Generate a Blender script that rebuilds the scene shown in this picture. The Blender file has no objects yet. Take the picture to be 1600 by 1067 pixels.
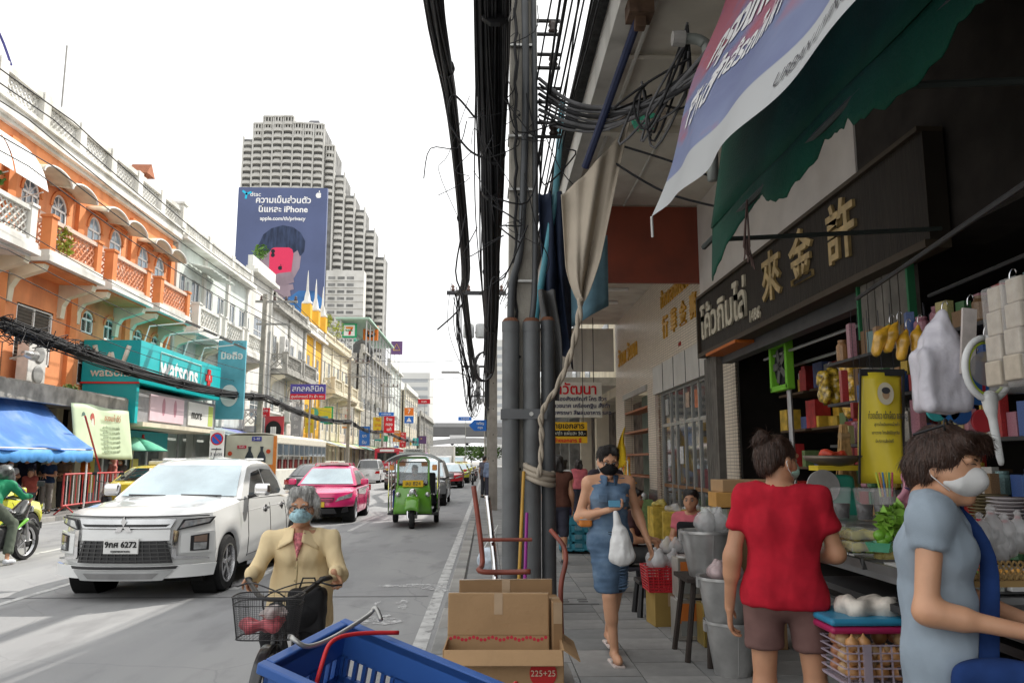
import bpy, math, random
import numpy as np
from mathutils import Vector, Matrix, Euler, noise as mnoise
random.seed(7)
ORD='first second third fourth fifth sixth seventh eighth ninth tenth eleventh twelfth thirteenth fourteenth fifteenth sixteenth seventeenth eighteenth nineteenth twentieth'.split()
S = bpy.context.scene
C = S.collection
R = math.radians
# -- camera, sky, sun, exposure
CAMH, FPX, PITCH, YAW = 1.6, 1244.0, R(8.55), R(1.76)
cd = bpy.data.cameras.new('camera'); cam = bpy.data.objects.new('camera', cd); C.objects.link(cam)
cd.sensor_width = 36.0; cd.lens = 36.0*FPX/1600.0; cd.clip_start = 0.05; cd.clip_end = 3000.0
cam.location = (0, 0, CAMH); cam.rotation_euler = (math.pi/2+PITCH, 0, -YAW)
S.camera = cam
SUNV = Vector((-0.68, -0.82, -1.0)).normalized()
EL = math.asin(-SUNV.z); AZ = math.atan2(-SUNV.x, -SUNV.y)
W = bpy.data.worlds.new('World'); S.world = W; W.use_nodes = True
nt = W.node_tree; nt.nodes.clear()
sky = nt.nodes.new('ShaderNodeTexSky'); sky.sky_type = 'NISHITA'; sky.sun_disc = False
sky.sun_elevation = EL; sky.sun_rotation = AZ; sky.air_density = 1.0; sky.dust_density = 4.0; sky.ozone_density = 1.0
hs = nt.nodes.new('ShaderNodeHueSaturation'); hs.inputs['Saturation'].default_value = 0.12
mx = nt.nodes.new('ShaderNodeMix'); mx.data_type = 'RGBA'; mx.inputs[0].default_value = 0.88
mx.inputs[7].default_value = (6.0, 6.03, 6.02, 1)
bg = nt.nodes.new('ShaderNodeBackground'); bg.inputs[1].default_value = 0.165
wo = nt.nodes.new('ShaderNodeOutputWorld')
nt.links.new(sky.outputs[0], hs.inputs['Color']); nt.links.new(hs.outputs[0], mx.inputs[6])
nt.links.new(mx.outputs[2], bg.inputs[0]); nt.links.new(bg.outputs[0], wo.inputs[0])
sl = bpy.data.lights.new('sun', 'SUN'); sl.energy = 3.2; sl.angle = R(0.6); sl.color = (1.0, 0.95, 0.87)
so = bpy.data.objects.new('sun', sl); C.objects.link(so)
so.rotation_euler = SUNV.to_track_quat('-Z', 'Y').to_euler(); so.location = (10, 30, 40)
S.view_settings.view_transform = 'Standard'; S.view_settings.look = 'None'
S.view_settings.gamma = 1.0; S.view_settings.exposure = 0.62; S.view_settings.use_curve_mapping = False
S.cycles.max_bounces = 8; S.cycles.transparent_max_bounces = 16; S.cycles.use_denoising = True
S.cycles.sample_clamp_indirect = 8.0; S.cycles.caustics_reflective = False; S.cycles.caustics_refractive = False
# -- materials
_m = {}
def mat(name, col=(.5,.5,.5), rough=.6, metal=0., var=.12, scale=6., bump=.0, bscale=None, dirt=None, dirtamt=.4,
  dscale=1.5, coat=0., alpha=1., trans=0., emit=None, streak=False, spec=None, stretch=None, sub=0., ior=None):
 """procedural Principled material: noise colour variation, optional dirt layer (patches/streaks) and bump"""
 if name in _m: return _m[name]
 m = bpy.data.materials.new(name); m.use_nodes = True; t = m.node_tree; N = t.nodes; L = t.links
 b = N['Principled BSDF']; tc = N.new('ShaderNodeTexCoord'); src = tc.outputs['Object']
 if stretch:
  mp = N.new('ShaderNodeMapping'); mp.inputs['Scale'].default_value = stretch; L.new(src, mp.inputs[0]); src = mp.outputs[0]
 n = N.new('ShaderNodeTexNoise'); n.inputs['Scale'].default_value = scale; n.inputs['Detail'].default_value = 5
 L.new(src, n.inputs['Vector'])
 r = N.new('ShaderNodeValToRGB'); e = r.color_ramp.elements
 e[0].position = .3; e[1].position = .7
 e[0].color = tuple(max(0, c*(1-var)) for c in col)+(1,); e[1].color = tuple(min(1, c*(1+var)) for c in col)+(1,)
 L.new(n.outputs[0], r.inputs[0]); out = r.outputs[0]
 if dirt:
  n2 = N.new('ShaderNodeTexNoise'); n2.inputs['Scale'].default_value = dscale; n2.inputs['Detail'].default_value = 8
  if streak:
   mp2 = N.new('ShaderNodeMapping'); mp2.inputs['Scale'].default_value = (1,1,.12)
   L.new(tc.outputs['Object'], mp2.inputs[0]); L.new(mp2.outputs[0], n2.inputs['Vector'])
  else: L.new(tc.outputs['Object'], n2.inputs['Vector'])
  r2 = N.new('ShaderNodeValToRGB'); r2.color_ramp.elements[0].position = .48; r2.color_ramp.elements[1].position = .72
  r2.color_ramp.elements[1].color = (dirtamt,)*3+(1,)
  L.new(n2.outputs[0], r2.inputs[0])
  x = N.new('ShaderNodeMix'); x.data_type = 'RGBA'; x.inputs[7].default_value = tuple(dirt)+(1,)
  L.new(r2.outputs[0], x.inputs[0]); L.new(out, x.inputs[6]); out = x.outputs[2]
 L.new(out, b.inputs['Base Color'])
 b.inputs['Roughness'].default_value = rough; b.inputs['Metallic'].default_value = metal
 b.inputs['Coat Weight'].default_value = coat; b.inputs['Coat Roughness'].default_value = .05
 b.inputs['Alpha'].default_value = alpha; b.inputs['Transmission Weight'].default_value = trans
 if spec is None and rough>=.55 and metal==0: spec=.22
 if spec is not None: b.inputs['Specular IOR Level'].default_value = spec
 if ior: b.inputs['IOR'].default_value = ior
 if sub: b.inputs['Subsurface Weight'].default_value = sub; b.inputs['Subsurface Radius'].default_value = (.02,.008,.005)
 if emit: b.inputs['Emission Color'].default_value = tuple(emit[:3])+(1,); b.inputs['Emission Strength'].default_value = emit[3]
 if bump:
  bn = N.new('ShaderNodeTexNoise'); bn.inputs['Scale'].default_value = bscale or scale*4; bn.inputs['Detail'].default_value = 4
  L.new(src, bn.inputs['Vector'])
  bp = N.new('ShaderNodeBump'); bp.inputs['Strength'].default_value = bump; bp.inputs['Distance'].default_value = .02
  L.new(bn.outputs[0], bp.inputs['Height']); L.new(bp.outputs[0], b.inputs['Normal'])
 _m[name] = m
 return m
def paint(name, col, rough=.25): return mat('paint_'+name, col, rough, var=.03, coat=.8, scale=2)
def cloth(name, col, var=.12, bump=.2, scale=14, rough=.9): return mat('cloth_'+name, col, rough, var=var, bump=bump, bscale=700, scale=scale)
def wear(m, lo, hi, sc):
 t=m.node_tree; n=t.nodes.new('ShaderNodeTexNoise'); n.inputs['Scale'].default_value=sc; n.inputs['Detail'].default_value=9; n.inputs['Roughness'].default_value=.7; tc=t.nodes.new('ShaderNodeTexCoord'); t.links.new(tc.outputs['Object'],n.inputs['Vector'])
 r=t.nodes.new('ShaderNodeValToRGB'); r.color_ramp.elements[0].position=lo; r.color_ramp.elements[1].position=hi; t.links.new(n.outputs[0],r.inputs[0]); t.links.new(r.outputs[0],t.nodes['Principled BSDF'].inputs['Alpha']); return m
def flat(name, col, rough=.55): return mat('print_'+name, col, rough, var=.04, scale=3)
# -- mesh builder
def worldloc(o):
 v = Vector((0,0,0))
 while o is not None: v += o.location; o = o.parent
 return v
class B:
 def __init__(s): s.v = []; s.f = []; s.mi = []; s.cur = 0
 def add(s, vs, fs):
  k = len(s.v); s.v += [tuple(p) for p in vs]; s.f += [tuple(i+k for i in f) for f in fs]; s.mi += [s.cur]*len(fs); return s
 def box(s, c, d, rz=0., rx=0., ry=0., taper=1.):
  x,y,z = d[0]/2, d[1]/2, d[2]/2
  vs = [Vector((i*x*(taper if k>0 else 1), j*y*(taper if k>0 else 1), k*z)) for k in (-1,1) for j in (-1,1) for i in (-1,1)]
  if rz or rx or ry:
   m = Euler((rx,ry,rz)).to_matrix(); vs = [m@p for p in vs]
  return s.add([p+Vector(c) for p in vs], [(0,2,3,1),(4,5,7,6),(0,1,5,4),(2,6,7,3),(0,4,6,2),(1,3,7,5)])
 def span(s, a, b): return s.box([(a[i]+b[i])/2 for i in range(3)], [abs(b[i]-a[i]) for i in range(3)])
 def ring(s, c, u, w, r, n, ph=0): return [tuple(Vector(c)+Vector(u)*(math.cos(2*math.pi*i/n+ph)*r)+Vector(w)*(math.sin(2*math.pi*i/n+ph)*r)) for i in range(n)]
 def tube(s, pts, r, n=8, cap=True, sq=False):
  pts = [Vector(p) for p in pts]; rs = r if isinstance(r,(list,tuple)) else [r]*len(pts)
  rings = []; u = None
  for i,p in enumerate(pts):
   d = (pts[min(i+1,len(pts)-1)]-pts[max(i-1,0)])
   d = d.normalized() if d.length > 1e-9 else Vector((0,0,1))
   if u is None: u = d.cross(Vector((0,0,1)) if abs(d.z) < .9 else Vector((1,0,0))).normalized()
   else:
    u = u-d*u.dot(d); u = u.normalized() if u.length > 1e-6 else d.orthogonal().normalized()
   w = d.cross(u); rings.append(s.ring(p,u,w,rs[i],n,math.pi/n if sq else 0))
  vs = [q for g in rings for q in g]; fs = []
  for i in range(len(rings)-1):
   for j in range(n): fs.append((i*n+j,i*n+(j+1)%n,(i+1)*n+(j+1)%n,(i+1)*n+j))
  if cap: fs.append(tuple(reversed(range(n)))); k=(len(rings)-1)*n; fs.append(tuple(range(k,k+n)))
  return s.add(vs, fs)
 def cyl(s, a, b, r0, r1=None, n=16): return s.tube([a,b],[r0,r0 if r1 is None else r1],n)
 def lathe(s, prof, c=(0,0,0), n=20, ax='z', cap=True):
  vs=[]; fs=[]
  for (r,h) in prof:
   for j in range(n):
    a=2*math.pi*j/n; p=(math.cos(a)*r,math.sin(a)*r,h)
    if ax=='x': p=(p[2],p[0],p[1])
    elif ax=='y': p=(p[1],p[2],p[0])
    vs.append((p[0]+c[0],p[1]+c[1],p[2]+c[2]))
  for i in range(len(prof)-1):
   for j in range(n): fs.append((i*n+j,i*n+(j+1)%n,(i+1)*n+(j+1)%n,(i+1)*n+j))
  if cap: fs.append(tuple(reversed(range(n)))); k=(len(prof)-1)*n; fs.append(tuple(range(k,k+n)))
  return s.add(vs,fs)
 def prism(s, poly, a, b, ax='y'):
  """2D polygon extruded from a to b along ax; ax y: (x,z), ax x: (y,z), ax z: (x,y)"""
  f = {'y':lambda p,h:(p[0],h,p[1]),'x':lambda p,h:(h,p[0],p[1]),'z':lambda p,h:(p[0],p[1],h)}[ax]
  n=len(poly); vs=[f(p,a) for p in poly]+[f(p,b) for p in poly]
  return s.add(vs,[tuple(range(n)),tuple(reversed(range(n,2*n)))]+[(i,i+n,(i+1)%n+n,(i+1)%n) for i in range(n)])
 def ball(s, c, r, nu=12, nv=8, m=None):
  r = r if isinstance(r,(list,tuple)) else (r,r,r); vs=[]; fs=[]
  for i in range(1,nv):
   t=math.pi*i/nv
   for j in range(nu):
    a=2*math.pi*j/nu; p=Vector((math.sin(t)*math.cos(a)*r[0],math.sin(t)*math.sin(a)*r[1],math.cos(t)*r[2]))
    if m: p=m@p
    vs.append(p+Vector(c))
  tp=Vector((0,0,r[2])); bt=Vector((0,0,-r[2]))
  if m: tp=m@tp; bt=m@bt
  k=len(vs); vs+=[tp+Vector(c),bt+Vector(c)]
  for i in range(nv-2):
   for j in range(nu): fs.append((i*nu+j,(i+1)*nu+j,(i+1)*nu+(j+1)%nu,i*nu+(j+1)%nu))
  for j in range(nu): fs.append((k,j,(j+1)%nu)); fs.append((k+1,(nv-2)*nu+(j+1)%nu,(nv-2)*nu+j))
  return s.add(vs,fs)
 def grid(s, fn, nu, nv, th=0., wrap=False):
  """surface fn(u,v)->(x,y,z), optionally thickened along its own normals"""
  P=[[Vector(fn(i/nu,j/nv)) for i in range(nu+1)] for j in range(nv+1)]
  w=nu+1
  vs=[p for row in P for p in row]; fs=[(j*w+i,j*w+i+1,(j+1)*w+i+1,(j+1)*w+i) for j in range(nv) for i in range(nu)]
  if th:
   off=[]
   for j in range(nv+1):
    for i in range(nu+1):
     a=P[j][min(i+1,nu)]-P[j][max(i-1,0)]; b=P[min(j+1,nv)][i]-P[max(j-1,0)][i]
     nn=a.cross(b); nn=nn.normalized() if nn.length>1e-9 else Vector((0,0,1)); off.append(P[j][i]-nn*th)
   k=len(vs); vs+=off; fs+=[tuple(reversed([q+k for q in f])) for f in list(fs)]
   for i in range(nu): fs.append((i+1,i,k+i,k+i+1)); q=nv*w; fs.append((q+i,q+i+1,k+q+i+1,k+q+i))
   for j in range(nv): fs.append((j*w,(j+1)*w,k+(j+1)*w,k+j*w)); q=nu; fs.append(((j+1)*w+q,j*w+q,k+j*w+q,k+(j+1)*w+q))
  return s.add(vs,fs)
 def xf(s, m, start=0):
  s.v[start:]=[tuple(m@Vector(p)) for p in s.v[start:]]; return s
 def mesh(s, name, mats, sm=0):
  me=bpy.data.meshes.new(name); me.from_pydata(s.v,[],s.f)
  for m in (mats if isinstance(mats,(list,tuple)) else [mats]): me.materials.append(m)
  if any(s.mi): me.polygons.foreach_set('material_index',s.mi)
  if sm: me.polygons.foreach_set('use_smooth',[True]*len(me.polygons))
  me.update(); return me
 def build(s, name, mats, parent=None, sm=0, ww=0, bevel=0., auto=None, kind=None, label=None):
  if ww and parent is not None:
   o=worldloc(parent); s.v=[(p[0]-o.x,p[1]-o.y,p[2]-o.z) for p in s.v]
  me=s.mesh(name,mats,sm or auto is not None)
  if auto is not None: me.set_sharp_from_angle(angle=R(auto))
  return obj(name,me,parent,bevel=bevel,kind=kind,label=label)
def obj(name, me, parent=None, loc=None, rz=None, bevel=0., kind=None, label=None):
 o=bpy.data.objects.new(name,me); C.objects.link(o); o.parent=parent
 if loc is not None: o.location=loc
 if rz is not None: o.rotation_euler=(0,0,rz)
 if bevel:
  m=o.modifiers.new('bevel','BEVEL'); m.width=bevel; m.segments=2; m.limit_method='ANGLE'; m.angle_limit=R(40)
 if kind: o['kind']=kind
 if label: o['label']=label
 return o
def tag(o, label, cat, group=None):
 o['label']=label; o['category']=cat
 if group: o['group']=group
 return o
def thing(name, label, cat, loc=(0,0,0), rz=0., group=None):
 o=bpy.data.objects.new(name,None); o.empty_display_size=.1; C.objects.link(o); o.location=loc; o.rotation_euler=(0,0,rz)
 return tag(o,label,cat,group)
def struct(o): o['kind']='structure'; return o
def dup(root, loc, rz=None, label=None, group=None, scale=None):
 def cp(o,p):
  c=o.copy(); C.objects.link(c); c.parent=p
  for ch in kids.get(o.name,[]): cp(ch,c)
  return c
 kids={}
 st=[root]
 while st:
  o=st.pop()
  for ch in list(o.children): kids.setdefault(o.name,[]).append(ch); st.append(ch)
 r=cp(root,None); r.location=loc
 if rz is not None: r.rotation_euler=(0,0,rz)
 if scale: r.scale=(scale,)*3 if isinstance(scale,(int,float)) else scale
 if label: r['label']=label
 if group: r['group']=group
 return r
# -- lettering (built-in font, turned into mesh)
def text(s, size, origin, ux, uz, m, parent, name='lettering', depth=.004, bold=0., align='CENTER', ww=1, squash=1., valign='CENTER'):
 """flat raised letters; origin world point, ux reading direction, uz up direction"""
 c=bpy.data.curves.new('txt','FONT'); c.body=s; c.size=size; c.extrude=depth; c.offset=bold; c.align_x=align; c.align_y=valign
 c.resolution_u=3; c.space_line=.95
 tmp=bpy.data.objects.new('txt',c)
 me=bpy.data.meshes.new_from_object(tmp)
 bpy.data.objects.remove(tmp); bpy.data.curves.remove(c)
 ux=Vector(ux).normalized(); uz=Vector(uz).normalized(); n=ux.cross(uz)
 o=Vector(origin)
 if ww and parent is not None: o=o-worldloc(parent)
 M=Matrix((ux*squash,uz,n)).transposed().to_4x4(); M.translation=o
 me.transform(M); me.materials.clear(); me.materials.append(m); me.name=name
 return obj(name,me,parent)
# -- implicit surfaces (smooth unions of round cones) for bodies, garments, hair, bags
def sdf(prims, h=.012, noise=0., nscale=9., seed=0, nstretch=(1,1,1), ridge=False):
 """prims: (kind, ..., k): ('c',a,b,ra,rb,k) round cone; ('e',c,(rx,ry,rz),k[,rot]) ellipsoid; ('b',c,half,rad,k[,rot]) rounded box;
    kinds with '-' prefix carve. Returns verts, faces."""
 lo=np.array([1e9]*3); hi=-lo; boxes=[]
 for p in prims:
  kd=p[0].strip('-')
  if kd=='c':
   a=np.array(p[1],float); b=np.array(p[2],float); m=max(p[3],p[4]); l=np.minimum(a,b)-m; u=np.maximum(a,b)+m
  else:
   c=np.array(p[1],float); r=np.array(p[2],float); ro=p[5] if kd=='b' and len(p)>5 else (p[4] if kd=='e' and len(p)>4 else None)
   m=np.linalg.norm(r) if ro is not None else r+(p[3] if kd=='b' else 0)
   l=c-m; u=c+m
  boxes.append((l,u))
  if p[0][0]!='-': lo=np.minimum(lo,l); hi=np.maximum(hi,u)
 pad=h*3+noise; lo=lo-pad; hi=hi+pad
 n=np.ceil((hi-lo)/h).astype(int)+1
 D=np.full(n,.2,np.float32)
 ax=[lo[i]+h*np.arange(n[i]) for i in range(3)]
 for p,(l,u) in zip(prims,boxes):
  kd=p[0].strip('-'); k=p[3] if kd=='e' else (p[5] if kd=='c' else p[4]); k=max(k,1e-4)
  e=k*1.05+3*h
  i0=np.maximum(((l-e-lo)/h).astype(int),0); i1=np.minimum(((u+e-lo)/h).astype(int)+2,n)
  if (i1<=i0).any(): continue
  X,Y,Z=np.meshgrid(*[ax[i][i0[i]:i1[i]] for i in range(3)],indexing='ij')
  if kd=='c':
   a=np.array(p[1],float); b=np.array(p[2],float); d=b-a; L2=max(d@d,1e-9)
   t=np.clip(((X-a[0])*d[0]+(Y-a[1])*d[1]+(Z-a[2])*d[2])/L2,0,1)
   q=np.sqrt((X-a[0]-t*d[0])**2+(Y-a[1]-t*d[1])**2+(Z-a[2]-t*d[2])**2)-(p[3]+(p[4]-p[3])*t)
  else:
   c=p[1]; X=X-c[0]; Y=Y-c[1]; Z=Z-c[2]
   ro=p[5] if kd=='b' and len(p)>5 else (p[4] if kd=='e' and len(p)>4 else None)
   if ro is not None:
    m=np.array(Euler(ro).to_matrix()).T
    X,Y,Z=[m[i][0]*X+m[i][1]*Y+m[i][2]*Z for i in range(3)]
   r=p[2]
   if kd=='e':
    k0=np.sqrt((X/r[0])**2+(Y/r[1])**2+(Z/r[2])**2); k1=np.sqrt((X/r[0]**2)**2+(Y/r[1]**2)**2+(Z/r[2]**2)**2)
    q=k0*(k0-1)/np.maximum(k1,1e-6)
   else:
    qx,qy,qz=np.abs(X)-r[0],np.abs(Y)-r[1],np.abs(Z)-r[2]
    q=np.sqrt(np.maximum(qx,0)**2+np.maximum(qy,0)**2+np.maximum(qz,0)**2)+np.minimum(np.maximum(np.maximum(qx,qy),qz),0)-p[3]
  sub=D[i0[0]:i1[0],i0[1]:i1[1],i0[2]:i1[2]]
  if p[0][0]=='-':
   hh=np.maximum(k-np.abs(sub+q),0)/k; sub[:]=np.maximum(sub,-q)+hh*hh*k*.25
  else:
   hh=np.maximum(k-np.abs(sub-q),0)/k; sub[:]=np.minimum(sub,q)-hh*hh*k*.25
 s=D<0
 c=np.zeros([m-1 for m in n],np.int8); acc=np.zeros(list(c.shape)+[3],np.float32); cnt=np.zeros(c.shape,np.float32)
 sh=lambda A,i,j,k:A[i:A.shape[0]-1+i,j:A.shape[1]-1+j,k:A.shape[2]-1+k]
 cor=[(i,j,k) for i in (0,1) for j in (0,1) for k in (0,1)]
 for a in range(8):
  for ax_ in range(3):
   i=cor[a]
   if i[ax_]: continue
   j=list(i); j[ax_]=1
   A=sh(D,*i); Bv=sh(D,*j); cr=(A<0)!=(Bv<0)
   t=np.where(cr,A/np.where(cr,A-Bv,1),0)
   for q in range(3):
    base=i[q]+(t if q==ax_ else 0); acc[...,q]+=np.where(cr,base,0)
   cnt+=cr
 act=cnt>0; idx=-np.ones(c.shape,np.int64); idx[act]=np.arange(act.sum())
 ii=np.argwhere(act); V=lo+h*(ii+acc[act]/cnt[act][:,None])
 F=[]
 for ax_ in range(3):
  sl0=[slice(1,-1)]*3; o1,o2=[(1,2),(2,0),(0,1)][ax_]
  a=s[tuple(slice(0,-1) if q==ax_ else slice(1,-1) for q in range(3))]; b=s[tuple(slice(1,None) if q==ax_ else slice(1,-1) for q in range(3))]
  e=np.argwhere(a!=b); 
  if len(e)==0: continue
  e2=e.copy()
  for q in range(3):
   if q!=ax_: e2[:,q]+=1
  inside=a[a!=b]
  def g(d1,d2):
   z=e2.copy(); z[:,o1]-=d1; z[:,o2]-=d2; return idx[z[:,0],z[:,1],z[:,2]]
  q=np.stack([g(0,0),g(1,0),g(1,1),g(0,1)],1); q[~inside]=q[~inside][:,::-1]; F.append(q)
 F=np.concatenate(F)
 F=F[(F>=0).all(1)]
 if noise:
  rng=np.random.RandomState(seed+3); Q=V*np.array(nstretch)
  w=np.zeros(len(V)); Q=Q+.035*np.sin(Q[:,[1,2,0]]*9+1.3) if ridge else Q
  for o in range(9):
   d=rng.normal(size=3); d/=np.linalg.norm(d); sn=np.sin(Q@d*nscale*(1+o*.45)+rng.rand()*6.3); w+=(1.2-2.2*np.sqrt(np.abs(sn)) if ridge and o<6 else sn)/(1+o*.35)
  if ridge: w=(w-np.percentile(w,8))*.8
  nr=np.zeros_like(V)
  fn=np.cross(V[F[:,2]]-V[F[:,0]],V[F[:,3]]-V[F[:,1]])
  for q in range(4): np.add.at(nr,F[:,q],fn)
  nr/=np.maximum(np.linalg.norm(nr,axis=1,keepdims=True),1e-9)
  V=V+nr*(w*noise*.5)[:,None]
 return V,F
def blob(name, prims, m, parent=None, h=.012, noise=0., nscale=9., seed=0, ww=0, nstretch=(1,1,1), label=None, smooth_it=2, ridge=False):
 V,F=sdf(prims,h,noise,nscale,seed,nstretch,ridge)
 for _ in range(smooth_it):
  acc=np.zeros_like(V); cn=np.zeros(len(V))
  for a,b in ((0,1),(1,2),(2,3),(3,0)):
   np.add.at(acc,F[:,a],V[F[:,b]]); np.add.at(acc,F[:,b],V[F[:,a]]); np.add.at(cn,F[:,a],1); np.add.at(cn,F[:,b],1)
  V=V*.5+.5*acc/np.maximum(cn,1)[:,None]
 if ww and parent is not None: V=V-np.array(worldloc(parent))
 me=bpy.data.meshes.new(name); me.from_pydata(V.tolist(),[],F.tolist()); me.materials.append(m)
 me.polygons.foreach_set('use_smooth',[True]*len(me.polygons)); me.update()
 return obj(name,me,parent,label=label)
def lerp(a,b,t): return a+(b-a)*t
def vl(a,b,t): return tuple(a[i]+(b[i]-a[i])*t for i in range(3))
def sag(a,b,drop,n=10): return [(a[0]+(b[0]-a[0])*i/n,a[1]+(b[1]-a[1])*i/n,a[2]+(b[2]-a[2])*i/n-drop*4*(i/n)*(1-i/n)) for i in range(n+1)]
_fw=Vector((math.sin(YAW)*math.cos(PITCH),math.cos(YAW)*math.cos(PITCH),math.sin(PITCH))); _rt=Vector((math.cos(YAW),-math.sin(YAW),0)); _up=_rt.cross(_fw)
def at(x,y,v,ax=1):
 d=_fw+_rt*((x-800)/FPX)+_up*((533.5-y)/FPX); o=Vector((0,0,CAMH)); return o+d*((v-o[ax])/d[ax])
# == ground, road, kerbs, pavements
KX, LX, WK = -0.28, -11.7, 0.12
def asphalt():
 m=bpy.data.materials.new('asphalt'); m.use_nodes=True; t=m.node_tree; N=t.nodes; L=t.links; b=N['Principled BSDF']
 tc=N.new('ShaderNodeTexCoord'); o=tc.outputs['Object']
 def nz(sc,vec=None,det=6):
  n=N.new('ShaderNodeTexNoise'); n.inputs['Scale'].default_value=sc; n.inputs['Detail'].default_value=det
  if vec:
   mp=N.new('ShaderNodeMapping'); mp.inputs['Scale'].default_value=vec; L.new(o,mp.inputs[0]); L.new(mp.outputs[0],n.inputs['Vector'])
  else: L.new(o,n.inputs['Vector'])
  return n.outputs[0]
 def ramp(x,a,b_,c0,c1):
  r=N.new('ShaderNodeValToRGB'); e=r.color_ramp.elements; e[0].position=a; e[1].position=b_
  e[0].color=c0+(1,) if len(c0)==3 else c0; e[1].color=c1+(1,); L.new(x,r.inputs[0]); return r.outputs[0]
 def mix(f,a,c,mode='MIX'):
  x=N.new('ShaderNodeMix'); x.data_type='RGBA'; x.blend_type=mode
  if isinstance(f,float): x.inputs[0].default_value=f
  else: L.new(f,x.inputs[0])
  L.new(a,x.inputs[6])
  if isinstance(c,tuple): x.inputs[7].default_value=c+(1,)
  else: L.new(c,x.inputs[7])
  return x.outputs[2]
 base=ramp(nz(320,det=3),.3,.72,(.17,.172,.178),(.38,.383,.387))
 wear=ramp(nz(1,(1.1,.06,1)),.4,.62,(0,0,0),(.6,.6,.6)); c=mix(wear,base,(.35,.35,.347))
 pat=ramp(nz(.5,(1,.5,1)),.46,.56,(0,0,0),(.45,.45,.45)); c=mix(pat,c,(.22,.222,.23))
 st=ramp(nz(2.2,(1,.35,1),9),.54,.74,(0,0,0),(.7,.7,.7)); c=mix(st,c,(.15,.15,.155))
 v=N.new('ShaderNodeTexVoronoi'); v.feature='DISTANCE_TO_EDGE'; v.inputs['Scale'].default_value=.42
 wp=N.new('ShaderNodeMix'); wp.data_type='RGBA'; wp.inputs[0].default_value=.12
 n3=N.new('ShaderNodeTexNoise'); n3.inputs['Scale'].default_value=2.5; L.new(o,n3.inputs['Vector']); L.new(o,wp.inputs[6]); L.new(n3.outputs[1],wp.inputs[7])
 L.new(wp.outputs[2],v.inputs['Vector'])
 ck=ramp(v.outputs['Distance'],.001,.004,(.3,.3,.3),(0,0,0)); c=mix(ck,c,(.12,.12,.125))
 L.new(c,b.inputs['Base Color']); b.inputs['Roughness'].default_value=.8
 bp=N.new('ShaderNodeBump'); bp.inputs['Strength'].default_value=.35; bp.inputs['Distance'].default_value=.008
 L.new(nz(180,det=2),bp.inputs['Height']); L.new(bp.outputs[0],b.inputs['Normal']); return m
M_conc=mat('concrete',(.36,.35,.33),.85,var=.2,scale=3,bump=.3,bscale=40,dirt=(.15,.14,.13),dirtamt=.5)
M_pole=mat('pole_concrete',(.33,.31,.27),.9,var=.2,scale=4,bump=.35,bscale=60,dirt=(.14,.13,.12),dirtamt=.6,dscale=2.5,streak=True)
M_line=mat('road_paint',(.56,.56,.55),.7,var=.12,scale=8,dirt=(.25,.25,.25),dirtamt=.8,dscale=5); wear(M_line,.30,.46,7)
M_dark=mat('dark_recess',(.03,.03,.032),.9)
g=B().span((-1500,-200,-.5),(1500,2500,-.02)); struct(g.build('ground',mat('ground_dust',(.3,.29,.27),.95,scale=.3)))
g=B()
for i in range(40): g.grid(lambda u,v:(lerp(LX,KX,u),lerp(-6+i*10,4+i*10,v),0),4,2)
struct(g.build('road',asphalt()))
def strip(x0,x1,y0,y1,z=.004): return B().grid(lambda u,v:(lerp(x0,x1,u),lerp(y0,y1,v),z),1,max(1,int((y1-y0)/6)))
struct(strip(-.65,-.52,-5,300).build('road_edge_line',M_line))
for i,(y0) in enumerate([2,10.5,19,27.5,36,44.5,53,61.5,70]):
 struct(strip(-3.25,-3.14,y0,y0+3).build('lane_marking',M_line))
 struct(strip(-7.95,-7.83,y0+4,y0+8).build('lane_marking',M_line))
struct(strip(-5.55,-5.45,-5,12).build('lane_marking',M_line))
struct(strip(-11.45,-11.35,-5,200).build('lane_marking',M_line))
M_tar=mat('tar',(.17,.17,.175),.75,scale=20)
struct(strip(-11,-.7,22.3,22.42,.003).build('tar_joint',M_tar)); struct(strip(-6,-.7,9.9,9.96,.003).build('tar_joint',M_tar))
M_splash=wear(mat('dried_splash',(.58,.58,.58),.7,var=.1,scale=30),.42,.60,9)
for (cx,cy,rx,ry,sd) in [(-.36,10.6,.34,.42,1),(-1.0,10.75,.45,.13,2),(-1.12,8.45,.2,.3,3),(-1.28,7.75,.17,.2,4),(-.95,9.4,.07,.25,5),(-1.25,9.2,.035,.3,6)]:
 rr=random.Random(sd); n=26; ph=[rr.random()*6.3 for _ in range(4)]
 pts=[]
 for i in range(n):
  a=2*math.pi*i/n; k=1+.3*math.sin(2*a+ph[0])+.2*math.sin(3*a+ph[1])+.2*math.sin(5*a+ph[2])+.12*math.sin(9*a+ph[3])
  pts.append((cx+rx*k*math.cos(a),cy+ry*k*math.sin(a),.007))
 b=B(); b.add([(cx,cy,.007)]+pts,[(0,1+i,1+(i+1)%n) for i in range(n)]); struct(b.build('road_splash',M_splash))
M_pave=[mat('paving_slab_%d'%i,c,.75,var=.16,scale=5,bump=.2,bscale=70,dirt=(.1,.1,.1),dirtamt=.45,dscale=3) for i,c in enumerate([(.28,.278,.27),(.24,.243,.24),(.315,.31,.30)])]
M_joint=mat('paving_joint',(.1,.098,.095),.95)
pv=struct(B().span((KX-.0,-6,-.3),(3.95,300,WK-.012)).build('pavement',M_joint))
kb=[B().box((0,0,0),(.16,.985,.15)).mesh('kerbstone',m) for m in (M_conc,mat('kerb_grey',(.3,.3,.29),.85,var=.2,scale=4,bump=.3,bscale=30,dirt=(.12,.12,.12),dirtamt=.6))]
for i in range(40):
 o=obj('kerbstone',random.choice(kb),pv,(KX-.082,1.0+i,WK-.072+random.uniform(-.004,.004)),bevel=.012)
tl=[B().box((0,0,0),(.442,.392,.03)).mesh('paving_slab',m) for m in M_pave]
k=0
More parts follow.
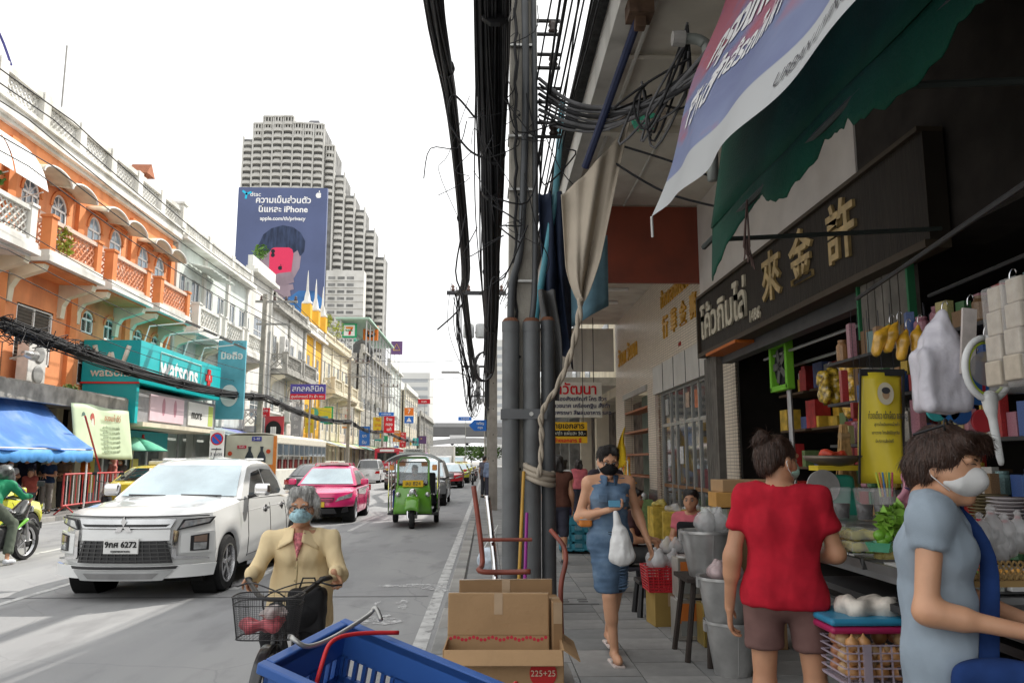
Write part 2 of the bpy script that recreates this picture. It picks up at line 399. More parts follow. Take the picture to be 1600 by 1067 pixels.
for r in range(34):
 for c in range(9):
  x=KX+.225+c*.45+.02; y=3.2+r*.4
  if x<.1 and y<4.6: continue
  o=obj('paving_slab',random.choices(tl,[5,4,2])[0],pv,(x,y,WK-.015+random.uniform(-.002,.002))); o.rotation_euler=(random.uniform(-.004,.004),random.uniform(-.004,.004),0); k+=1
for i in range(40):
 b=B().span((KX+.01,16.82+i*4,WK-.013),(3.9,20.78+i*4,WK-.001)) if i<1 else None
 if b: struct(b.build('pavement_beyond',M_pave[0]))
struct(B().span((KX+.01,20.8,WK-.014),(3.9,300,WK-.001)).build('pavement_beyond',M_pave[1]))
M_lpave=mat('left_pavement',(.33,.32,.31),.85,var=.15,scale=2,dirt=(.15,.15,.15),dirtamt=.5)
lp=struct(B().span((LX-.2,-6,-.3),(-24,300,WK)).build('pavement_left',M_lpave))
for i in range(50): obj('kerbstone',kb[i%2],lp,(LX-.1,12+i,WK-.07),bevel=.012)
dc=thing('drain_cover','grey metal drain cover with slots set in the pavement tiles','drain cover',(.92,8.75,WK))
b=B().box((0,0,.006),(.52,.3,.02)); b.build('plate',mat('cover_plate',(.27,.27,.265),.6,var=.15,scale=10),dc,bevel=.004)
for sx in (-1,1):
 for j in (-1,1): B().box((sx*.1,j*.06,.0175),(.1,.03,.004)).build('slot',M_dark,dc)
# == left row of shophouses
FX=-14.0
def facade(holes, y0,y1,z0,z1, x=FX, th=.25, b=None):
 """wall slab in the plane x with rectangular openings [(ya,yb,za,zb)]"""
 b=b or B(); ys=sorted({y0,y1,*[h[0] for h in holes],*[h[1] for h in holes]}); zs=sorted({z0,z1,*[h[2] for h in holes],*[h[3] for h in holes]})
 for i in range(len(ys)-1):
  run=None
  for j in range(len(zs)-1):
   cy=(ys[i]+ys[i+1])/2; cz=(zs[j]+zs[j+1])/2
   solid=not any(h[0]<cy<h[1] and h[2]<cz<h[3] for h in holes)
   if solid and run is None: run=zs[j]
   if (not solid) and run is not None: b.span((x-th,ys[i],run),(x,ys[i+1],zs[j])); run=None
  if run is not None: b.span((x-th,ys[i],run),(x,ys[i+1],z1))
 return b
M_glass=mat('window_glass',(.09,.12,.15),.08,var=.3,scale=.8,spec=.8)
M_glassb=mat('window_glass_blue',(.25,.36,.44),.1,var=.3,scale=.8,spec=.8)
M_wframe=mat('white_frame',(.78,.78,.76),.5,var=.05,dirt=(.45,.43,.4),dirtamt=.3)
M_louv=mat('louvre_wood',(.16,.14,.12),.7)
M_louvg=mat('louvre_olive',(.30,.30,.24),.7,scale=4)
def arch_pts(yc,w,zs,rise,n=10): return [(yc+w/2*math.cos(math.pi*(1-i/n)),zs+rise*math.sin(math.pi*i/n)) for i in range(n+1)]
def window(p, yc,z0,z1,w, x=FX, arch=0., fr=M_wframe, gl=M_glass, cols=2, rows=3, louvre=False, spand=None, fan=False):
 """one window: frame with bars, pane behind; set in an opening of the wall"""
 b=B(); zt=z1-arch
 b.span((x-.1,yc-w/2,z0),(x-.02,yc-w/2+.07,zt)); b.span((x-.1,yc+w/2-.07,z0),(x-.02,yc+w/2,zt)); b.span((x-.1,yc-w/2,z0),(x-.02,yc+w/2,z0+.07))
 b.span((x-.1,yc-w/2,zt-.04),(x-.02,yc+w/2,zt+.03))
 if not arch: b.span((x-.1,yc-w/2,z1-.07),(x-.02,yc+w/2,z1))
 for i in range(1,cols): y=yc-w/2+w*i/cols; b.span((x-.09,y-.025,z0),(x-.03,y+.025,zt))
 for i in range(1,rows): z=z0+(zt-z0)*i/rows; b.span((x-.088,yc-w/2,z-.02),(x-.032,yc+w/2,z+.02))
 if arch:
  o=arch_pts(yc,w,zt,arch); i_=arch_pts(yc,w-.14,zt,arch-.07)
  for k in range(len(o)-1): b.prism([o[k],o[k+1],i_[k+1],i_[k]],x-.1,x-.02,'x')
  for a in ((math.pi*.25,math.pi*.5,math.pi*.75) if fan else (math.pi*.5,)):
   b.tube([(x-.06,yc,zt),(x-.06,yc+(w/2-.03)*math.cos(a),zt+(arch-.03)*math.sin(a))],.022,4)
 f=b.build('window',fr,p,ww=1)
 if louvre:
  n=int((z1-z0)/.11)
  g=B()
  for i in range(n): g.box((x-.1,yc,z0+.06+i*(z1-z0-.1)/n),(.012,w-.1,.1),ry=.6)
  g.span((x-.2,yc-w/2,z0),(x-.16,yc+w/2,z1)); g.build('louvre',louvre if not louvre is True else M_louv,f,ww=1)
 else:
  g=B(); pts=[(yc-w/2,z0),(yc+w/2,z0)]+([(q[0],q[1]) for q in reversed(arch_pts(yc,w,zt,arch))] if arch else [(yc+w/2,z1),(yc-w/2,z1)])
  g.prism(pts,x-.08,x-.06,'x'); g.build('pane',gl,f,ww=1)
 if arch and spand:
  s=B(); a=arch_pts(yc,w,zt,arch)
  for k in range(len(a)-1): s.prism([a[k],a[k+1],(a[k+1][0],z1+.001),(a[k][0],z1+.001)],x-.2,x-.001,'x')
  s.build('arch_spandrel',spand,p,ww=1)
  o=arch_pts(yc,w+.24,zt,arch+.12); i_=arch_pts(yc,w+.02,zt,arch+.01); s=B()
  for k in range(len(o)-1): s.prism([o[k],o[k+1],i_[k+1],i_[k]],x-.02,x+.05,'x')
  s.build('arch_trim',spand,p,ww=1)
 return f
def lattice(b,y0,y1,z0,z1,x,cell=.26,w=.05,t=.06,along='y'):
 """crossing diagonal bars clipped to the panel"""
 n=max(1,round((y1-y0)/cell)); m=max(1,round((z1-z0)/cell)); dy=(y1-y0)/n; dz=(z1-z0)/m
 for i in range(n):
  for j in range(m):
   a=(y0+i*dy,z0+j*dz); c=(a[0]+dy,a[1]+dz)
   for p,q in (((a[0],a[1]),(c[0],c[1])),((a[0],c[1]),(c[0],a[1]))):
    P=(x,p[0],p[1]) if along=='y' else (p[0],x,p[1]); Q=(x,q[0],q[1]) if along=='y' else (q[0],x,q[1])
    b.tube([P,Q],w*.7,4,cap=False)
M_or=mat('orange_stucco',(.76,.31,.14),.9,var=.1,scale=2,bump=.15,bscale=30,dirt=(.42,.15,.08),dirtamt=.6,streak=True)
M_ord=mat('orange_trim',(.70,.26,.10),.85,var=.1,scale=3,dirt=(.4,.12,.05),dirtamt=.5)
M_pale=mat('pale_pink_stucco',(.70,.52,.43),.9,var=.08,scale=2,dirt=(.5,.38,.32),dirtamt=.4)
M_wh=mat('white_stucco',(.72,.71,.67),.9,var=.06,scale=3,bump=.1,bscale=30,dirt=(.36,.35,.3),dirtamt=.65,dscale=1.2,streak=True)
M_cream=mat('cream_stucco',(.70,.64,.50),.9,var=.08,scale=3,dirt=(.4,.36,.28),dirtamt=.5,streak=True)
M_mint=mat('mint_stucco',(.63,.68,.64),.9,var=.07,scale=3,dirt=(.38,.4,.37),dirtamt=.55,streak=True)
M_old=mat('old_concrete',(.38,.37,.34),.9,var=.25,scale=3,bump=.3,bscale=25,dirt=(.13,.13,.12),dirtamt=.8,dscale=2)
M_yel=mat('yellow_stucco',(.75,.42,.05),.85,var=.08,scale=3,dirt=(.5,.3,.08),dirtamt=.4)
# ---------------- orange shophouse
OB=thing('orange_shophouse','orange three storey shophouse with arched windows, lattice balconies and white parapet','building',(FX,26,0))
bays=[(14.7,18.7),(18.7,22.7),(22.7,26.7),(26.7,30.7),(30.7,34.8)]
holes=[]
for i,(a,c) in enumerate(bays):
 m=(a+c)/2
 for k in (-.82,.82):
  holes.append((m+k-.48,m+k+.48,7.75,10.2))
  if i>2: holes.append((m+k-.42,m+k+.42,6.0,6.8)); holes.append((m+k-.42,m+k+.42,4.2,5.7))
 if i<=2: holes.append((m-1.0,m+1.0,4.55,6.3))
facade(holes,14.7,34.8,3.6,11.4).build('wall',M_or,OB,ww=1)
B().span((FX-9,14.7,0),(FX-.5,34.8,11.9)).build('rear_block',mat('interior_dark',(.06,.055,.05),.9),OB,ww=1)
for i,(a,c) in enumerate(bays):
 m=(a+c)/2
 for k in (-.82,.82):
  window(OB,m+k,7.75,10.2,.96,arch=.5,gl=M_glassb if i>2 else M_glass,cols=3 if i==2 else 2,rows=4,spand=M_ord,fan=(i==2))
  if i>2:
   window(OB,m+k,6.0,6.8,.84,arch=.3,louvre=M_louv,cols=2,rows=1,spand=M_or); window(OB,m+k,4.2,5.7,.84,cols=1,rows=2,louvre=M_louv)
 if i<=2: window(OB,m,4.55,6.3,2.0,cols=2,rows=1,louvre=M_louv)
 for (p0,p1) in ((a+.36,m-1.34),(m-.3,m+.3),(m+1.34,c-.36)): B().span((FX,p0,7.8),(FX+.02,p1,9.35)).build('plaster_panel',M_pale,OB,ww=1)  # pink panel stops at the hood's shadow edge, drawing only its sunlit part
 for yy in (a,):
  b=B().span((FX,yy-.2,3.7),(FX+.14,yy+.2,11.0)); b.span((FX,yy-.27,9.0),(FX+.2,yy+.27,9.16)); b.build('pilaster',M_ord,OB,ww=1)
b=B().span((FX,34.4,3.7),(FX+.14,34.8,11.0)); b.build('pilaster',M_ord,OB,ww=1)
for i,(a,c) in enumerate(bays[2:],2):
 m=(a+c)/2
 for k in (-.82,.82):
  def hood(u,v,yc=m+k):
   t=math.pi*(1-u); return (FX+.02+v*.75,yc+.82*math.cos(t),10.25-.12*v+.34*math.sin(t)*(.55+.45*v))
  B().grid(hood,14,3,.05).build('window_hood',M_cream,OB,sm=1,ww=1)
  b=B(); b.tube([ (FX+.8,m+k+.82*math.cos(math.pi*(1-q/14)),10.14+.34*math.sin(math.pi*q/14)) for q in range(15)],.04,5); b.build('hood_rim',M_wh,OB,ww=1)
 b=B().span((FX,m-1.75,10.32),(FX+.1,m+1.75,10.4)); b.build('hood_band',M_ord,OB,ww=1)
M_corr=mat('white_corrugated',(.72,.73,.72),.5,var=.06,dirt=(.5,.5,.48),dirtamt=.3)
for y0 in (15.3,17.4,19.3,21.0):
 def aw(u,v,y0=y0):
  t=v*1.25; return (FX+.05+1.25*math.sin(t)+.0,y0+u*1.6,10.85-1.75*(1-math.cos(t))-.35*v+(.018 if int(u*48)%2 else 0))
 B().grid(aw,48,8,.01).build('metal_awning',M_corr,OB,ww=1)
 b=B().tube([(FX,y0+1.58,9.0),(FX+1.1,y0+1.58,9.3)],.02,5); b.build('awning_stay',M_wframe,OB,ww=1)
b=B().span((FX,14.7,11.28),(FX+.16,35,11.4)); b.span((FX-.2,14.7,11.4),(FX+.32,35.05,11.6)); b.span((FX-.2,14.7,11.6),(FX+.26,35.0,11.78)); b.span((FX-.2,14.7,11.78),(FX+.36,35.05,11.9))
b.build('cornice',M_wh,OB,ww=1)
b=B().span((FX-.02,14.7,12.62),(FX+.3,35,12.8)); b.build('parapet_rail',M_wh,OB,ww=1)
ys=[14.8]+[14.8+2.24*i for i in range(1,10)]
for i,y in enumerate(ys):
 b=B().span((FX-.04,y-.2,11.9),(FX+.34,y+.2,12.86)); b.build('parapet_post',M_wh,OB,ww=1)
 b=B(); lattice(b,y+.22,y+2.02,11.9,12.6,FX+.14,.23,.05); b.build('lattice_panel',M_wh,OB,ww=1)
b=B().span((FX-.04,34.7,11.9),(FX+.4,35.1,12.95)); b.span((FX-.1,34.62,12.95),(FX+.46,35.18,13.05)); b.build('parapet_post',M_wh,OB,ww=1)
B().span((FX-2.6,27.3,11.9),(FX-1.6,28.7,14.0)).build('roof_hut',M_old,OB,ww=1)
b=B().span((FX-.6,31.9,12.8),(FX-.2,32.3,13.3)); b.prism([(31.7,13.3),(32.5,13.3),(32.1,13.8)],FX-.8,FX,'x'); b.build('roof_finial',mat('terracotta',(.4,.16,.09),.8),OB,ww=1)
b=B().tube([(FX-.3,20.6,12.8),(FX-.3,20.6,16.5)],.03,5).tube([(FX-1,26.9,13.9),(FX-1,26.9,16.2)],.03,5); b.build('antenna_mast',M_conc,OB,ww=1)
b=B().tube([(FX+.2,19.8+q*.22,12.9+.75*math.sin(math.pi*(q/10))) for q in range(11)],.04,6); b.build('roof_pipe',mat('blue_pipe',(.08,.08,.3),.5),OB,ww=1)
def balcony(par,y0,y1,zt,x0,x1,post,rail,lat,slab,cell=.25,hh=1.0):
 s=B().span((x0,y0-.15,zt-.35),(x1+.1,y1+.15,zt-.18)); s.span((x0,y0-.08,zt-.18),(x1+.04,y1+.08,zt)); fl=s.build('balcony',slab,par,ww=1)
 b=B().span((x0,y0,zt-.42),(x1-.1,y1,zt-.35)); b.build('balcony_soffit',post,fl,ww=1)
 for y in (y0+.15,y1-.15): B().span((x1-.3,y-.15,zt),(x1,y+.15,zt+hh)).span((x1-.34,y-.19,zt+hh),(x1+.04,y+.19,zt+hh+.08)).build('balcony_post',post,fl,ww=1)
 b=B().span((x1-.22,y0+.3,zt+hh-.14),(x1-.02,y1-.3,zt+hh-.02)); b.span((x1-.2,y0+.3,zt),(x1-.06,y1-.3,zt+.12))
 for y in (y0+.1,y1-.1): b.span((x0,y-.06,zt+hh-.14),(x1-.3,y+.06,zt+hh-.02))
 b.build('balcony_rail',rail,fl,ww=1)
 b=B(); lattice(b,y0+.3,y1-.3,zt+.12,zt+hh-.14,x1-.13,cell,.042)
 b.build('lattice_panel',lat,fl,ww=1)
 for y in (y0+.1,y1-.1): b=B(); lattice(b,x0+.05,x1-.3,zt+.12,zt+hh-.14,y,cell,.042,along='x'); b.build('lattice_panel',lat,fl,ww=1)
 for y in (y0+.1,y1-.1):
  pts=[(x0,zt-1.5),(x0+.12,zt-1.5),(x0+.15,zt-1.1),(x0+.3,zt-.85),(x0+.75,zt-.7),(x1-.15,zt-.6),(x1-.1,zt-.42),(x0,zt-.42)]
  b=B(); b.prism([(p[0],p[1]) for p in pts],y-.13,y+.13,'y'); b.build('bracket',M_cream,fl,ww=1,label=None)
 return fl
M_latp=mat('lattice_pink',(.74,.34,.2),.85,dirt=(.6,.5,.4),dirtamt=.5,dscale=4)
for i,(y0,y1) in enumerate([(15.2,18.2),(19.1,22.25),(23.0,26.1),(26.9,29.95),(30.9,34.0)]):
 balcony(OB,y0,y1,7.7,FX,FX+1.2,M_wh if i<2 else M_ord,M_wh if i<2 else M_pale,M_wh if i<2 else M_latp,M_wh)
def leafclump(name,c,r,n,m,parent,seed=1,size=.09,ww=1):
 rr=random.Random(seed); b=B()
 for _ in range(n):
  d=Vector((rr.gauss(0,1),rr.gauss(0,1),rr.gauss(0,1))).normalized()*(rr.random()**.4); p=Vector(c)+Vector((d.x*r[0],d.y*r[1],d.z*r[2]))
  u=Vector((rr.gauss(0,1),rr.gauss(0,1),rr.gauss(0,.6))).normalized(); w=u.cross(Vector((rr.random(),rr.random(),rr.random()))).normalized(); s=size*rr.uniform(.6,1.4)
  b.add([p-u*s,p+w*s*.45,p+u*s,p-w*s*.45+Vector((0,0,s*.15))],[(0,1,2),(0,2,3)])
 return b.build(name,m,parent,ww=ww)
M_leaf=mat('leaf',(.10,.20,.04),.6,var=.35,scale=4); M_leafy=mat('leaf_yellow',(.32,.36,.06),.6,var=.3,scale=4)
pl=thing('potted_plant','yellowish climbing plant spilling through the orange lattice balcony','plant',(FX+1.1,23.8,7.7))
leafclump('leaves',(FX+1.12,23.9,8.2),(.15,.55,.5),160,M_leafy,pl,3); B().lathe([(.1,0),(.14,.22)],(-.15,0,0),10).build('pot',mat('terracotta',(.4,.16,.09),.8),pl)
pl=thing('potted_plant','small green plant at the left edge of the white balcony','plant',(FX+.8,20.9,8.6)); leafclump('leaves',(FX+.8,20.9,9.1),(.25,.25,.3),90,M_leaf,pl,5); B().lathe([(.1,0),(.14,.3)],(0,0,-.12),10).build('pot',mat('terracotta',(.4,.16,.09),.8),pl)
cnp=thing('concrete_canopy','weathered concrete canopy slab over the street stalls below the orange house','canopy',(FX,20,3.3))
b=B().span((FX,14.7,3.3),(-12.35,27.9,3.62)); b.span((-12.45,14.7,3.2),(-12.3,27.9,3.7)); b.build('slab',M_old,cnp,ww=1,bevel=.02)
for i in range(11):
 b=B().span((-12.75,14.9+i*1.2,3.62),(-12.35,15.95+i*1.2,3.74)); b.build('coping_stone',M_old,cnp,ww=1,bevel=.02)
leafclump('moss',(-12.5,24.2,3.78),(.2,.35,.1),90,M_leaf,cnp,9,.05)
gf=thing('stall_shop','dark open shop front with glass counters under the concrete canopy','shop',(FX,20,0))
for y in (14.8,18.7,22.7,26.5,27.9): B().span((FX-.3,y-.2,0.12),(FX+.05,y+.2,3.3)).build('pillar',M_cream,gf,ww=1)
b=B().span((FX-3,14.8,.12),(FX-2.9,27.9,3.3)); b.span((FX-3,14.8,.12),(FX,27.9,.14)); b.build('back_wall',mat('shop_back_wall',(.22,.2,.17),.9,var=.5,scale=3),gf,ww=1)
for i,(y,c) in enumerate([(16,(.5,.5,.45)),(18,(.35,.3,.2)),(20.2,(.55,.55,.5)),(22.0,(.3,.35,.4)),(24.2,(.55,.5,.3)),(26,(.5,.48,.4))]):
 b=B().span((FX-1.2,y-.8,.12),(FX-.6,y+.8,1.05)); b.span((FX-1.25,y-.85,1.05),(FX-.55,y+.85,1.1)); b.build('counter',mat('counter_%d'%i,c,.4,var=.4,scale=6),gf,ww=1)
 b=B()
 for q in range(5): b.span((FX-2.85,y-.7,1.0+q*.42),(FX-2.5,y+.7,1.03+q*.42))
 b.build('shelf',M_wframe,gf,ww=1)
 b=B()
 rr=random.Random(i)
 for q in range(5):
  yy=y-.68
  while yy<y+.6: w_=rr.uniform(.06,.18); b.span((FX-2.8,yy,1.03+q*.42),(FX-2.55,yy+w_*.9,1.03+q*.42+rr.uniform(.12,.32))); yy+=w_
 b.build('shelf_goods',mat('goods_%d'%i,(.45,.35,.25),.5,var=.8,scale=7),gf,ww=1,kind='stuff')
b=B().span((FX-.02,22.9,2.2),(FX+.03,23.6,3.0)).span((FX-.02,25.2,1.7),(FX+.03,25.7,2.4)); b.build('notice_sheet',flat('yellow',(.75,.6,.08)),gf,ww=1)
for (y,z) in ((15.2,3.0),):
 pass
# ---------------- blue awning, green banner, barrier stalls
M_blue=mat('blue_tarp',(.08,.22,.60),.55,var=.2,scale=1.5,bump=.2,bscale=6,dirt=(.35,.42,.55),dirtamt=.5)
ba=thing('blue_awning','sun bleached blue tarpaulin awning with scalloped edge over the stalls','awning',(-12.4,19,3.3))
def tarp(u,v):
 y=16.0+u*7.55; return (-12.9+1.5*v-.05*math.sin(u*23)*v,y,3.35-1.45*v-.12*math.sin(math.pi*v)+.05*math.sin(u*17+v*3))
B().grid(tarp,40,10,.012).build('sheet',M_blue,ba,sm=1,ww=1)
def val(u,v):
 y=16.0+u*7.55; return (-11.4+.03*math.sin(u*40),y,1.9-v*(.28+.05*abs(math.sin(u*60))))
B().grid(val,180,2,.01).build('valance',mat('blue_valance',(.10,.33,.72),.55),ba,sm=1,ww=1)
b=B().tube([(-11.42,16,1.92),(-11.42,23.6,1.92)],.02,6); b.build('edge_pole',M_wframe,ba,ww=1)
for y in (16.2,23.4): B().tube([(-11.45,y,.12),(-11.45,y,1.95)],.025,6).build('pole',M_wframe,ba,ww=1)
gb=thing('hanging_banner','pale green banner with two pictured scent sticks hung under the canopy','banner',(-12.25,25.5,3.2))
M_gb=mat('pale_green_print',(.55,.66,.46),.6,var=.12,scale=1.2,bump=.1,bscale=5)
def gbn(u,v): return (-12.22+.04*math.sin(u*9)+.25*v,23.75+u*3.75,3.3-v*1.62+.03*math.sin(u*6))
B().grid(gbn,20,10,.008).build('sheet',M_gb,gb,sm=1,ww=1)
for (y,c) in ((24.35,(.12,.2,.17)),(24.9,(.5,.12,.1))):
 o=[]; 
 for q in range(16): a=2*math.pi*q/16; o.append((y+.17*math.cos(a),2.65+.42*math.sin(a)))
 b=B(); b.prism(o,-12.13,-12.115,'x'); b.build('printed_stick',flat('stick%d'%int(y*10),c),gb,ww=1)
 b=B(); b.prism([(y+(p[0]-y)*.55,2.65+(p[1]-2.65)*.6) for p in o],-12.11,-12.1,'x'); b.build('printed_label',flat('stick_label',(.7,.72,.66)),gb,ww=1)
text('ของแท้ ดีดี',.26,(-12.1,26.2,2.95),(0,1,0),(0,0,1),flat('rednote',(.5,.2,.12)),gb)
for i in range(6): text('สมุนไพรดม หอม สดชื่น',.13,(-12.08+.02*i,26.1,2.65-i*.15),(0,1,0),(0,0,1),flat('greyprint',(.35,.42,.3)),gb)
# ---------------- chemist's teal sign box, lower panels
M_teal=mat('teal_sign',(.0,.36,.40),.45,var=.05,scale=2); M_tealb=mat('teal_sign_bright',(.0,.48,.50),.4,var=.04,scale=2)
ws=thing('shop_sign_box','long teal shop sign box with white lettering and red cross, projecting over the pavement','sign',(-12.1,31.8,4.2))
b=B().span((-13.95,27.7,4.28),(-12.0,36.0,5.75)); b.span((-13.9,27.72,2.9),(-12.06,27.9,4.28)); b.build('box',M_tealb,ws,ww=1)
b=B().span((-13.95,27.66,4.28),(-12.0,27.7,5.75)).span((-13.9,27.68,2.9),(-12.06,27.72,4.24)); b.build('end_panel',M_teal,ws,ww=1)
B().span((-13.97,27.64,4.24),(-11.98,27.7,4.3)).build('red_strip',flat('red',(.6,.03,.03)),ws,ww=1)
M_wlet=flat('white_letters',(.82,.83,.82))
text('watsons',1.15,(-11.99,31.3,5.0),(0,1,0),(0,0,1),M_wlet,ws,bold=.03)
text('watsons',.42,(-12.95,27.64,4.62),(1,0,0),(0,0,1),mat('beige_letters',(.6,.58,.5),.5),ws,bold=.006)
w=B()
for pts in ([(-13.55,5.55),(-13.4,4.95),(-13.1,5.0),(-12.98,5.3)],[(-12.98,5.3),(-12.88,5.0),(-12.55,4.95),(-12.38,5.55)]):
 w.tube([(p[0],27.63,p[1]) for p in pts],.085,8)
w.build('emblem',mat('beige_letters',(.6,.58,.5),.5),ws,ww=1,sm=1)
o=[(29.35,4.5),(33.5,4.5),(33.5,5.55),(29.35,5.55),(29.35,4.5)]
B().tube([(-11.99,p[0],p[1]) for p in o],.03,4).build('outline',mat('mint_line',(.5,.75,.7),.5),ws,ww=1)
b=B().span((-12.0,34.3,4.75),(-11.96,34.65,5.5)).span((-12.0,34.1,4.98),(-11.965,34.85,5.28)); b.build('cross',flat('red',(.6,.03,.03)),ws,ww=1)
text('R',.3,(-11.95,34.48,5.13),(0,1,0),(0,0,1),M_wlet,ws)
for i in range(4):
 y=29.2+i*1.9; b=B().tube([(-12.6,y,5.75),(-12.4,y,6.5),(-11.0,y+.3,6.7)],.03,5); b.build('lamp_arm',M_wframe,ws,ww=1); b=B().box((-10.95,y+.3,6.62),(.5,.28,.1),ry=.4); b.build('spotlight',mat('lamp_grey',(.15,.15,.15),.5),ws,ww=1)
wf=thing('chemist_shop','chemist shop front with teal fascia and poster band under the big teal sign','shop',(FX,31.8,0))
b=B().span((-13.9,28.0,2.95),(-12.15,36.0,4.1)); b.build('fascia',mat('grey_fascia',(.3,.3,.31),.6),wf,ww=1)
B().span((-13.9,28.0,2.8),(-11.9,36.1,2.95)).build('canopy',M_cream,wf,ww=1)
for (y0,y1,c,nm) in ((29.0,32.2,(.72,.55,.60),'pink'),(32.7,35.6,(.72,.72,.68),'pale')):
 B().span((-12.15,y0,3.05),(-12.1,y1,4.0)).build('poster',flat('poster_'+nm,c),wf,ww=1)
b=B().span((-12.1,35.0,3.1),(-12.09,35.55,3.95)); b.build('poster_block',flat('lime',(.5,.6,.15)),wf,ww=1)
text('more',.55,(-12.08,33.6,3.5),(0,1,0),(0,0,1),flat('blackprint',(.03,.03,.03)),wf)
for y in (30.2,31.3): B().ball((-12.1,y,3.6),(.01,.16,.33),10,8).build('poster_figure',flat('rose',(.5,.25,.3)),wf,ww=1)
b=B().span((FX-.1,28.0,2.0),(-13.3,33.8,2.75)); b.build('lower_fascia',M_teal,wf,ww=1)
text('watsons',.5,(-13.28,29.6,2.4),(0,1,0),(0,0,1),M_wlet,wf,bold=.01)
b=B().span((-13.3,31.3,2.2),(-13.27,31.45,2.62)).span((-13.3,31.2,2.33),(-13.27,31.55,2.49)); b.build('cross',flat('red',(.6,.03,.03)),wf,ww=1)
b=B().span((FX-3,28,.12),(FX-2.9,46,3.3)); b.build('back_wall',mat('shop_back_wall',(.22,.2,.17),.9,var=.5,scale=3),wf,ww=1)
for y in (28.1,30,31.9,33.8,35.9): B().span((FX-.2,y-.06,.12),(FX-.1,y+.06,2.0)).build('mullion',M_wframe,wf,ww=1)
b=B().span((FX-.17,28,.12),(FX-.15,36,2.0)); b.build('glass',mat('shop_glass',(.12,.14,.14),.1,var=.6,scale=1.5),wf,ww=1)
for (y,c) in ((29.0,(.7,.55,.1)),(31.0,(.6,.08,.1)),(32.6,(.7,.6,.15)),(34.6,(.5,.5,.45))): B().span((FX-.1,y-.35,.5),(FX-.08,y+.35,1.7)).build('poster',flat('p%d'%int(y),c),wf,ww=1)
# ---------------- plain shophouses further along
def shophouse(y0,y1,label,wallm,h=12.0,storeys=2,bal=None,par='rail',shop=(.2,.2,.2),gl=M_glass,trim=None,seed=0,win=(1.0,1.7),ctop=.5,nw=2,canopy=None,x=FX):
 rr=random.Random(seed); t=thing('shophouse',label,'building',(x,(y0+y1)/2,0)); trim=trim or wallm
 H=(h-1.0-3.6)/storeys; hs=[]; sp=[]
 n=max(1,round((y1-y0)/4.0)); bw=(y1-y0)/n
 for i in range(n):
  for f in range(storeys):
   for k in range(nw):
    yc=y0+bw*(i+(k+.5+ (nw-1)*0.)/nw)*1.0 if nw>1 else y0+bw*(i+.5)
    z0=3.6+f*H+.55; hs.append((yc-win[0]/2,yc+win[0]/2,z0,min(z0+win[1],3.6+f*H+H-.35))); sp.append((yc,z0,hs[-1][3]))
 facade(hs,y0,y1,3.4,h-1.0,x).build('wall',wallm,t,ww=1)
 B().span((x-10,y0,0),(x-.5,y1,h-1.0)).build('rear_block',wallm,t,ww=1)
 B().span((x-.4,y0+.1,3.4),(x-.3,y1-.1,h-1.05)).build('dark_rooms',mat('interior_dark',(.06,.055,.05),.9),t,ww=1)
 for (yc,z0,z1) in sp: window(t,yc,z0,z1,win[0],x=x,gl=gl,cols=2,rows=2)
 for i in range(n+1):
  y=min(max(y0+bw*i,y0+.18),y1-.18); B().span((x,y-.17,3.4),(x+.12,y+.17,h-1.0)).build('pilaster',trim,t,ww=1)
 b=B().span((x-.2,y0,h-1.0),(x+.5,y1,h-.8)); b.span((x-.2,y0,h-.8),(x+.3,y1,h-.62)); b.build('cornice',trim,t,ww=1)
 if par=='rail':
  B().span((x+.02,y0,h-.14),(x+.24,y1,h)).build('parapet_rail',trim,t,ww=1)
  q=int((y1-y0)/.3); b=B()
  for i in range(q): b.lathe([(.05,0),(.09,.12),(.05,.25),(.07,.4),(.05,.48)],(x+.13,y0+.15+i*.3,h-.62),6,cap=False)
  b.build('balusters',trim,t,ww=1,kind='stuff')
  for i in range(n+1): y=min(max(y0+bw*i,y0+.2),y1-.2); B().span((x-.02,y-.2,h-.62),(x+.28,y+.2,h+.08)).build('parapet_post',trim,t,ww=1)
 else: B().span((x-.1,y0,h-.62),(x+.2,y1,h)).build('parapet',trim,t,ww=1)
 if bal is not None:
  for i in range(n):
   balcony(t,y0+bw*i+.25,y0+bw*(i+1)-.25,3.6+H*bal,x,x+1.1,trim,trim,trim,trim,cell=.33)
 for i in range(n+1): y=min(max(y0+bw*i,y0+.2),y1-.2); B().span((x-.3,y-.2,.12),(x+.02,y+.2,3.4)).build('pillar',trim,t,ww=1)
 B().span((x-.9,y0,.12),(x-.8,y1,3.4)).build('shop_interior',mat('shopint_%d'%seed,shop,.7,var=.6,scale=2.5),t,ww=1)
 cc=canopy or (.5,.5,.48)
 for i in range(n):
  c=[min(1,max(0,q*rr.uniform(.5,1.4))) for q in cc]
  def cn(u,v,i=i): return (x+.02+v*rr_w,y0+bw*(i+u)*1.0+.03,3.3-.5*v)
  rr_w=rr.uniform(1.1,1.7); B().grid(cn,6,3,.04).build('shop_canopy',mat('canopy_%d_%d'%(seed,i),c,.7,var=.15,dirt=(.2,.2,.19),dirtamt=.5),t,ww=1)
 return t
T=shophouse(35.1,46.0,'pale mint shophouse with white balustrade next to the orange house',M_mint,12.5,2,bal=1,trim=M_wh,seed=1,shop=(.15,.15,.14),canopy=(.35,.45,.4),win=(1.1,2.0))
for yc in (37.8,):
 def hd(u,v): return (FX+.05+v*1.0,36.6+u*3.6,10.7-.25*v+.05*abs(math.sin(u*3*math.pi*2)))
 B().grid(hd,24,2,.06).build('window_hood',M_mint,T,ww=1)
shophouse(46.0,51.0,'blank white gable shophouse rising above the mint house',M_wh,13.6,2,bal=0,par='wall',seed=2,nw=1,win=(2.2,1.6),shop=(.12,.12,.12))
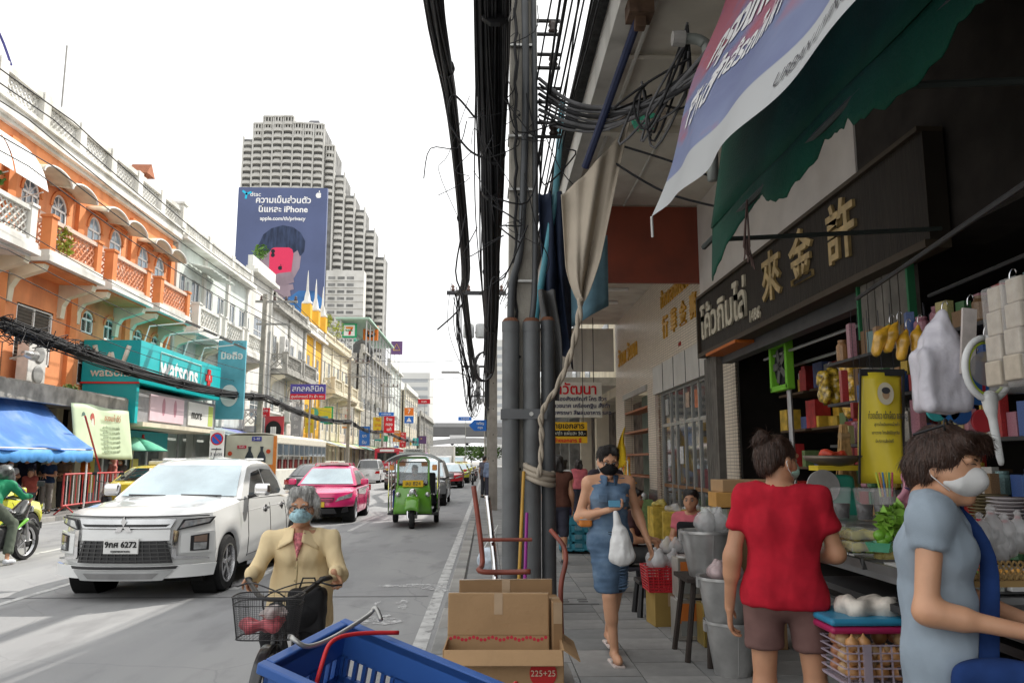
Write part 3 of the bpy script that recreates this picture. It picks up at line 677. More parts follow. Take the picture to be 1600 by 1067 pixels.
shophouse(51.0,60.5,'old grey white shophouse with long balustraded balconies and rusty awnings',M_wh,12.4,2,bal=1,trim=M_old,seed=3,nw=2,shop=(.1,.1,.1))
TY=shophouse(60.5,67.2,'shophouse with mustard yellow pilasters and white spires on its roof',M_yel,12.3,2,bal=None,trim=M_wh,seed=4,nw=1,win=(1.0,1.8),canopy=(.6,.3,.1))
for y in (61.0,64.0,66.8):
 b=B(); b.span((FX-.35,y-.35,12.3),(FX+.35,y+.35,13.6)); b.build('turret',M_yel,TY,ww=1)
 b=B().lathe([(.42,0),(.42,.15),(.25,.3),(.2,.7),(.1,1.1),(.07,1.9),(.01,2.7)],(FX,y,13.6),10); b.build('spire',M_wh,TY,ww=1,sm=1)
shophouse(67.2,80.0,'cream shophouse with tall white windows and a balustraded balcony',M_cream,12.6,2,bal=1,trim=M_cream,seed=5,nw=2,win=(1.0,2.0),shop=(.14,.12,.1))
shophouse(80.0,88.0,'low cream building with striped cladding before the grey block',M_cream,8.0,1,bal=None,par='wall',trim=M_cream,seed=6,nw=2)
shophouse(88.0,112.0,'grey weathered block with steel scaffolding and a green roof edge',M_old,14.5,3,bal=None,par='wall',trim=M_old,seed=7,nw=2,win=(1.5,1.2))
shophouse(112.0,128.0,'pale green narrow block behind the grey scaffolded one',M_mint,16.0,4,par='wall',trim=M_wh,seed=8,nw=2,win=(1.3,1.2))
shophouse(128.0,150.0,'beige block with rows of plain windows far down the street',M_cream,14.0,3,par='wall',trim=M_wh,seed=9,nw=2,win=(1.4,1.2),x=-13.2)
shophouse(150.0,185.0,'distant grey shophouses beside the overpass',M_old,11.0,2,par='wall',trim=M_old,seed=10,nw=2,win=(1.4,1.2),x=-12.6)
sc=thing('roof_scaffold','steel frame scaffold on top of the grey weathered block','scaffold',(FX,96,14.5))
b=B()
for i in range(9):
 for x in (-13.6,-16.5): b.tube([(x,88.5+i*2.8,9.5 if x>-14 else 14),(x,88.5+i*2.8,17.3)],.07,4)
for z in (15.2,16.4,17.2):
 for x in (-13.6,-16.5): b.tube([(x,88.5,z),(x,111,z)],.06,4)
b.build('frame',mat('galvanised',(.45,.45,.45),.5,.4),sc,ww=1)
B().span((-17,88,17.3),(-13.2,111.5,17.5)).build('roof_sheet',mat('green_roof',(.35,.5,.42),.6),sc,ww=1)
# == right row: arcade shops
M_sof=mat('soffit_plaster',(.62,.58,.50),.9,var=.1,scale=2,dirt=(.36,.25,.2),dirtamt=.5)
M_fas=mat('fascia_white',(.60,.58,.53),.9,var=.08,scale=2,dirt=(.2,.19,.17),dirtamt=.7,streak=True)
def brickmat(name,c1,c2,mortar,w,h,ms,rough=.35):
 m=bpy.data.materials.new(name); m.use_nodes=True; t=m.node_tree; N=t.nodes; L=t.links; b=N['Principled BSDF']
 tc=N.new('ShaderNodeTexCoord'); sp=N.new('ShaderNodeSeparateXYZ'); cb=N.new('ShaderNodeCombineXYZ'); ad=N.new('ShaderNodeMath')
 L.new(tc.outputs['Object'],sp.inputs[0]); L.new(sp.outputs[0],ad.inputs[0]); L.new(sp.outputs[1],ad.inputs[1]); L.new(ad.outputs[0],cb.inputs[0]); L.new(sp.outputs[2],cb.inputs[1])
 k=N.new('ShaderNodeTexBrick'); k.offset=0; k.inputs['Scale'].default_value=1; k.inputs['Brick Width'].default_value=w; k.inputs['Row Height'].default_value=h; k.inputs['Mortar Size'].default_value=ms
 for i,c in (('Color1',c1),('Color2',c2),('Mortar',mortar)): k.inputs[i].default_value=c+(1,)
 L.new(cb.outputs[0],k.inputs['Vector']); L.new(k.outputs[0],b.inputs['Base Color']); b.inputs['Roughness'].default_value=rough
 bp=N.new('ShaderNodeBump'); bp.inputs['Strength'].default_value=.5; bp.inputs['Distance'].default_value=.004; bp.invert=True; L.new(k.outputs['Fac'],bp.inputs['Height']); L.new(bp.outputs[0],b.inputs['Normal']); return m
M_tile=brickmat('beige_mosaic_tile',(.68,.59,.47),(.60,.52,.41),(.24,.2,.16),.20,.055,.006)
M_tilep=brickmat('patterned_mosaic',(.30,.18,.12),(.5,.42,.32),(.12,.1,.09),.05,.05,.006)
M_gran=mat('black_granite',(.03,.03,.03),.25,var=.9,scale=40)
M_alu=mat('aluminium',(.45,.45,.43),.4,.7,var=.08)
M_gold=mat('gold_letters',(.62,.33,.03),.35,.3,var=.15,scale=9)
AR=thing('arcade_building','two storey shop building on the right with deep canopy over the pavement','building',(3.9,12,0))
B().span((3.9,-9,5.75),(9,24,9.3)).build('upper_wall',M_fas,AR,ww=1)
B().span((1.32,6.0,5.75),(3.9,12.55,6.15)).build('canopy_slab',M_sof,AR,ww=1); B().span((1.32,-2,5.75),(3.9,5.99,6.15)).build('canopy_boards',mat('sooty_boards',(.035,.03,.026),.9,var=.3,scale=4),AR,ww=1)  # near part of the canopy has its shade put into a near-black colour
B().span((1.32,12.62,5.75),(3.9,24.0,6.15)).build('canopy_slab',M_sof,AR,ww=1)
b=B().span((1.16,-2,5.62),(1.32,24.1,6.2)); b.span((1.22,-2,6.2),(1.4,24.1,6.45)); b.build('fascia',M_fas,AR,ww=1)
b=B().span((1.02,-2,6.0),(1.16,24.1,6.16)); b.build('gutter',mat('black_gutter',(.05,.05,.05),.8,var=.4,scale=12,bump=.6,bscale=50),AR,ww=1)
for y0,y1,zt in ((10.4,12.4,7.2),(13.5,17,7.0),(18.5,23.5,7.0)): B().span((1.45,y0,6.45),(1.6,y1,zt)).build('parapet',M_old,AR,ww=1)
B().span((1.75,10.5,6.15),(2.1,10.9,8.4)).build('roof_pier',M_old,AR,ww=1)
for y in (3,6.2,9.4): B().span((1.4,y,5.66),(3.6,y+.12,5.75)).build('soffit_beam',M_sof,AR,ww=1)
for y in (3.9,7.6,9.0): B().tube([(1.35,y,5.7),(3.6,y,5.7)],.03,6).build('soffit_pipe',M_sof,AR,ww=1)
b=B().tube([(1.5,-1,5.69),(1.5,12.4,5.69)],.025,6).tube([(2.2,-1,5.7),(2.2,12.4,5.7)],.018,6); b.build('conduit',M_fas,AR,ww=1)
for i,y in enumerate((14.0,15.6,17.2,18.8,20.4)):
 b=B().box((2.75,y,5.71),(1.3,.09,.06)); b.build('ceiling_tube_fitting',M_wframe,AR,ww=1)
B().span((3.44,-2,3.28),(3.9,5.95,5.75)).span((3.44,5.95,4.06),(3.9,7.0,5.75)).build('dark_upper_wall',mat('sooty_boards',(.035,.03,.026),.9,var=.3,scale=4),AR,ww=1)  # upper wall coloured dark here to stand for the gloom under the awning
b=B().span((3.42,7.0,4.06),(3.9,12.5,5.75)); b.build('shop_upper_wall',mat('white_wall_shade',(.62,.58,.54),.9,var=.08,scale=2,dirt=(.4,.36,.32),dirtamt=.3),AR,ww=1)
B().span((3.88,12.3,.12),(4.3,12.5,5.75)).build('party_wall',M_tile,AR,ww=1)
pb=tag(B().span((1.40,12.5,4.45),(3.62,12.58,5.72)).build('partition_board',mat('red_brown_board',(.23,.045,.02),.5,var=.12,scale=2,dirt=(.1,.025,.015),dirtamt=.5)),'red brown board hung across the arcade under the canopy','board')
SH=thing('sign_shop','dark old shop with timber signboard, grooved columns and open unlit front','shop',(3.4,8,0))
M_signb=mat('dark_timber_sign',(.022,.017,.012),.6,var=.4,scale=3,stretch=(1,12,.6),bump=.3,bscale=8)
b=B().span((3.26,5.6,3.2),(3.42,12.0,4.08)); b.build('signboard',M_signb,SH,ww=1)
b=B().span((3.22,5.6,3.16),(3.42,12.03,3.22)).span((3.22,5.6,4.06),(3.42,12.03,4.1)).span((3.22,11.98,3.22),(3.42,12.03,4.06)); b.build('sign_frame',mat('sign_edge',(.06,.045,.03),.6),SH,ww=1)
M_slet=mat('cream_letters',(.52,.47,.36),.55,var=.2,scale=10); M_sgold=mat('dull_gold_letters',(.42,.30,.13),.5,var=.3,scale=8)
UXR=(0,-1,0)
text('โค้วกิมไล่',.60,(3.25,11.85,3.60),UXR,(0,0,1),M_slet,SH,depth=.02,bold=.012,align='LEFT',squash=1.02)
text('1486',.2,(3.25,9.45,3.36),UXR,(0,0,1),M_slet,SH,depth=.012,bold=.004)
for ch,y in (('來',8.82),('金',7.95),('許',7.0)): text(ch,.60,(3.25,y,3.66),UXR,(0,0,1),M_sgold,SH,depth=.02,bold=.012)
B().span((3.2,10.1,3.12),(3.5,11.5,3.16)).build('orange_strip',flat('orange_strip',(.5,.13,.02)),SH,ww=1)
M_col=mat('grooved_column',(.15,.137,.118),.85,var=.25,scale=5,bump=.2,bscale=30,dirt=(.06,.06,.055),dirtamt=.6,streak=True)
for (y0,y1) in ((11.55,12.2),(6.15,6.95)):
 for i in range(6):
  yy=y0+(y1-y0)*i/6; B().span((3.36,yy+.008,.12),(3.42,yy+(y1-y0)/6-.008,3.16)).build('column_flute',M_col,SH,ww=1)
 B().span((3.4,y0,.12),(3.46,y1,3.18)).build('column',M_col,SH,ww=1)
B().span((3.34,6.1,.12),(3.4,6.13,3.16)).build('green_post',flat('greenpost',(.03,.16,.07)),SH,ww=1); B().span((3.34,6.96,.12),(3.4,6.99,3.16)).build('green_post',flat('greenpost',(.03,.16,.07)),SH,ww=1)
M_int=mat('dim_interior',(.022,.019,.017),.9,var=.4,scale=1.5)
b=B().span((7.5,-2,.1),(7.6,12.2,5)); b.span((3.9,12.18,.1),(7.6,12.28,5)); b.span((3.6,-2,3.3),(7.6,12.2,3.4)); b.span((3.9,-2,.08),(7.6,12.2,.12)); b.span((3.4,-9,.1),(7.6,-2,5.7)); b.build('interior_walls',M_int,SH,ww=1)  # last block is an unseen mass, added to keep daylight out of the shop
b=B().span((3.45,7.0,3.02),(3.6,11.55,3.18)); b.build('shutter_box',mat('shutter_dark',(.1,.1,.1),.6,.5),SH,ww=1)
for k,(y0,z0) in enumerate(((7.1,2.86),(7.1,2.72))): B().tube([(3.75+.2*k,y0,z0+.1),(3.75+.2*k,10.6,z0+.1)],.02,6).build('shutter_rail',M_alu,SH,ww=1)
for i,(y,w) in enumerate(((7.6,.9),(8.7,.9),(9.8,.9),(10.9,.9))):
 sh_=B()
 for z in (.5,1.0,1.5,2.0,2.5): sh_.span((4.2,y-w/2,z),(4.75,y+w/2,z+.03))
 sh_.build('shelf',mat('shelf_wood',(.12,.08,.05),.7),SH,ww=1)
rr=random.Random(21)
for i in range(90):
 y=rr.uniform(7.2,11.3); z=[.53,1.03,1.53,2.03,2.53][i%5]; h=rr.uniform(.12,.38); c=rr.choice([(.55,.04,.03),(.65,.42,.05),(.15,.22,.08),(.6,.56,.5),(.08,.12,.3),(.45,.03,.03)])
 B().box((4.3+rr.random()*.25,y,z+h/2),(.2,rr.uniform(.1,.3),h)).build('packet',mat('packet_%d'%(hash(c)%97),c,.5,var=.3,scale=9),SH,ww=1)
fn=thing('wall_fan','lime green square fan fixed beside the shop column','fan',(3.75,10.0,2.5))
b=B()
for s_ in (-1,1): b.box((0,s_*.27,.3),(.1,.07,.62)); b.box((0,0,.3+s_*.28),(.1,.6,.07))
b.build('frame',flat('lime_frame',(.20,.55,.04)),fn,bevel=.01)
b=B().lathe([(.24,-.02),(.24,.02)],(0.02,0,.3),24,'x'); b.build('back',M_dark,fn)
for q in range(5):
 a=q*2*math.pi/5; b=B(); b.box((-.02,.12*math.cos(a),.3+.12*math.sin(a)),(.012,.2,.09),rx=a); b.build('blade',mat('fan_blade',(.06,.06,.06),.4),fn)
B().tube([(.05,-.1,0),(.05,-.12,-1.4)],.035,8).build('post',mat('steel_post',(.45,.45,.44),.35,.6),fn)
for i,(y,z,w) in enumerate(((8.2,1.55,1.3),(8.25,2.1,1.2),(8.15,1.05,1.3))):
 c=thing('red_carton',['dark red carton with pale print, middle of the stack in the dim shop','dark red carton on top of the stack in the dim shop','dark red carton at the bottom of the stack in the dim shop'][i],'carton',(4.25,y,z))
 B().box((0,0,.25),(.5,w,.48)).build('box',mat('red_carton',(.24,.012,.012),.5,var=.15,scale=4),c,bevel=.01)
 if i==0: text('RITZ',.17,(3.99,y,z+.34),UXR,(0,0,1),flat('cartonprint',(.55,.4,.25)),c)
 for q in range(5): B().box((-.252,-.5+q*.24,.1),(.004,.03,.3)).build('printed_line',flat('carton_dark',(.1,.01,.01)),c)
TB=thing('tiled_shop','beige tiled shop front with gold Thai and Chinese letters and aluminium doors','shop',(3.9,18,0))
facade([(13.2,17.9,.12,3.12),(19.3,22.6,.12,3.45)],12.5,24.0,.12,5.75,x=4.15,th=.25).build('wall',M_tile,TB,ww=1)
for (y0,y1) in ((17.92,19.28),(22.62,23.9)): B().span((3.87,y0,.12),(3.9,y1,.95)).build('granite_base',M_gran,TB,ww=1)
for y0 in (17.92,18.1): pass
B().span((3.86,17.9,.12),(3.9,18.25,3.1)).build('patterned_strip',M_tilep,TB,ww=1)
b=B().span((3.8,13.1,3.1),(3.9,18.15,3.72)); b.build('shutter_cover',mat('pale_shutter',(.52,.50,.46),.6,var=.08,scale=3,dirt=(.35,.33,.3),dirtamt=.4,streak=True),TB,ww=1)
for i in range(5): B().span((3.79,13.1+i*1.0,3.1),(3.801,13.11+i*1.0,3.72)).build('cover_joint',M_dark,TB,ww=1)
for (y,w) in ((13.25,.07),(14.7,.07),(15.2,.06),(15.8,.05),(16.5,.06),(17.0,.05),(17.85,.07)): B().span((3.92,y-w/2,.12),(4.0,y+w/2,3.1)).build('door_stile',M_alu,TB,ww=1)
for z in (.15,1.05,2.35,3.06): B().span((3.93,13.2,z),(3.99,17.9,z+.07)).build('door_rail',M_alu if z!=1.05 else mat('brown_rail',(.2,.09,.03),.5),TB,ww=1)
B().span((3.95,13.2,.12),(3.97,17.9,3.1)).build('door_glass',mat('shop_door_glass',(.05,.055,.055),.06,var=.5,scale=1.2,spec=.6),TB,ww=1)
for (y,z,h,c) in ((16.2,1.55,.35,(.55,.55,.55)),(17.3,1.5,.25,(.5,.5,.5)),(17.3,1.85,.2,(.5,.5,.5)),(14.9,2.6,.35,(.45,.12,.04)),(15.6,2.65,.3,(.4,.28,.2)),(17.4,2.6,.35,(.35,.35,.33))): B().span((3.94,y-.14,z),(3.949,y+.14,z+h)).build('notice_sheet',mat('notice%d'%int(y*10),c,.5,var=.35,scale=14),TB,ww=1)
B().span((3.85,19.3,3.3),(3.9,22.6,3.45)).build('roller_slat',M_alu,TB,ww=1)
B().span((4.4,19.3,.12),(4.45,22.6,3.4)).build('green_back_panel',mat('green_panel',(.14,.2,.17),.6),TB,ww=1)
for z in (1.2,1.75,2.35,2.9): B().span((3.9,19.35,z),(4.3,22.6,z+.05)).build('wood_shelf',mat('orange_wood',(.32,.1,.03),.5),TB,ww=1)
text('ห้างทองกมลพาณิชย์',.46,(3.895,15.6,5.12),UXR,(0,0,1),M_gold,TB,depth=.03,bold=.008)
for ch,y in (('行',17.1),('華',16.3),('金',15.5),('壽',14.7),('許',13.9)): text(ch,.52,(3.895,y,4.48),UXR,(0,0,1),M_gold,TB,depth=.03,bold=.012)
text('วันดา วัฒนา',.62,(3.895,21.9,4.55),UXR,(0,0,1),M_gold,TB,depth=.03,bold=.01)
text('1488',.12,(3.895,15.9,3.95),UXR,(0,0,1),flat('rednum',(.4,.03,.02)),TB)
B().span((1.55,24.0,4.3),(3.85,24.08,5.62)).build('end_panel',M_fas,TB,ww=1)
of=thing('offering_rack','rack of yellow and orange wrapped offering bundles beside the tiled pillar','rack',(3.3,19.2,WK))
for y in (-.35,.35): B().tube([(0,y,0),(0,y,1.5)],.02,6).build('rack_post',M_alu,of)
for z in (.35,.75,.98): B().box((0,0,z),(.4,.8,.03)).build('rack_shelf',flat('rackshelf',(.45,.2,.02)),of)
for i in range(9):
 blob('bundle',[('c',(rr.uniform(-.12,.1),-.32+.08*i,1.02+.0*i),(rr.uniform(-.1,.1)+.05,-.3+.08*i,1.42+rr.uniform(-.1,.15)),.06,.035,.02)],mat('offering_%d'%(i%3),[(.7,.4,.02),(.75,.22,.02),(.6,.52,.12)][i%3],.4,var=.3,scale=20),of,h=.022,noise=.01,nscale=40,seed=i)
fl=thing('yellow_flag','plain yellow triangular flag on a stick by the tiled shop','flag',(3.2,19.3,WK))
B().tube([(0,0,.9),(.1,-.2,2.3)],.012,6).build('stick',mat('bamboo',(.4,.28,.1),.6),fl)
B().grid(lambda u,v:(.09-.02*math.sin(v*7)-.75*u*v*.6,-.19+.05*math.sin(u*9+v*5),2.28-.9*v-.25*u*v),10,12,.004).build('cloth',cloth('flag',(.75,.52,.03)),fl,sm=1)
HS=thing('hanging_sign','white hanging signboard with red heading and blue Thai lines over the pavement','sign',(2.5,22.0,2.8))
B().box((-.1,0,.48),(1.55,.1,.98),ry=-.0).build('board',mat('cream_board',(.66,.64,.56),.5,var=.04),HS,bevel=.02)
text('ดาวัฒนา',.40,(2.35,21.94,3.56),(1,0,0),(0,0,1),flat('sign_red',(.6,.02,.03)),HS,bold=.008)
for i,s_ in enumerate(('ซ่อมเครื่องสังฆภัณฑ์ โคร ฮีวร','เครื่องบวชนาค เครื่องกฐิน สั่งทำ','กริด เสื่อพรรษา สีผสมอาหาร รสก')): text(s_,.155,(2.4,21.94,3.3-.19*i),(1,0,0),(0,0,1),flat('sign_navy',(.04,.04,.1)),HS,bold=.003)
for x in (-.6,.45): B().tube([(x,0,.97),(x,0,2.8)],.012,5).build('hanger',M_dark,HS)
CS=thing('hanging_sign','yellow and black copy shop sign below the white hanging board','sign',(2.0,20.0,2.05))
B().box((0,0,.26),(1.0,.06,.52)).build('board',flat('sign_yellow',(.72,.42,.02)),CS); B().box((0,-.032,.24),(.98,.006,.15)).build('black_band',flat('sign_black',(.015,.015,.015)),CS)
text('ถ่ายเอกสาร',.19,(2.0,19.965,2.47),(1,0,0),(0,0,1),flat('sign_black',(.015,.015,.015)),CS,bold=.004); text('ขาว/ดำ แผ่นละ 50.-',.12,(2.0,19.96,2.29),(1,0,0),(0,0,1),flat('sign_cream',(.7,.68,.55)),CS)
text('ถ่ายเอกสาร สี',.13,(2.0,19.965,2.11),(1,0,0),(0,0,1),flat('sign_red',(.6,.02,.03)),CS,bold=.004)
for x in (-.4,.4): B().tube([(x,0,.52),(x,0,3.6)],.01,5).build('hanger',M_dark,CS)
def rshop(y0,y1,label,wm,h=9,seed=0,can=(.4,.4,.4),cx=1.6,x=4.0):
 t=thing('shophouse',label,'building',(x,(y0+y1)/2,0)); r_=random.Random(seed)
 B().span((x,y0,3.6),(x+8,y1,h)).build('wall',wm,t,ww=1); B().span((x+1.2,y0,0),(x+8,y1,3.6)).build('shop_interior',mat('rint_%d'%seed,(.16,.13,.11),.8,var=.7,scale=2),t,ww=1)
 n=max(1,int((y1-y0)/4))
 for i in range(n+1): y=y0+(y1-y0)*i/n; B().span((x-.05,max(y0,y-.25),.12),(x+.4,min(y1,y+.25),3.6)).build('pillar',wm,t,ww=1)
 B().span((cx,y0+.1,3.9),(x,y1-.1,4.15)).build('canopy',mat('rcan_%d'%seed,can,.8,var=.15),t,ww=1)
 for i in range(n):
  for f in range(int((h-4)/3)):
   y=y0+(y1-y0)*(i+.5)/n; B().span((x-.03,y-.7,4.8+3*f),(x+.02,y+.7,6.2+3*f)).build('window',M_glass,t,ww=1)
 return t
rshop(24.2,34,'beige shophouse with low canopy right after the tiled shop',M_cream,8.5,1,(.5,.48,.42),2.0)
rshop(34,48,'grey shophouse on the right past the second power pole',M_old,10,2,(.4,.42,.45))
rshop(48,70,'white shophouse in the middle of the right row',M_wh,10,3,(.3,.4,.5),2.2)
rshop(70,120,'long pale terrace far along the right pavement',M_cream,11,4,(.4,.3,.25),2.4)
rshop(120,190,'distant grey terrace on the right before the overpass',M_old,12,5,(.4,.4,.4),2.6)
def awn(u,v):
 y=lerp(-.6,5.5,u); w=.05*math.sin(u*31)*v+.03*math.sin(u*13+v*4)
 x=lerp(1.95,1.62,v)+w*.4; z=lerp(5.7,3.28,v)-.10*math.sin(math.pi*v)+w*.5
 return (x,y,z)
GA=thing('green_awning','torn dark green cloth awning hanging over the food stall','awning',(2.5,3,3))
M_green=mat('green_canvas',(.004,.062,.036),.75,var=.35,scale=2,bump=.25,bscale=60,dirt=(.015,.05,.04),dirtamt=.5)
B().grid(awn,70,14,.006).build('canvas',M_green,GA,sm=1,ww=1)
def vln(u,v):
 y=lerp(-.6,5.5,u); t=u*6.35
 tear=.22+.03*math.sin(t*2.1)+(.015+.05*(u>.62))*math.sin(t*5.3+1)+.05*mnoise.noise((t*3,1,0))+.04*mnoise.noise((t*11,2,0))+(.06*max(0,math.sin(t*1.3-1.2)))
 if u>.9: tear+=.10*(u-.9)*10
 return (1.62+.05*math.sin(u*31)*.4-.03*v+.03*math.sin(t*6)*v,y,3.28+.025*math.sin(u*31)-v*tear)
B().grid(vln,160,6,.005).build('valance',M_green,GA,sm=1,ww=1)
B().tube([(1.63,-.6,3.2),(1.63,5.8,3.2)],.022,6).build('edge_pole',mat('awning_pole',(.05,.06,.055),.6),GA,ww=1)
for y in (.5,3.2,5.6): B().tube([(1.63,y,3.2),(3.35,y,3.3)],.018,6).build('arm',mat('awning_pole',(.05,.06,.055),.6),GA,ww=1)
b=B()
for q in range(6): b.tube([(1.6,4.7,3.2),(1.58+.02*math.sin(q),4.7+.03*math.cos(q*2),2.9),(1.6+.03*math.cos(q),4.7+.03*math.sin(q*3),2.76+.02*q),(1.59,4.7,2.95)],.005,4)
b.build('string_knot',mat('string',(.12,.08,.07),.9),GA,ww=1)
BN=thing('printed_banner','blue violet printed banner with red lettering and white border, slung over the awning','banner',(1.2,3.3,3))
def bpt(u,v,off=0.):
 y=lerp(5.25,-.3,u); x=1.12+.62*v+.025*math.sin(v*9+u*14)+.02*math.sin(u*33)*(1-v)+.06*math.sin(u*6)*v
 z=2.92+.40*(1-u)**1.5+1.75*v-.10*math.sin(math.pi*min(1,u*1.6))*(1-v)+.12*(1-min(1,u*4))*0-(.06*math.exp(-u*18))*(1-v)
 return Vector((x-off*.94,y,z+off*.3))
def bmatr():
 m=bpy.data.materials.new('banner_print'); m.use_nodes=True; t=m.node_tree; N=t.nodes; L=t.links; b=N['Principled BSDF']
 at_=N.new('ShaderNodeAttribute'); at_.attribute_name='uv2'; sp=N.new('ShaderNodeSeparateXYZ'); L.new(at_.outputs['Vector'],sp.inputs[0])
 def ramp(src,stops):
  r=N.new('ShaderNodeValToRGB'); e=r.color_ramp.elements
  e[0].position=stops[0][0]; e[0].color=stops[0][1]+(1,); e[1].position=stops[-1][0]; e[1].color=stops[-1][1]+(1,)
  for p,c in stops[1:-1]: q=e.new(p); q.color=c+(1,)
  L.new(src,r.inputs[0]); return r
 nz=N.new('ShaderNodeTexNoise'); nz.inputs['Scale'].default_value=5; nz.inputs['Detail'].default_value=5; L.new(at_.outputs['Vector'],nz.inputs['Vector'])
 body=ramp(nz.outputs[0],[(.3,(.20,.24,.47)),(.62,(.30,.36,.60)),(.75,(.40,.46,.68))])
 mm=N.new('ShaderNodeMath'); mm.operation='MULTIPLY_ADD'; L.new(sp.outputs[1],mm.inputs[0]); mm.inputs[1].default_value=.45; L.new(nz.outputs[0],mm.inputs[2])
 red=ramp(mm.outputs[0],[(.66,(0,0,0)),(.80,(.85,.85,.85))])
 far=ramp(sp.outputs[0],[(.22,(1,1,1)),(.5,(.15,.15,.15))]); ml=N.new('ShaderNodeMath'); ml.operation='MULTIPLY'; L.new(red.outputs[0],ml.inputs[0]); L.new(far.outputs[0],ml.inputs[1])
 x=N.new('ShaderNodeMix'); x.data_type='RGBA'; L.new(ml.outputs[0],x.inputs[0]); L.new(body.outputs[0],x.inputs[6]); x.inputs[7].default_value=(.62,.13,.17,1)
 bd=ramp(sp.outputs[1],[(.135,(1,1,1)),(.14,(0,0,0))]); x2=N.new('ShaderNodeMix'); x2.data_type='RGBA'; L.new(bd.outputs[0],x2.inputs[0]); L.new(x.outputs[2],x2.inputs[6]); x2.inputs[7].default_value=(.68,.70,.71,1)
 L.new(x2.outputs[2],b.inputs['Base Color']); b.inputs['Roughness'].default_value=.5; b.inputs['Transmission Weight'].default_value=0
 tr=N.new('ShaderNodeBsdfTranslucent'); L.new(x2.outputs[2],tr.inputs[0]); ms=N.new('ShaderNodeMixShader'); ms.inputs[0].default_value=.35
 L.new(b.outputs[0],ms.inputs[1]); L.new(tr.outputs[0],ms.inputs[2]); L.new(ms.outputs[0],N['Material Output'].inputs[0]); return m
bb=B(); bb.grid(lambda u,v:bpt(u,v),90,30)
bo=bb.build('sheet',bmatr(),BN,sm=1,ww=1)
a_=bo.data.attributes.new('uv2','FLOAT_VECTOR','POINT')
a_.data.foreach_set('vector',[c for j in range(31) for i in range(91) for c in (i/90,j/30,0.)])
def wraptext(s,size,u0,v0,m,bold=0.,slant=0.):
 """letters printed on the banner: flat glyph mesh mapped onto the sheet"""
 c=bpy.data.curves.new('txt','FONT'); c.body=s; c.size=size; c.offset=bold; c.resolution_u=3
 tmp=bpy.data.objects.new('txt',c); me=bpy.data.meshes.new_from_object(tmp); bpy.data.objects.remove(tmp); bpy.data.curves.remove(c)
 o=worldloc(BN)
 for v in me.vertices: v.co=bpt(u0+(v.co.x+slant*v.co.y)/5.55,v0+v.co.y/1.86,.006)-o
 me.materials.clear(); me.materials.append(m); return obj('lettering',me,BN)
M_bk=flat('banner_black',(.06,.06,.07)); M_bred=flat('banner_red',(.62,.10,.13)); M_bwh=flat('banner_white',(.75,.75,.76))
wraptext('URBAN LIVING SOLUTIONS',.105,.40,.045,M_bk); wraptext('URBANI',.36,.43,.22,M_bwh,.03); wraptext('URBANI',.36,.432,.225,M_bred,.008); wraptext('ANANDA',.11,.45,.42,M_bwh)
wraptext('กรุงเทพ',.36,.06,.52,M_bwh,.012,.3); wraptext('ชีวิตดี',.30,.03,.30,M_bwh,.01,.3); wraptext('ใกล้รถไฟฟ้า',.22,.14,.36,M_bwh,.006,.3); wraptext('อนันต์',.46,.20,.66,M_bwh,.02,.2)
for i,(u,v) in enumerate(((.0,.0),(.0,1.),(1.,1.))):
 p=bpt(u,v); B().tube([p,(p[0]+.02,p[1]+.08,p[2]-.12 if v<.5 else p[2]+.2)],.01,5).build('tie',M_wframe,BN,ww=1)
BC=thing('rolled_cloth','beige canvas blind gathered to a point and twisted into a rope round the pole','cloth',(1.0,7.6,3))
M_beige=mat('beige_canvas',(.47,.41,.33),.9,var=.08,scale=2.5,bump=.25,bscale=70,dirt=(.25,.21,.16),dirtamt=.4)
TL,TR=Vector((.72,7.6,4.22)),Vector((1.42,7.5,4.98)); BT=Vector((.90,7.55,3.12))
def bcl(u,v):
 p=TL.lerp(TR,u); bulge=.16*math.sin(math.pi*v)*(1-2*u)
 q=p.lerp(BT,v); e=v*v
 l=TL.lerp(Vector((.78,7.6,3.3)),v).lerp(BT,max(0,(v-.75)*4)**2 if v>.75 else 0); r_=TR.lerp(BT+Vector((.12,0,.1)),v**.9).lerp(BT+Vector((.03,0,0)),max(0,(v-.8)*5) if v>.8 else 0)
 s=l.lerp(r_,u); s.y+=.10*math.sin(u*9+v*2)*(.3+.7*v)+.03*math.sin(u*21); s.z+= -.06*math.sin(math.pi*u)*(1-v); return s
B().grid(bcl,44,30,.006).build('canvas',M_beige,BC,sm=1,ww=1)
rp=[(.90,7.55,3.16),(.88,7.57,2.95),(.83,7.6,2.72),(.76,7.65,2.5),(.66,7.72,2.28),(.56,7.78,2.14),(.52,7.8,2.02),(.53,7.8,1.85),(.52,7.8,1.62),(.5,7.82,1.45)]
b=B()
for s_ in range(2):
 P=[]
 for i in range(60):
  t=i/59*(len(rp)-1); k=min(int(t),len(rp)-2); p=Vector(rp[k]).lerp(Vector(rp[k+1]),t-k); a=i*.55+s_*math.pi; R_=.017-.004*i/60
  P.append(p+Vector((R_*math.cos(a),R_*math.sin(a),0)))
 b.tube(P,[.021-.006*i/59 for i in range(60)],7)
b.build('twisted_rope',M_beige,BC,sm=1,ww=1)
b=B()
for q in range(3): b.tube([(.52+.14*math.cos(a),8.05+.14*math.sin(a)*1.3,1.42+q*.05-.05*math.cos(a+.5)) for a in [i*2*math.pi/20 for i in range(21)]],.028,6)
b.build('rope_wrap',M_beige,BC,sm=1,ww=1)
b=B()
rr2=random.Random(4)
for q in range(9): p=Vector((1.42,7.5,4.97)); d=Vector((rr2.uniform(0,.25),-.02,rr2.uniform(-.12,.08))); b.add([p,p+d+Vector((0,0,.03)),p+d*1.2-Vector((0,0,.02)),p+d*.5-Vector((0,0,.03))],[(0,1,2,3)])
b.build('green_tie',flat('green_tie',(.1,.5,.32)),BC,ww=1)
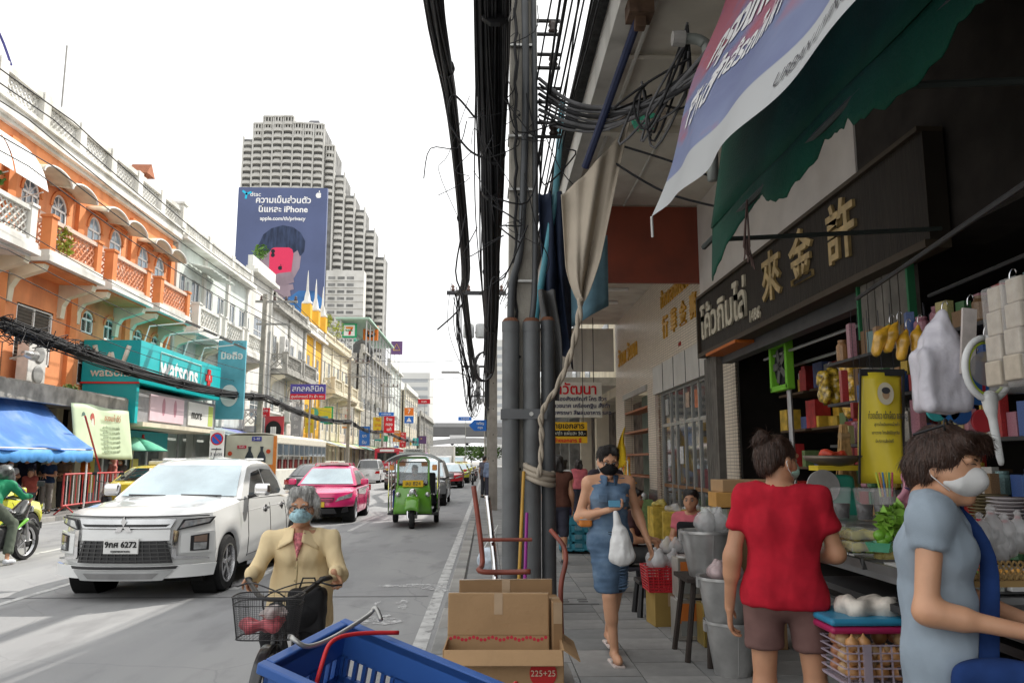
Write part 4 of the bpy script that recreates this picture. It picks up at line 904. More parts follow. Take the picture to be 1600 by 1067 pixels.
DT=thing('folded_awning','dark navy folded tarpaulin and grey sheet hanging behind the near pole','awning',(.9,9.6,3.3))
B().grid(lambda u,v:(lerp(.66,.92,u)+.15*(1-v)*u+.03*math.sin(u*11+v*5),9.5+.08*math.sin(u*14),lerp(3.1,4.9,v)-.4*u*(1-v)),14,16,.01).build('sheet',mat('navy_tarp',(.02,.03,.06),.7,var=.3,scale=3),DT,sm=1,ww=1)
B().grid(lambda u,v:(lerp(.62,.82,u)+.04*math.sin(v*4),9.2+.06*math.sin(u*9+v*3),lerp(2.3,3.6,v)),10,14,.01).build('grey_sheet',mat('grey_tarp',(.10,.10,.10),.7,var=.2,scale=3),DT,sm=1,ww=1)
B().tube([(.56,9.5,3.2),(.83,9.5,4.83),(.93,9.5,6.1)],.042,10).build('blue_pole',mat('blue_pipe_light',(.10,.36,.45),.5,dirt=(.35,.4,.38),dirtamt=.4),DT,sm=1,ww=1)
B().grid(lambda u,v:(lerp(1.05,1.65,u),10.6+.05*math.sin(u*8),lerp(3.55,4.35,v)+.35*u-.2*(1-v)),8,8,.008).build('blue_sheet',mat('pale_blue_tarp',(.16,.30,.38),.6,var=.2,scale=4),DT,sm=1,ww=1)
for (x,z) in ((1.02,4.6),): B().tube([(1.33,6.5,5.5),(.98,7.7,4.55)],.04,8).build('navy_arm',mat('navy_bar',(.02,.03,.08),.5),DT,ww=1)
JB=thing('junction_box','rusty brown metal box fixed under the canopy edge','box',(1.33,6.5,5.5)); B().box((0,0,.07),(.22,.22,.2)).box((0,0,.2),(.28,.28,.08)).build('case',mat('rusty_metal',(.12,.075,.05),.8,var=.4,scale=10),JB)
B().box((0,0,-.07),(.09,.09,.12)).build('socket',mat('rusty_metal',(.12,.075,.05),.8),JB)
# == tower, billboard, overpass, distant trees, street signs
TW=thing('unfinished_tower','tall grey unfinished tower with curved balconies stepping down to the right','tower',(-95,425,0))
M_tw=mat('tower_concrete',(.60,.59,.56),.9,var=.10,scale=.25,dirt=(.36,.35,.31),dirtamt=.6,dscale=.12,streak=True)
M_twd=mat('tower_void',(.20,.20,.195),.9,var=.4,scale=.3)
SH_=3.72; BWID=5.55
cols=[]
X0=-136.0
tops=[48,50,51,51,51,50,50,50,47,43,40,38,35,31]
for i in range(14):
 x=X0+BWID*(i+.5); y=425-2.5*math.sin(math.pi*min(i,8)/8)+max(0,i-7)*2.2
 cols.append((x,y,tops[i]))
arc=[]
n=7
def bal_mesh(w,name):
 b=B()
 for k in range(n):
  a0=math.pi*(k/n); a1=math.pi*((k+1)/n)
  p=lambda a,r:(-math.cos(a)*w/2*r,-1.9*math.sin(a)*r)
  q=[p(a0,.97),p(a1,.97),p(a1,.88),p(a0,.88)]
  b.prism(q,0,1.25,'z'); b.prism([p(a0,1.0),p(a1,1.0),(0,0)],-.28,0,'z'); b.prism([p(a0,1.0),p(a1,1.0),p(a1,.86),p(a0,.86)],1.25,1.42,'z')
 b.span((-w/2,0,-.28),(w/2,.3,0)); return b.mesh(name,M_tw)
bm=bal_mesh(BWID*.93,'balcony')
joined=B(); cnt=0
wm_=B().span((-BWID*.38,.35,0),(BWID*.38,.4,2.2)).mesh('opening',M_twd)
for i,(x,y,t) in enumerate(cols):
 core=B().span((x-BWID/2,y+.5,0),(x+BWID/2,y+22-max(0,i-8)*1.5,t*SH_)); core.build('core',M_twd,TW,ww=1)
 for s_ in (-.5,.5): B().span((x+s_*BWID-.42,y-.55,0),(x+s_*BWID+.42,y+.6,t*SH_+1.2)).build('pier',M_tw,TW,ww=1)
 for f in range(10,t):
  hid = x<-86 and f<38.6
  if hid: continue
  rnd=random.Random(i*97+f)
  if cnt<300: obj('balcony',bm,TW,Vector((x,y-.2,f*SH_))-TW.location); cnt+=1
  else:
   k=len(joined.v); 
   for v in bm.vertices: joined.v.append((v.co.x+x,v.co.y+y-.2,v.co.z+f*SH_))
   for p in bm.polygons: joined.f.append(tuple(q+k for q in p.vertices)); joined.mi.append(0)
  if rnd.random()<.16: B().span((x-rnd.uniform(.5,2),y+.2,f*SH_),(x+rnd.uniform(.3,2.2),y+.3,f*SH_+2.9)).build('infill_wall',M_tw,TW,ww=1)
if joined.v: joined.build('balconies_rest',M_tw,TW,ww=1,kind='stuff')
for i in range(1,9):
 x,y,t=cols[i]; B().span((x-2.6,y-1.6,t*SH_+.4),(x+2.6,y+6,t*SH_+1.3)).build('crown_slab',M_tw,TW,ww=1)
 for q in (-1.6,0,1.6): B().span((x+q-.3,y-1.2,t*SH_-6),(x+q+.3,y-.6,t*SH_+.4)).build('crown_pier',M_tw,TW,ww=1)
b=B(); b.prism([(cols[5][0]-2,50*SH_),(cols[6][0]+4,50*SH_),(cols[6][0]+4,50*SH_+6),(cols[6][0]-1,50*SH_+6)],430,440,'y'); b.build('lift_house',mat('dark_steel',(.2,.2,.22),.7),TW,ww=1)
for k,(x0,x1,zt) in enumerate(((-86,-66,102),)):
 B().span((x0,416,0),(x1,424,zt)).build('wing',M_tw,TW,ww=1)
 b2=[]
 for f in range(10,27):
  for q in range(4):
   xx=x0+1.2+q*4.9; 
   if q==3: continue
   B().span((xx,415.9,f*SH_+.4),(xx+3.7,416.05,f*SH_+1.9)).build('opening',M_twd,TW,ww=1)
  B().span((x0,415.4,f*SH_-.5),(x1,416.0,f*SH_-.1)).build('floor_band',M_tw,TW,ww=1)
 for f,c in ((19,(.05,.45,.3)),(18,(.05,.4,.28)),(17,(.05,.45,.3))): B().span((x1-4.4,415.8,f*SH_+.4),(x1-1.6,415.95,f*SH_+2)).build('netting',flat('netting',(.06,.42,.3)),TW,ww=1)
BB=thing('billboard','giant blue phone advertisement billboard with red phone in front of the tower','billboard',(-47,180,35))
BX0,BX1,BZ0,BZ1=-58.2,-37.6,30.0,64.7; BY=180.0
B().span((BX0,BY,BZ0),(BX1,BY+1,BZ1)).build('panel',mat('billboard_navy',(.075,.10,.215),.5,var=.12,scale=.12),BB,ww=1)
for x in (-56,-48,-40): B().span((x-.6,BY+.5,0),(x+.6,BY+1.6,BZ0)).build('support',M_alu,BB,ww=1)
M_bw=flat('board_white',(.85,.85,.85)); ux=(1,0,0); uz=(0,0,1)
cx=(BX0+BX1)/2
text('ความเป็นส่วนตัว',2.0,(cx+.2,BY-.04,61.6),ux,uz,M_bw,BB,bold=.05); text('นี่แหละ iPhone',2.0,(cx+.2,BY-.04,59.4),ux,uz,M_bw,BB,bold=.05); text('apple.com/th/privacy',1.25,(cx+.2,BY-.04,57.2),ux,uz,M_bw,BB,bold=.03)
text('dtac',1.5,(BX0+4.0,BY-.04,63.0),ux,uz,M_bw,BB,bold=.01)
b=B()
for a in (20,140,265): b.box((BX0+1.9+.55*math.cos(R(a)),BY-.03,63.1+.55*math.sin(R(a))),(1.3,.04,.5),ry=-R(a))
b.build('logo',flat('logo_cyan',(.03,.5,.75)),BB,ww=1)
def disc(b,cx_,cz,rx,rz,y,n=24,f=None): 
 pts=[]
 for i in range(n):
  a=2*math.pi*i/n; k=f(a) if f else 1; pts.append((cx_+rx*k*math.cos(a),y,cz+rz*k*math.sin(a)))
 b.add(pts,[tuple(range(n))]); return b
def apple(cx_,cz,s,y,m):
 b=B(); disc(b,cx_,cz,.5*s,.52*s,y,28,lambda a:1-.16*math.exp(-((a-math.pi/2)/.35)**2)-.08*math.exp(-((a-3*math.pi/2)/.3)**2)-.30*math.exp(-((a if a<3.2 else a-6.283)/.4)**2)); disc(b,cx_+.1*s,cz+.68*s,.10*s,.2*s,y,12); b.build('logo',m,BB,ww=1)
apple(BX1-2.0,62.9,1.35,BY-.03,M_bw)
M_hair=mat('print_hair',(.035,.05,.10),.6,var=.5,scale=.5,stretch=(3,1,.6)); M_face=mat('print_face',(.30,.23,.27),.6,var=.25,scale=.2); M_phone=flat('phone_red',(.72,.045,.12)); M_jack=mat('print_jacket',(.05,.16,.38),.6,var=.6,scale=.22)
px_=lambda x:BX0+(x-372)/(513-377)*(BX1-BX0); pz_=lambda y:BZ1-(y-293)/(490-293)*(64.7-34.9)
def poly(name,pts,y,m): 
 b=B(); b.add([(px_(p[0]),y,pz_(p[1])) for p in pts],[tuple(range(len(pts)))]); return b.build(name,m,BB,ww=1)
poly('printed_jacket',[(425,515),(450,470),(470,455),(495,455),(508,470),(510,515)],BY-.02,M_jack)
poly('printed_face',[(410,395),(420,380),(445,372),(465,378),(472,395),(470,420),(460,440),(445,455),(425,450),(412,425)],BY-.03,M_face)
poly('printed_hair',[(408,402),(406,386),(413,368),(425,358),(442,353),(458,356),(470,365),(477,378),(476,394),(470,402),(466,392),(458,398),(450,388),(440,396),(430,388),(420,398)],BY-.045,M_hair)
poly('printed_phone',[(424,398),(427,390),(432,388),(453,388),(458,391),(460,398),(457,436),(424,436)],BY-.06,M_phone)
b=B(); 
for (x,y) in ((429,394),(429,400)): disc(b,px_(x),pz_(y),.45,.5,BY-.075)
b.build('printed_lens',flat('lens',(.02,.02,.03)),BB,ww=1)
apple(px_(441),pz_(420),1.0,BY-.075,flat('lens',(.1,.02,.03)))
b=B()
for i,(x0,y0,x1,y1) in enumerate(((424,440,458,430),(425,449,462,438),(428,458,462,449),(432,466,458,459))):
 b.tube([(px_(x0),BY-.02,pz_(y0)),(px_((x0+x1)/2),BY-.02,pz_((y0+y1)/2)+.2),(px_(x1),BY-.02,pz_(y1))],[.75,.85,.65],8)
for v in range(len(b.v)): b.v[v]=(b.v[v][0],BY-.08+(b.v[v][1]-BY)*.03,b.v[v][2])
b.build('printed_hand',M_face,BB,ww=1)
def mast_sign(label,cx_,y,z0,z1,w,h,bm_,deco):
 t=thing('rooftop_sign',label,'sign',(cx_,y,z0)); b=B()
 for s_ in (-.35,.35):
  b.tube([(cx_+s_,y+.3,z0),(cx_+s_,y+.3,z1)],.06,4)
 for i in range(int((z1-z0)/.7)): b.tube([(cx_-.35,y+.3,z0+i*.7),(cx_+.35,y+.3,z0+i*.7+.7)],.04,4).tube([(cx_+.35,y+.3,z0+i*.7),(cx_-.35,y+.3,z0+i*.7+.7)],.04,4)
 b.build('mast',M_wframe,t,ww=1); B().span((cx_-w/2,y-.1,z1),(cx_+w/2,y+.35,z1+h)).build('panel',bm_,t,ww=1); deco(t,cx_,y-.11,z1+h/2); return t
def d7(t,x,y,z):
 B().span((x-.62,y-.005,z-.62),(x+.62,y+.02,z+.62)).build('inner_panel',flat('sign_white',(.8,.8,.78)),t,ww=1)
 b=B(); b.add([(x-.4,y-.02,z+.42),(x+.42,y-.02,z+.42),(x+.42,y-.02,z+.25),(x+.3,y-.02,z+.15),(x-.4,y-.02,z+.22)],[(0,1,2,3,4)]); b.build('figure',flat('seven_orange',(.8,.25,.03)),t,ww=1)
 b=B(); b.add([(x+.42,y-.025,z+.25),(x+.22,y-.025,z-.1),(x+.15,y-.025,z-.52),(x-.1,y-.025,z-.52),(x-.05,y-.025,z-.1),(x+.2,y-.025,z+.2)],[(0,1,2,3,4,5)]); b.build('figure',flat('sign_red',(.6,.02,.03)),t,ww=1)
 text('ELEVEn',.26,(x,y-.03,z-.02),(1,0,0),(0,0,1),flat('seven_green',(.02,.3,.12)),t,bold=.01)
mast_sign('square seven convenience sign on a roof mast in front of the tower',-15.75,90,11,15.5,1.6,1.6,flat('seven_green',(.02,.34,.15)),d7)
def du(t,x,y,z):
 b=B(); disc(b,x,z-.15,.62,.36,y-.01); b.build('emblem',flat('emblem_black',(.02,.02,.02)),t,ww=1); b=B(); disc(b,x+.05,z-.05,.34,.18,y-.02); b.build('emblem',flat('seven_or2',(.75,.2,.03)),t,ww=1)
 b=B(); b.add([(x-.6,y-.02,z+.35),(x+.65,y-.02,z+.5),(x+.5,y-.02,z+.3),(x+.1,y-.02,z+.22)],[(0,1,2,3)]); b.build('emblem',M_bw,t,ww=1)
mast_sign('square orange sign with a black round emblem on a white lattice mast',-14.1,95,11.5,15.95,1.75,1.75,flat('seven_or2',(.75,.2,.03)),du)
def dp(t,x,y,z):
 B().tube([(x-.5,y-.02,z-.4),(x+.5,y-.02,z-.4),(x,y-.02,z+.6),(x-.5,y-.02,z-.4)],.07,4).build('emblem',flat('emblem_gold',(.6,.4,.15)),t,ww=1)
mast_sign('square purple bank sign with a gold outline emblem on a roof mast',-13.8,120,14.5,17.6,1.7,2.0,flat('sign_purple',(.13,.07,.17)),dp)
def board(label,px0,py0,px1,py1,Y_,mm,lines=(),name='street_sign',pole=True,px=True):
 a=at(px0,py0,Y_); c=at(px1,py1,Y_); t=thing(name,label,'sign',((a.x+c.x)/2,Y_,c.z))
 B().span((a.x,Y_,c.z),(c.x,Y_+.12,a.z)).build('panel',mm,t,ww=1)
 h=a.z-c.z
 for (s_,fy,fs,m_) in lines: text(s_,h*fs,((a.x+c.x)/2,Y_-.01,c.z+h*fy),(1,0,0),(0,0,1),m_,t,bold=.004*h)
 if pole: B().tube([((a.x+c.x)/2+.1,Y_+.2,0),((a.x+c.x)/2+.1,Y_+.2,a.z)],.05,6).build('pole',M_alu,t,ww=1)
 return t
mw=flat('sign_white',(.8,.8,.78)); mred=flat('sign_red',(.6,.02,.03)); mblue=flat('sign_blue',(.03,.16,.55)); mnav=flat('sign_purpleblue',(.10,.08,.32))
SK=board('purple and red clinic sign with white Thai lettering over the bus',454,600,508,624,44,mnav,[('สกลคลินิก',.68,.5,mw)])
a=at(454,615.5,43.98); c=at(508,624,43.98); B().span((a.x,43.9,c.z),(c.x,43.99,a.z)).build('red_band',mred,SK,ww=1); text('ศูนย์เลเซอร์ สิว ฝ้า กระ',.2,((a.x+c.x)/2,43.88,(a.z+c.z)/2),(1,0,0),(0,0,1),mw,SK)
board('narrow blue street name arrow sign on the left, pointing left',592,644,615,649.5,85,mblue,[('ถ.เจริญกรุง',.5,.6,mw)],pole=False)
board('tall red vertical shop sign with white letters',600,650,616,676,86,mred,[('ร้าน',.8,.25,mw),('ทอง',.5,.25,mw),('แท้',.2,.25,mw)])
board('small red banner sign above the distant road',653,623.5,672,631,110,mred,[('ฮะเฮง',.5,.5,mw)])
board('white and orange sign with a round emblem in mid distance',632,637,646,649,95,flat('seven_or2',(.75,.2,.03)),[('7',.5,.8,mw)],pole=False)
board('blue pedestrian crossing sign under the orange one',632,650,646,661,95,mblue,[('▲',.45,.8,mw)])
board('small purple hanging sign in the distance with a gold emblem',654,681,666,693,110,flat('sign_purple',(.13,.07,.17)),[('ํ',.3,.9,flat('emblem_gold',(.6,.4,.15)))])
board('blue street name sign with arrow over the right lane',716,651,737,657,120,mblue,[('ถ.สุรวงศ์',.5,.6,mw)])
SGN=board('blue arrow sign with white Thai name fixed by the far right pole',741,656,760,673,45,mblue,[('เจริญ',.68,.32,mw),('กรุง',.3,.3,mw)],pole=False)
a=at(741,656,45); c=at(741,673,45); b=B(); b.add([(a.x,45,a.z),(a.x,45,c.z),(a.x-.3,45,(a.z+c.z)/2)],[(0,1,2)]); b.build('arrow_point',mblue,SGN,ww=1)
YS=board('yellow shop sign with a green round emblem on the yellow house',482,637,517,655,62,flat('sign_yellow2',(.7,.6,.05)),pole=False)
a=at(490,645,61.98); b=B(); disc(b,a.x,a.z,.38,.38,61.95); b.build('emblem',flat('emblem_green',(.1,.45,.35)),YS,ww=1)
RS=board('red and black phone shop poster sign above the bus',413,650,442,686,43,flat('sign_redblack',(.45,.06,.07)),pole=False)
a=at(427,672,42.97); b=B(); disc(b,a.x,a.z,.42,.5,42.97); b.build('printed_shape',flat('emblem_black',(.02,.02,.02)),RS,ww=1); text('|||',.4,(a.x,42.95,a.z),(1,0,0),(0,0,1),mw,RS,bold=.03)
WS=board('grey panel with a yellow warning triangle above the bus',398,652,412,682,42,flat('panel_grey',(.25,.25,.26)),pole=False)
a=at(404.5,661,41.98); b=B(); b.add([(a.x-.16,41.97,a.z-.12),(a.x+.16,41.97,a.z-.12),(a.x,41.97,a.z+.16)],[(0,1,2)]); b.build('warning_triangle',flat('sign_yellow',(.72,.42,.02)),WS,ww=1)
b=board('teal vertical banner with a pale figure beside the mint house',342,532,379,655,37,mat('teal_banner',(.12,.42,.52),.5,var=.3,scale=.8),[('มือถือ',.8,.12,mw)],pole=False)
a=at(358,618,36.97); q=B(); disc(q,a.x,a.z,.4,.5,36.96); q.build('printed_disc',mw,b,ww=1)
NS=thing('no_stopping_sign','round blue and red no stopping sign on a white board behind the pickup','traffic sign',(-10.0,30,WK))
B().span((-10.26,30,1.7),(-9.74,30.03,2.72)).build('board',mw,NS,ww=1)
b=B(); b.lathe([(.23,0),(.23,.012)],(-10,29.985,2.42),28,'y'); b.build('disc',flat('ns_red',(.6,.03,.04)),NS,ww=1); b=B(); b.lathe([(.18,0),(.18,.01)],(-10,29.976,2.42),28,'y'); b.build('disc',flat('ns_blue',(.03,.12,.5)),NS,ww=1)
b=B().box((-10,29.965,2.42),(.4,.006,.045),ry=R(45)); b.build('bar',flat('ns_red',(.6,.03,.04)),NS,ww=1); B().tube([(-10.18,29.98,2.04),(-9.82,29.98,2.04)],.02,4).build('arrow',M_bk,NS,ww=1); text('3 เมตร',.16,(-10,29.985,1.86),(1,0,0),(0,0,1),M_bk,NS)
B().tube([(-10,30.06,WK),(-10,30.06,2.7)],.035,8).build('post',M_alu,NS,ww=1)
OV=thing('overpass','grey concrete flyover crossing the far end of the street','bridge',(-4,200,0))
M_ov=mat('flyover_concrete',(.15,.15,.15),.9,var=.1,scale=.2)
B().grid(lambda u,v:(lerp(-16,6,u),200+v*8,4.2+1.0*math.sin(math.pi*u*.9)),14,1,.9).build('deck',M_ov,OV,ww=1)
B().grid(lambda u,v:(lerp(-16,6,u),199.9,5.2+.9*math.sin(math.pi*u*.9)+v*1.3),14,1,.2).build('parapet',mat('flyover_rail',(.40,.40,.40),.8),OV,ww=1)
B().grid(lambda u,v:(lerp(-24,10,u),232+v*9,11.4),4,1,2.6).build('upper_beam',M_ov,OV,ww=1); B().span((-24,231.9,11.4),(10,232.1,12.6)).build('upper_parapet',mat('flyover_rail2',(.30,.30,.30),.8),OV,ww=1)
for x in (-15,5): B().span((x-1,201,0),(x+1,207,4.4)).build('pier',M_ov,OV,ww=1)
tk=thing('white_truck','white truck crossing the flyover in the distance','truck',(-7.5,203,6.0)); B().box((0,0,1.0),(4,2,2.2)).build('cargo_box',paint('truck_white',(.7,.7,.7)),tk); B().box((2.6,0,.7),(1.2,1.9,1.5)).build('cab',paint('truck_white',(.7,.7,.7)),tk)
for x in (-1.3,2.4): B().lathe([(.4,-.1),(.4,.1)],(x,-.9,-.1),12,'y').build('wheel',M_dark,tk)
for i,(x,y,h,w,d,lb) in enumerate(((8,330,52,18,30,'hazy white office slab above the flyover'),(-32,330,38,16,24,'pale distant apartment block left of the flyover'),(-60,260,27,22,20,'grey mid rise block behind the left shophouses'),(-40,300,32,14,20,'pale distant block peeking over the street signs'))):
 t=thing('distant_block',lb,'building',(x,y,0)); B().span((-w/2,0,0),(w/2,d,h)).build('wall',mat('far_block_%d'%i,(.62,.62,.60),.9,var=.05,scale=.1),t)
 for f in range(3,int(h/3.4)): B().span((-w/2+.8,-.08,f*3.4),(w/2-.8,-.02,f*3.4+1.4)).build('window_band',mat('far_window',(.38,.40,.42),.5),t)
M_tree=mat('tree_leaf',(.11,.20,.045),.7,var=.45,scale=.35)
for i,(x,y,h,r) in enumerate(((-6.5,170,5.0,2.2),(-3.6,176,5.2,2.6),(-1.0,168,4.8,2.3),(1.2,178,5.3,2.4))):
 t=thing('street_tree',['leftmost leafy green tree under the flyover','second leafy tree from the left under the flyover','third leafy tree from the left under the flyover','rightmost leafy tree under the flyover'][i],'tree',(x,y,0),group='trees under the flyover')
 B().tube([(0,0,0),(.1,0,1.5),(0,.1,3.0)],[.16,.12,.08],7).build('trunk',mat('bark',(.14,.1,.07),.9),t)
 for k in range(3): B().tube([(.05,0,2.0),(math.cos(k*2.1)*1.0,math.sin(k*2.1),3.2)],[.07,.03],5).build('limb',mat('bark',(.14,.1,.07),.9),t)
 leafclump('crown',(0,0,h*.66),(r,r,h*.34),700,M_tree,t,40+i,.26,ww=0)
for i,(px0,py0,Y_,r) in enumerate(((407,395,52,.55),(527,515,72,.8),(512,500,70,.6))):
 p=at(px0,py0,Y_); t=thing('roof_plant',['small shrub growing on the white gable roof edge','leafy shrub on the cream house parapet','sparse shrub beside the white spires'][i],'plant',(p.x,Y_,p.z-r)); leafclump('leaves',(0,0,r),(r,r*.8,r),130,M_leafy if i else M_leaf,t,60+i,.14,ww=0); B().tube([(0,0,-.3),(0,0,r)],.03,5).build('stem',mat('bark',(.14,.1,.07),.9),t)
p=at(566,553,92); t=thing('satellite_dish','dark mesh satellite dish on the grey roof below the orange sign','dish',(p.x,92,p.z-1.5)); B().grid(lambda u,v:(1.6*u*math.cos(v*6.2832)*.8,-.5*u*u,1.5+1.6*u*math.sin(v*6.2832)),6,20,.03).build('reflector',mat('dish_grey',(.2,.2,.2),.6,.3),t,sm=1); B().tube([(0,.05,-2),(0,.05,1.5)],.08,6).build('mount',M_alu,t)
cl=[('red',(.6,.03,.04)),('white',(.75,.75,.72)),('yellow',(.72,.5,.04)),('blue',(.04,.16,.5)),('green',(.04,.35,.15)),('grey',(.35,.35,.36)),('orange',(.72,.25,.04)),('teal',(.04,.38,.4))]
q=random.Random(31)
for i in range(20):
 y=47+i*4.4+q.uniform(-1,1); nm,c=cl[(i*5)%8]; w_=q.uniform(.5,1.1); h_=q.uniform(.8,2.4) if i%3 else q.uniform(.5,.8); z=q.uniform(2.7,4.6); x=-12.2+q.uniform(-.7,.5)
 t=thing('shop_sign','%s projecting shop sign, %s of the row beyond the mint house'%(nm,ORD[i]),'sign',(x,y,z)); B().box((0,0,h_/2),(w_,.1,h_)).build('panel',flat('ps_'+nm,c),t); B().tube([(-w_/2-1.2,0,h_-.1),(0,0,h_-.1)],.025,4).build('bracket',M_alu,t)
 tm=mw if nm not in ('white','yellow') else mred
 k=max(1,int(h_/(w_*.5))) 
 for r_ in range(min(k,4)): text(['ทอง','ยา','รับ','ซื้อ','ขาย','ดี','ร้าน'][(i+r_)%7],w_*.42,(x,y-.06,z+h_*(1-(r_+.5)/min(k,4))),(1,0,0),(0,0,1),tm,t)
for i in range(14):
 y=37+i*6.3+q.uniform(-1,1); z=q.choice([4.1,7.3,7.6,8.2]); t=thing('air_conditioner','%s boxy air conditioner on the left facades counted from the mint house'%ORD[i],'air conditioner',(-13.65,y,z)); B().box((0,0,.35),(.4,.85,.6)).build('case',mat('ac_far',(.55,.54,.5),.6,dirt=(.35,.33,.3)),t); B().lathe([(.22,0),(.24,.02),(.05,.03)],(.2,.05,.35),14,'x').build('fan_grille',mat('ac_grey',(.3,.3,.29),.6),t)
for i in range(12):
 y=36.5+i*4.7; o=B().tube([(-13.9,y,.2),(-13.88,y,9.8)],.05,6).build('drain_pipe',mat('drain_pipe',(.4,.42,.43),.6,dirt=(.2,.2,.2))); tag(o,'%s grey drain pipe on the left facades counted from the mint house'%ORD[i],'pipe')
# == power poles and cables
def strands(b,pts,Rad,n,r,seed=0,tw=1.5,wild=0.):
 rr=random.Random(seed)
 for i in range(n):
  a=rr.random()*6.28; q=Rad*math.sqrt(rr.random()); P=[]
  for k,p in enumerate(pts):
   t=k/(len(pts)-1); aa=a+tw*t+.4*math.sin(t*9+i); qq=q*(1+wild*math.sin(t*7+i*1.7))
   P.append((p[0]+qq*math.cos(aa),p[1],p[2]+qq*math.sin(aa)))
  b.tube(P,r*rr.uniform(.7,1.3),5,cap=False)
 return b
M_cable=mat('black_cable',(.022,.022,.024),.55,var=.5,scale=3)
M_cableg=mat('grey_cable',(.12,.12,.125),.6,var=.4,scale=3)
def resample(P,n):
 P=[Vector(p) for p in P]; out=[]
 for i in range(n+1):
  t=i/n*(len(P)-1); k=min(int(t),len(P)-2); f=t-k; a=P[max(k-1,0)]; b_=P[k]; c=P[k+1]; d=P[min(k+2,len(P)-1)]
  out.append(tuple(.5*((2*b_)+(c-a)*f+(2*a-5*b_+4*c-d)*f*f+(3*b_-a-3*c+d)*f**3)))
 return out
def bundle(name,label,pts,Rad,n,r,seed=0,wraps=True,m=None,wild=.15,cat='cables'):
 P=resample(pts,26); t=thing(name,label,cat,P[0])
 b=strands(B(),P,Rad,n,r,seed,wild=wild); b.build('strands',m or M_cable,t,sm=1,ww=1,kind='stuff')
 if wraps:
  for k in range(3,26,5):
   p=Vector(P[k]); d=(Vector(P[k+1])-p).normalized(); B().tube([p-d*.03,p+d*.03],Rad*1.12,10).build('tie_wrap',M_cable,t,ww=1)
 return t
NP=thing('power_pole','near weathered concrete power pole with grey cable conduits','pole',(.35,8.3,WK))
b=B(); b.box((0,.0,5.9),(.30,.26,11.8),taper=.62); b.build('shaft',M_pole,NP,bevel=.015)
for z in (1.4,2.55,3.6,4.3,5.2): B().lathe([(.016,-.002),(.016,.002)],(-.02,-.128+.0035*z,z),10,'y').build('bolt_hole',M_dark,NP)
M_cond=mat('grey_conduit',(.125,.132,.136),.5,var=.12,scale=4,dirt=(.07,.07,.07),dirtamt=.6,dscale=3,bump=.05)
for (x,y,r,zt,m_) in ((-.115,-.20,.088,2.9,M_cond),(.10,-.20,.088,2.9,M_cond),(.27,-.16,.072,2.92,mat('dark_conduit',(.07,.075,.08),.5,dirt=(.12,.12,.12),dirtamt=.4))):
 c=B().lathe([(r,0),(r,zt-.1),(r*1.04,zt-.1),(r*1.04,zt)],(x,y,0),20); o=c.build('conduit',m_,NP,auto=40)
 B().lathe([(r*1.05,0),(r*.9,.02),(r*.72,.04)],(x,y,zt),16).build('collar',mat('rust_band',(.16,.07,.04),.8),o)
B().tube(resample([(-.115,-.2,2.9),(-.10,-.19,3.3),(-.01,-.17,3.7),(.03,-.16,4.6),(.05,-.16,5.6),(.04,-.15,7),(.04,-.15,9)],24),.04,10).build('riser_pipe',mat('riser',(.06,.065,.07),.45),NP,sm=1)
B().tube(resample([(.1,-.2,2.9),(.14,-.18,3.4),(.15,-.14,5),(.14,-.13,7),(.12,-.12,9)],16),.032,10).build('riser_pipe',mat('riser',(.06,.065,.07),.45),NP,sm=1)
b=B().tube([(-.06+.012*math.sin(i*1.9),-.15,2.9+i*.12) for i in range(40)],.018,6); b.build('riser_cable',M_cable,NP,sm=1)
b=B().box((.02,-.285,1.95),(.46,.012,.10)).box((-.21,-.2,1.95),(.012,.17,.10)); b.build('clamp_band',mat('galv_grey',(.13,.135,.14),.5,.5),NP); B().lathe([(.022,0),(.022,.02)],(.09,-.31,1.95),8,'y').build('bolt',M_alu,NP)
for z in (3.35,4.35,4.95,6.0): B().box((0,-.0,z),(.33-.01*z,.30,.025)).build('steel_band',M_alu,NP)
for i,z in enumerate((4.98,5.38,5.78,6.18)):
 b=B().box((.27,-.05,z),(.34,.05,.02)).box((.27,-.05,z+.16),(.34,.05,.02)).box((.12,-.05,z+.08),(.02,.05,.18)); rk=b.build('insulator_bracket',mat('galv_dark',(.06,.06,.06),.6,.4),NP)
 B().lathe([(.04,0),(.055,.03),(.035,.06),(.055,.09),(.04,.13)],(.36,-.05,z+.015),14).build('insulator',mat('brown_glaze',(.05,.035,.03),.3),rk,sm=1)
def rpole(x,y,label,h=10.5):
 t=thing('power_pole',label,'pole',(x,y,WK)); B().box((0,0,h/2),(.27,.24,h),taper=.7).build('shaft',M_pole,t)
 for z in (1.5,2.3,3.1,3.9,4.7): B().lathe([(.018,-.002),(.018,.002)],(0,-.126+.003*z,z),8,'y').build('bolt_hole',M_dark,t)
 b=B().box((-.55,0,6.8),(1.9,.1,.12)); b.build('crossarm',mat('steel_arm',(.06,.06,.065),.6,.4),t)
 for q in (-1.3,-.8,.25): B().lathe([(.05,0),(.07,.05),(.03,.08),(.06,.12),(.03,.2)],(q,0,6.87),10).build('insulator',mat('brown_glaze2',(.18,.10,.08),.3),t,sm=1)
 return t
P2=rpole(.18,25.0,'second concrete power pole along the right kerb with a crossarm')
rpole(.1,45,'third power pole along the right kerb, thin in the distance'); rpole(.05,66,'fourth and farthest power pole along the right kerb')
tr=thing('transformer','pale grey cylinder transformer hung on the far right pole','transformer',(-.75,45.2,8.6)); 
for q in (-.35,.35): B().lathe([(.3,0),(.32,.05),(.32,.75),(.28,.8)],(q,0,0),14).build('tank',mat('transformer_grey',(.42,.43,.43),.5),tr,sm=1)
B().box((.45,0,.3),(.9,.1,.1)).build('bracket',M_alu,tr)
cb=thing('cable_coil','black coil of spare cable hung on the second pole','cable coil',(-.15,24.6,4.1))
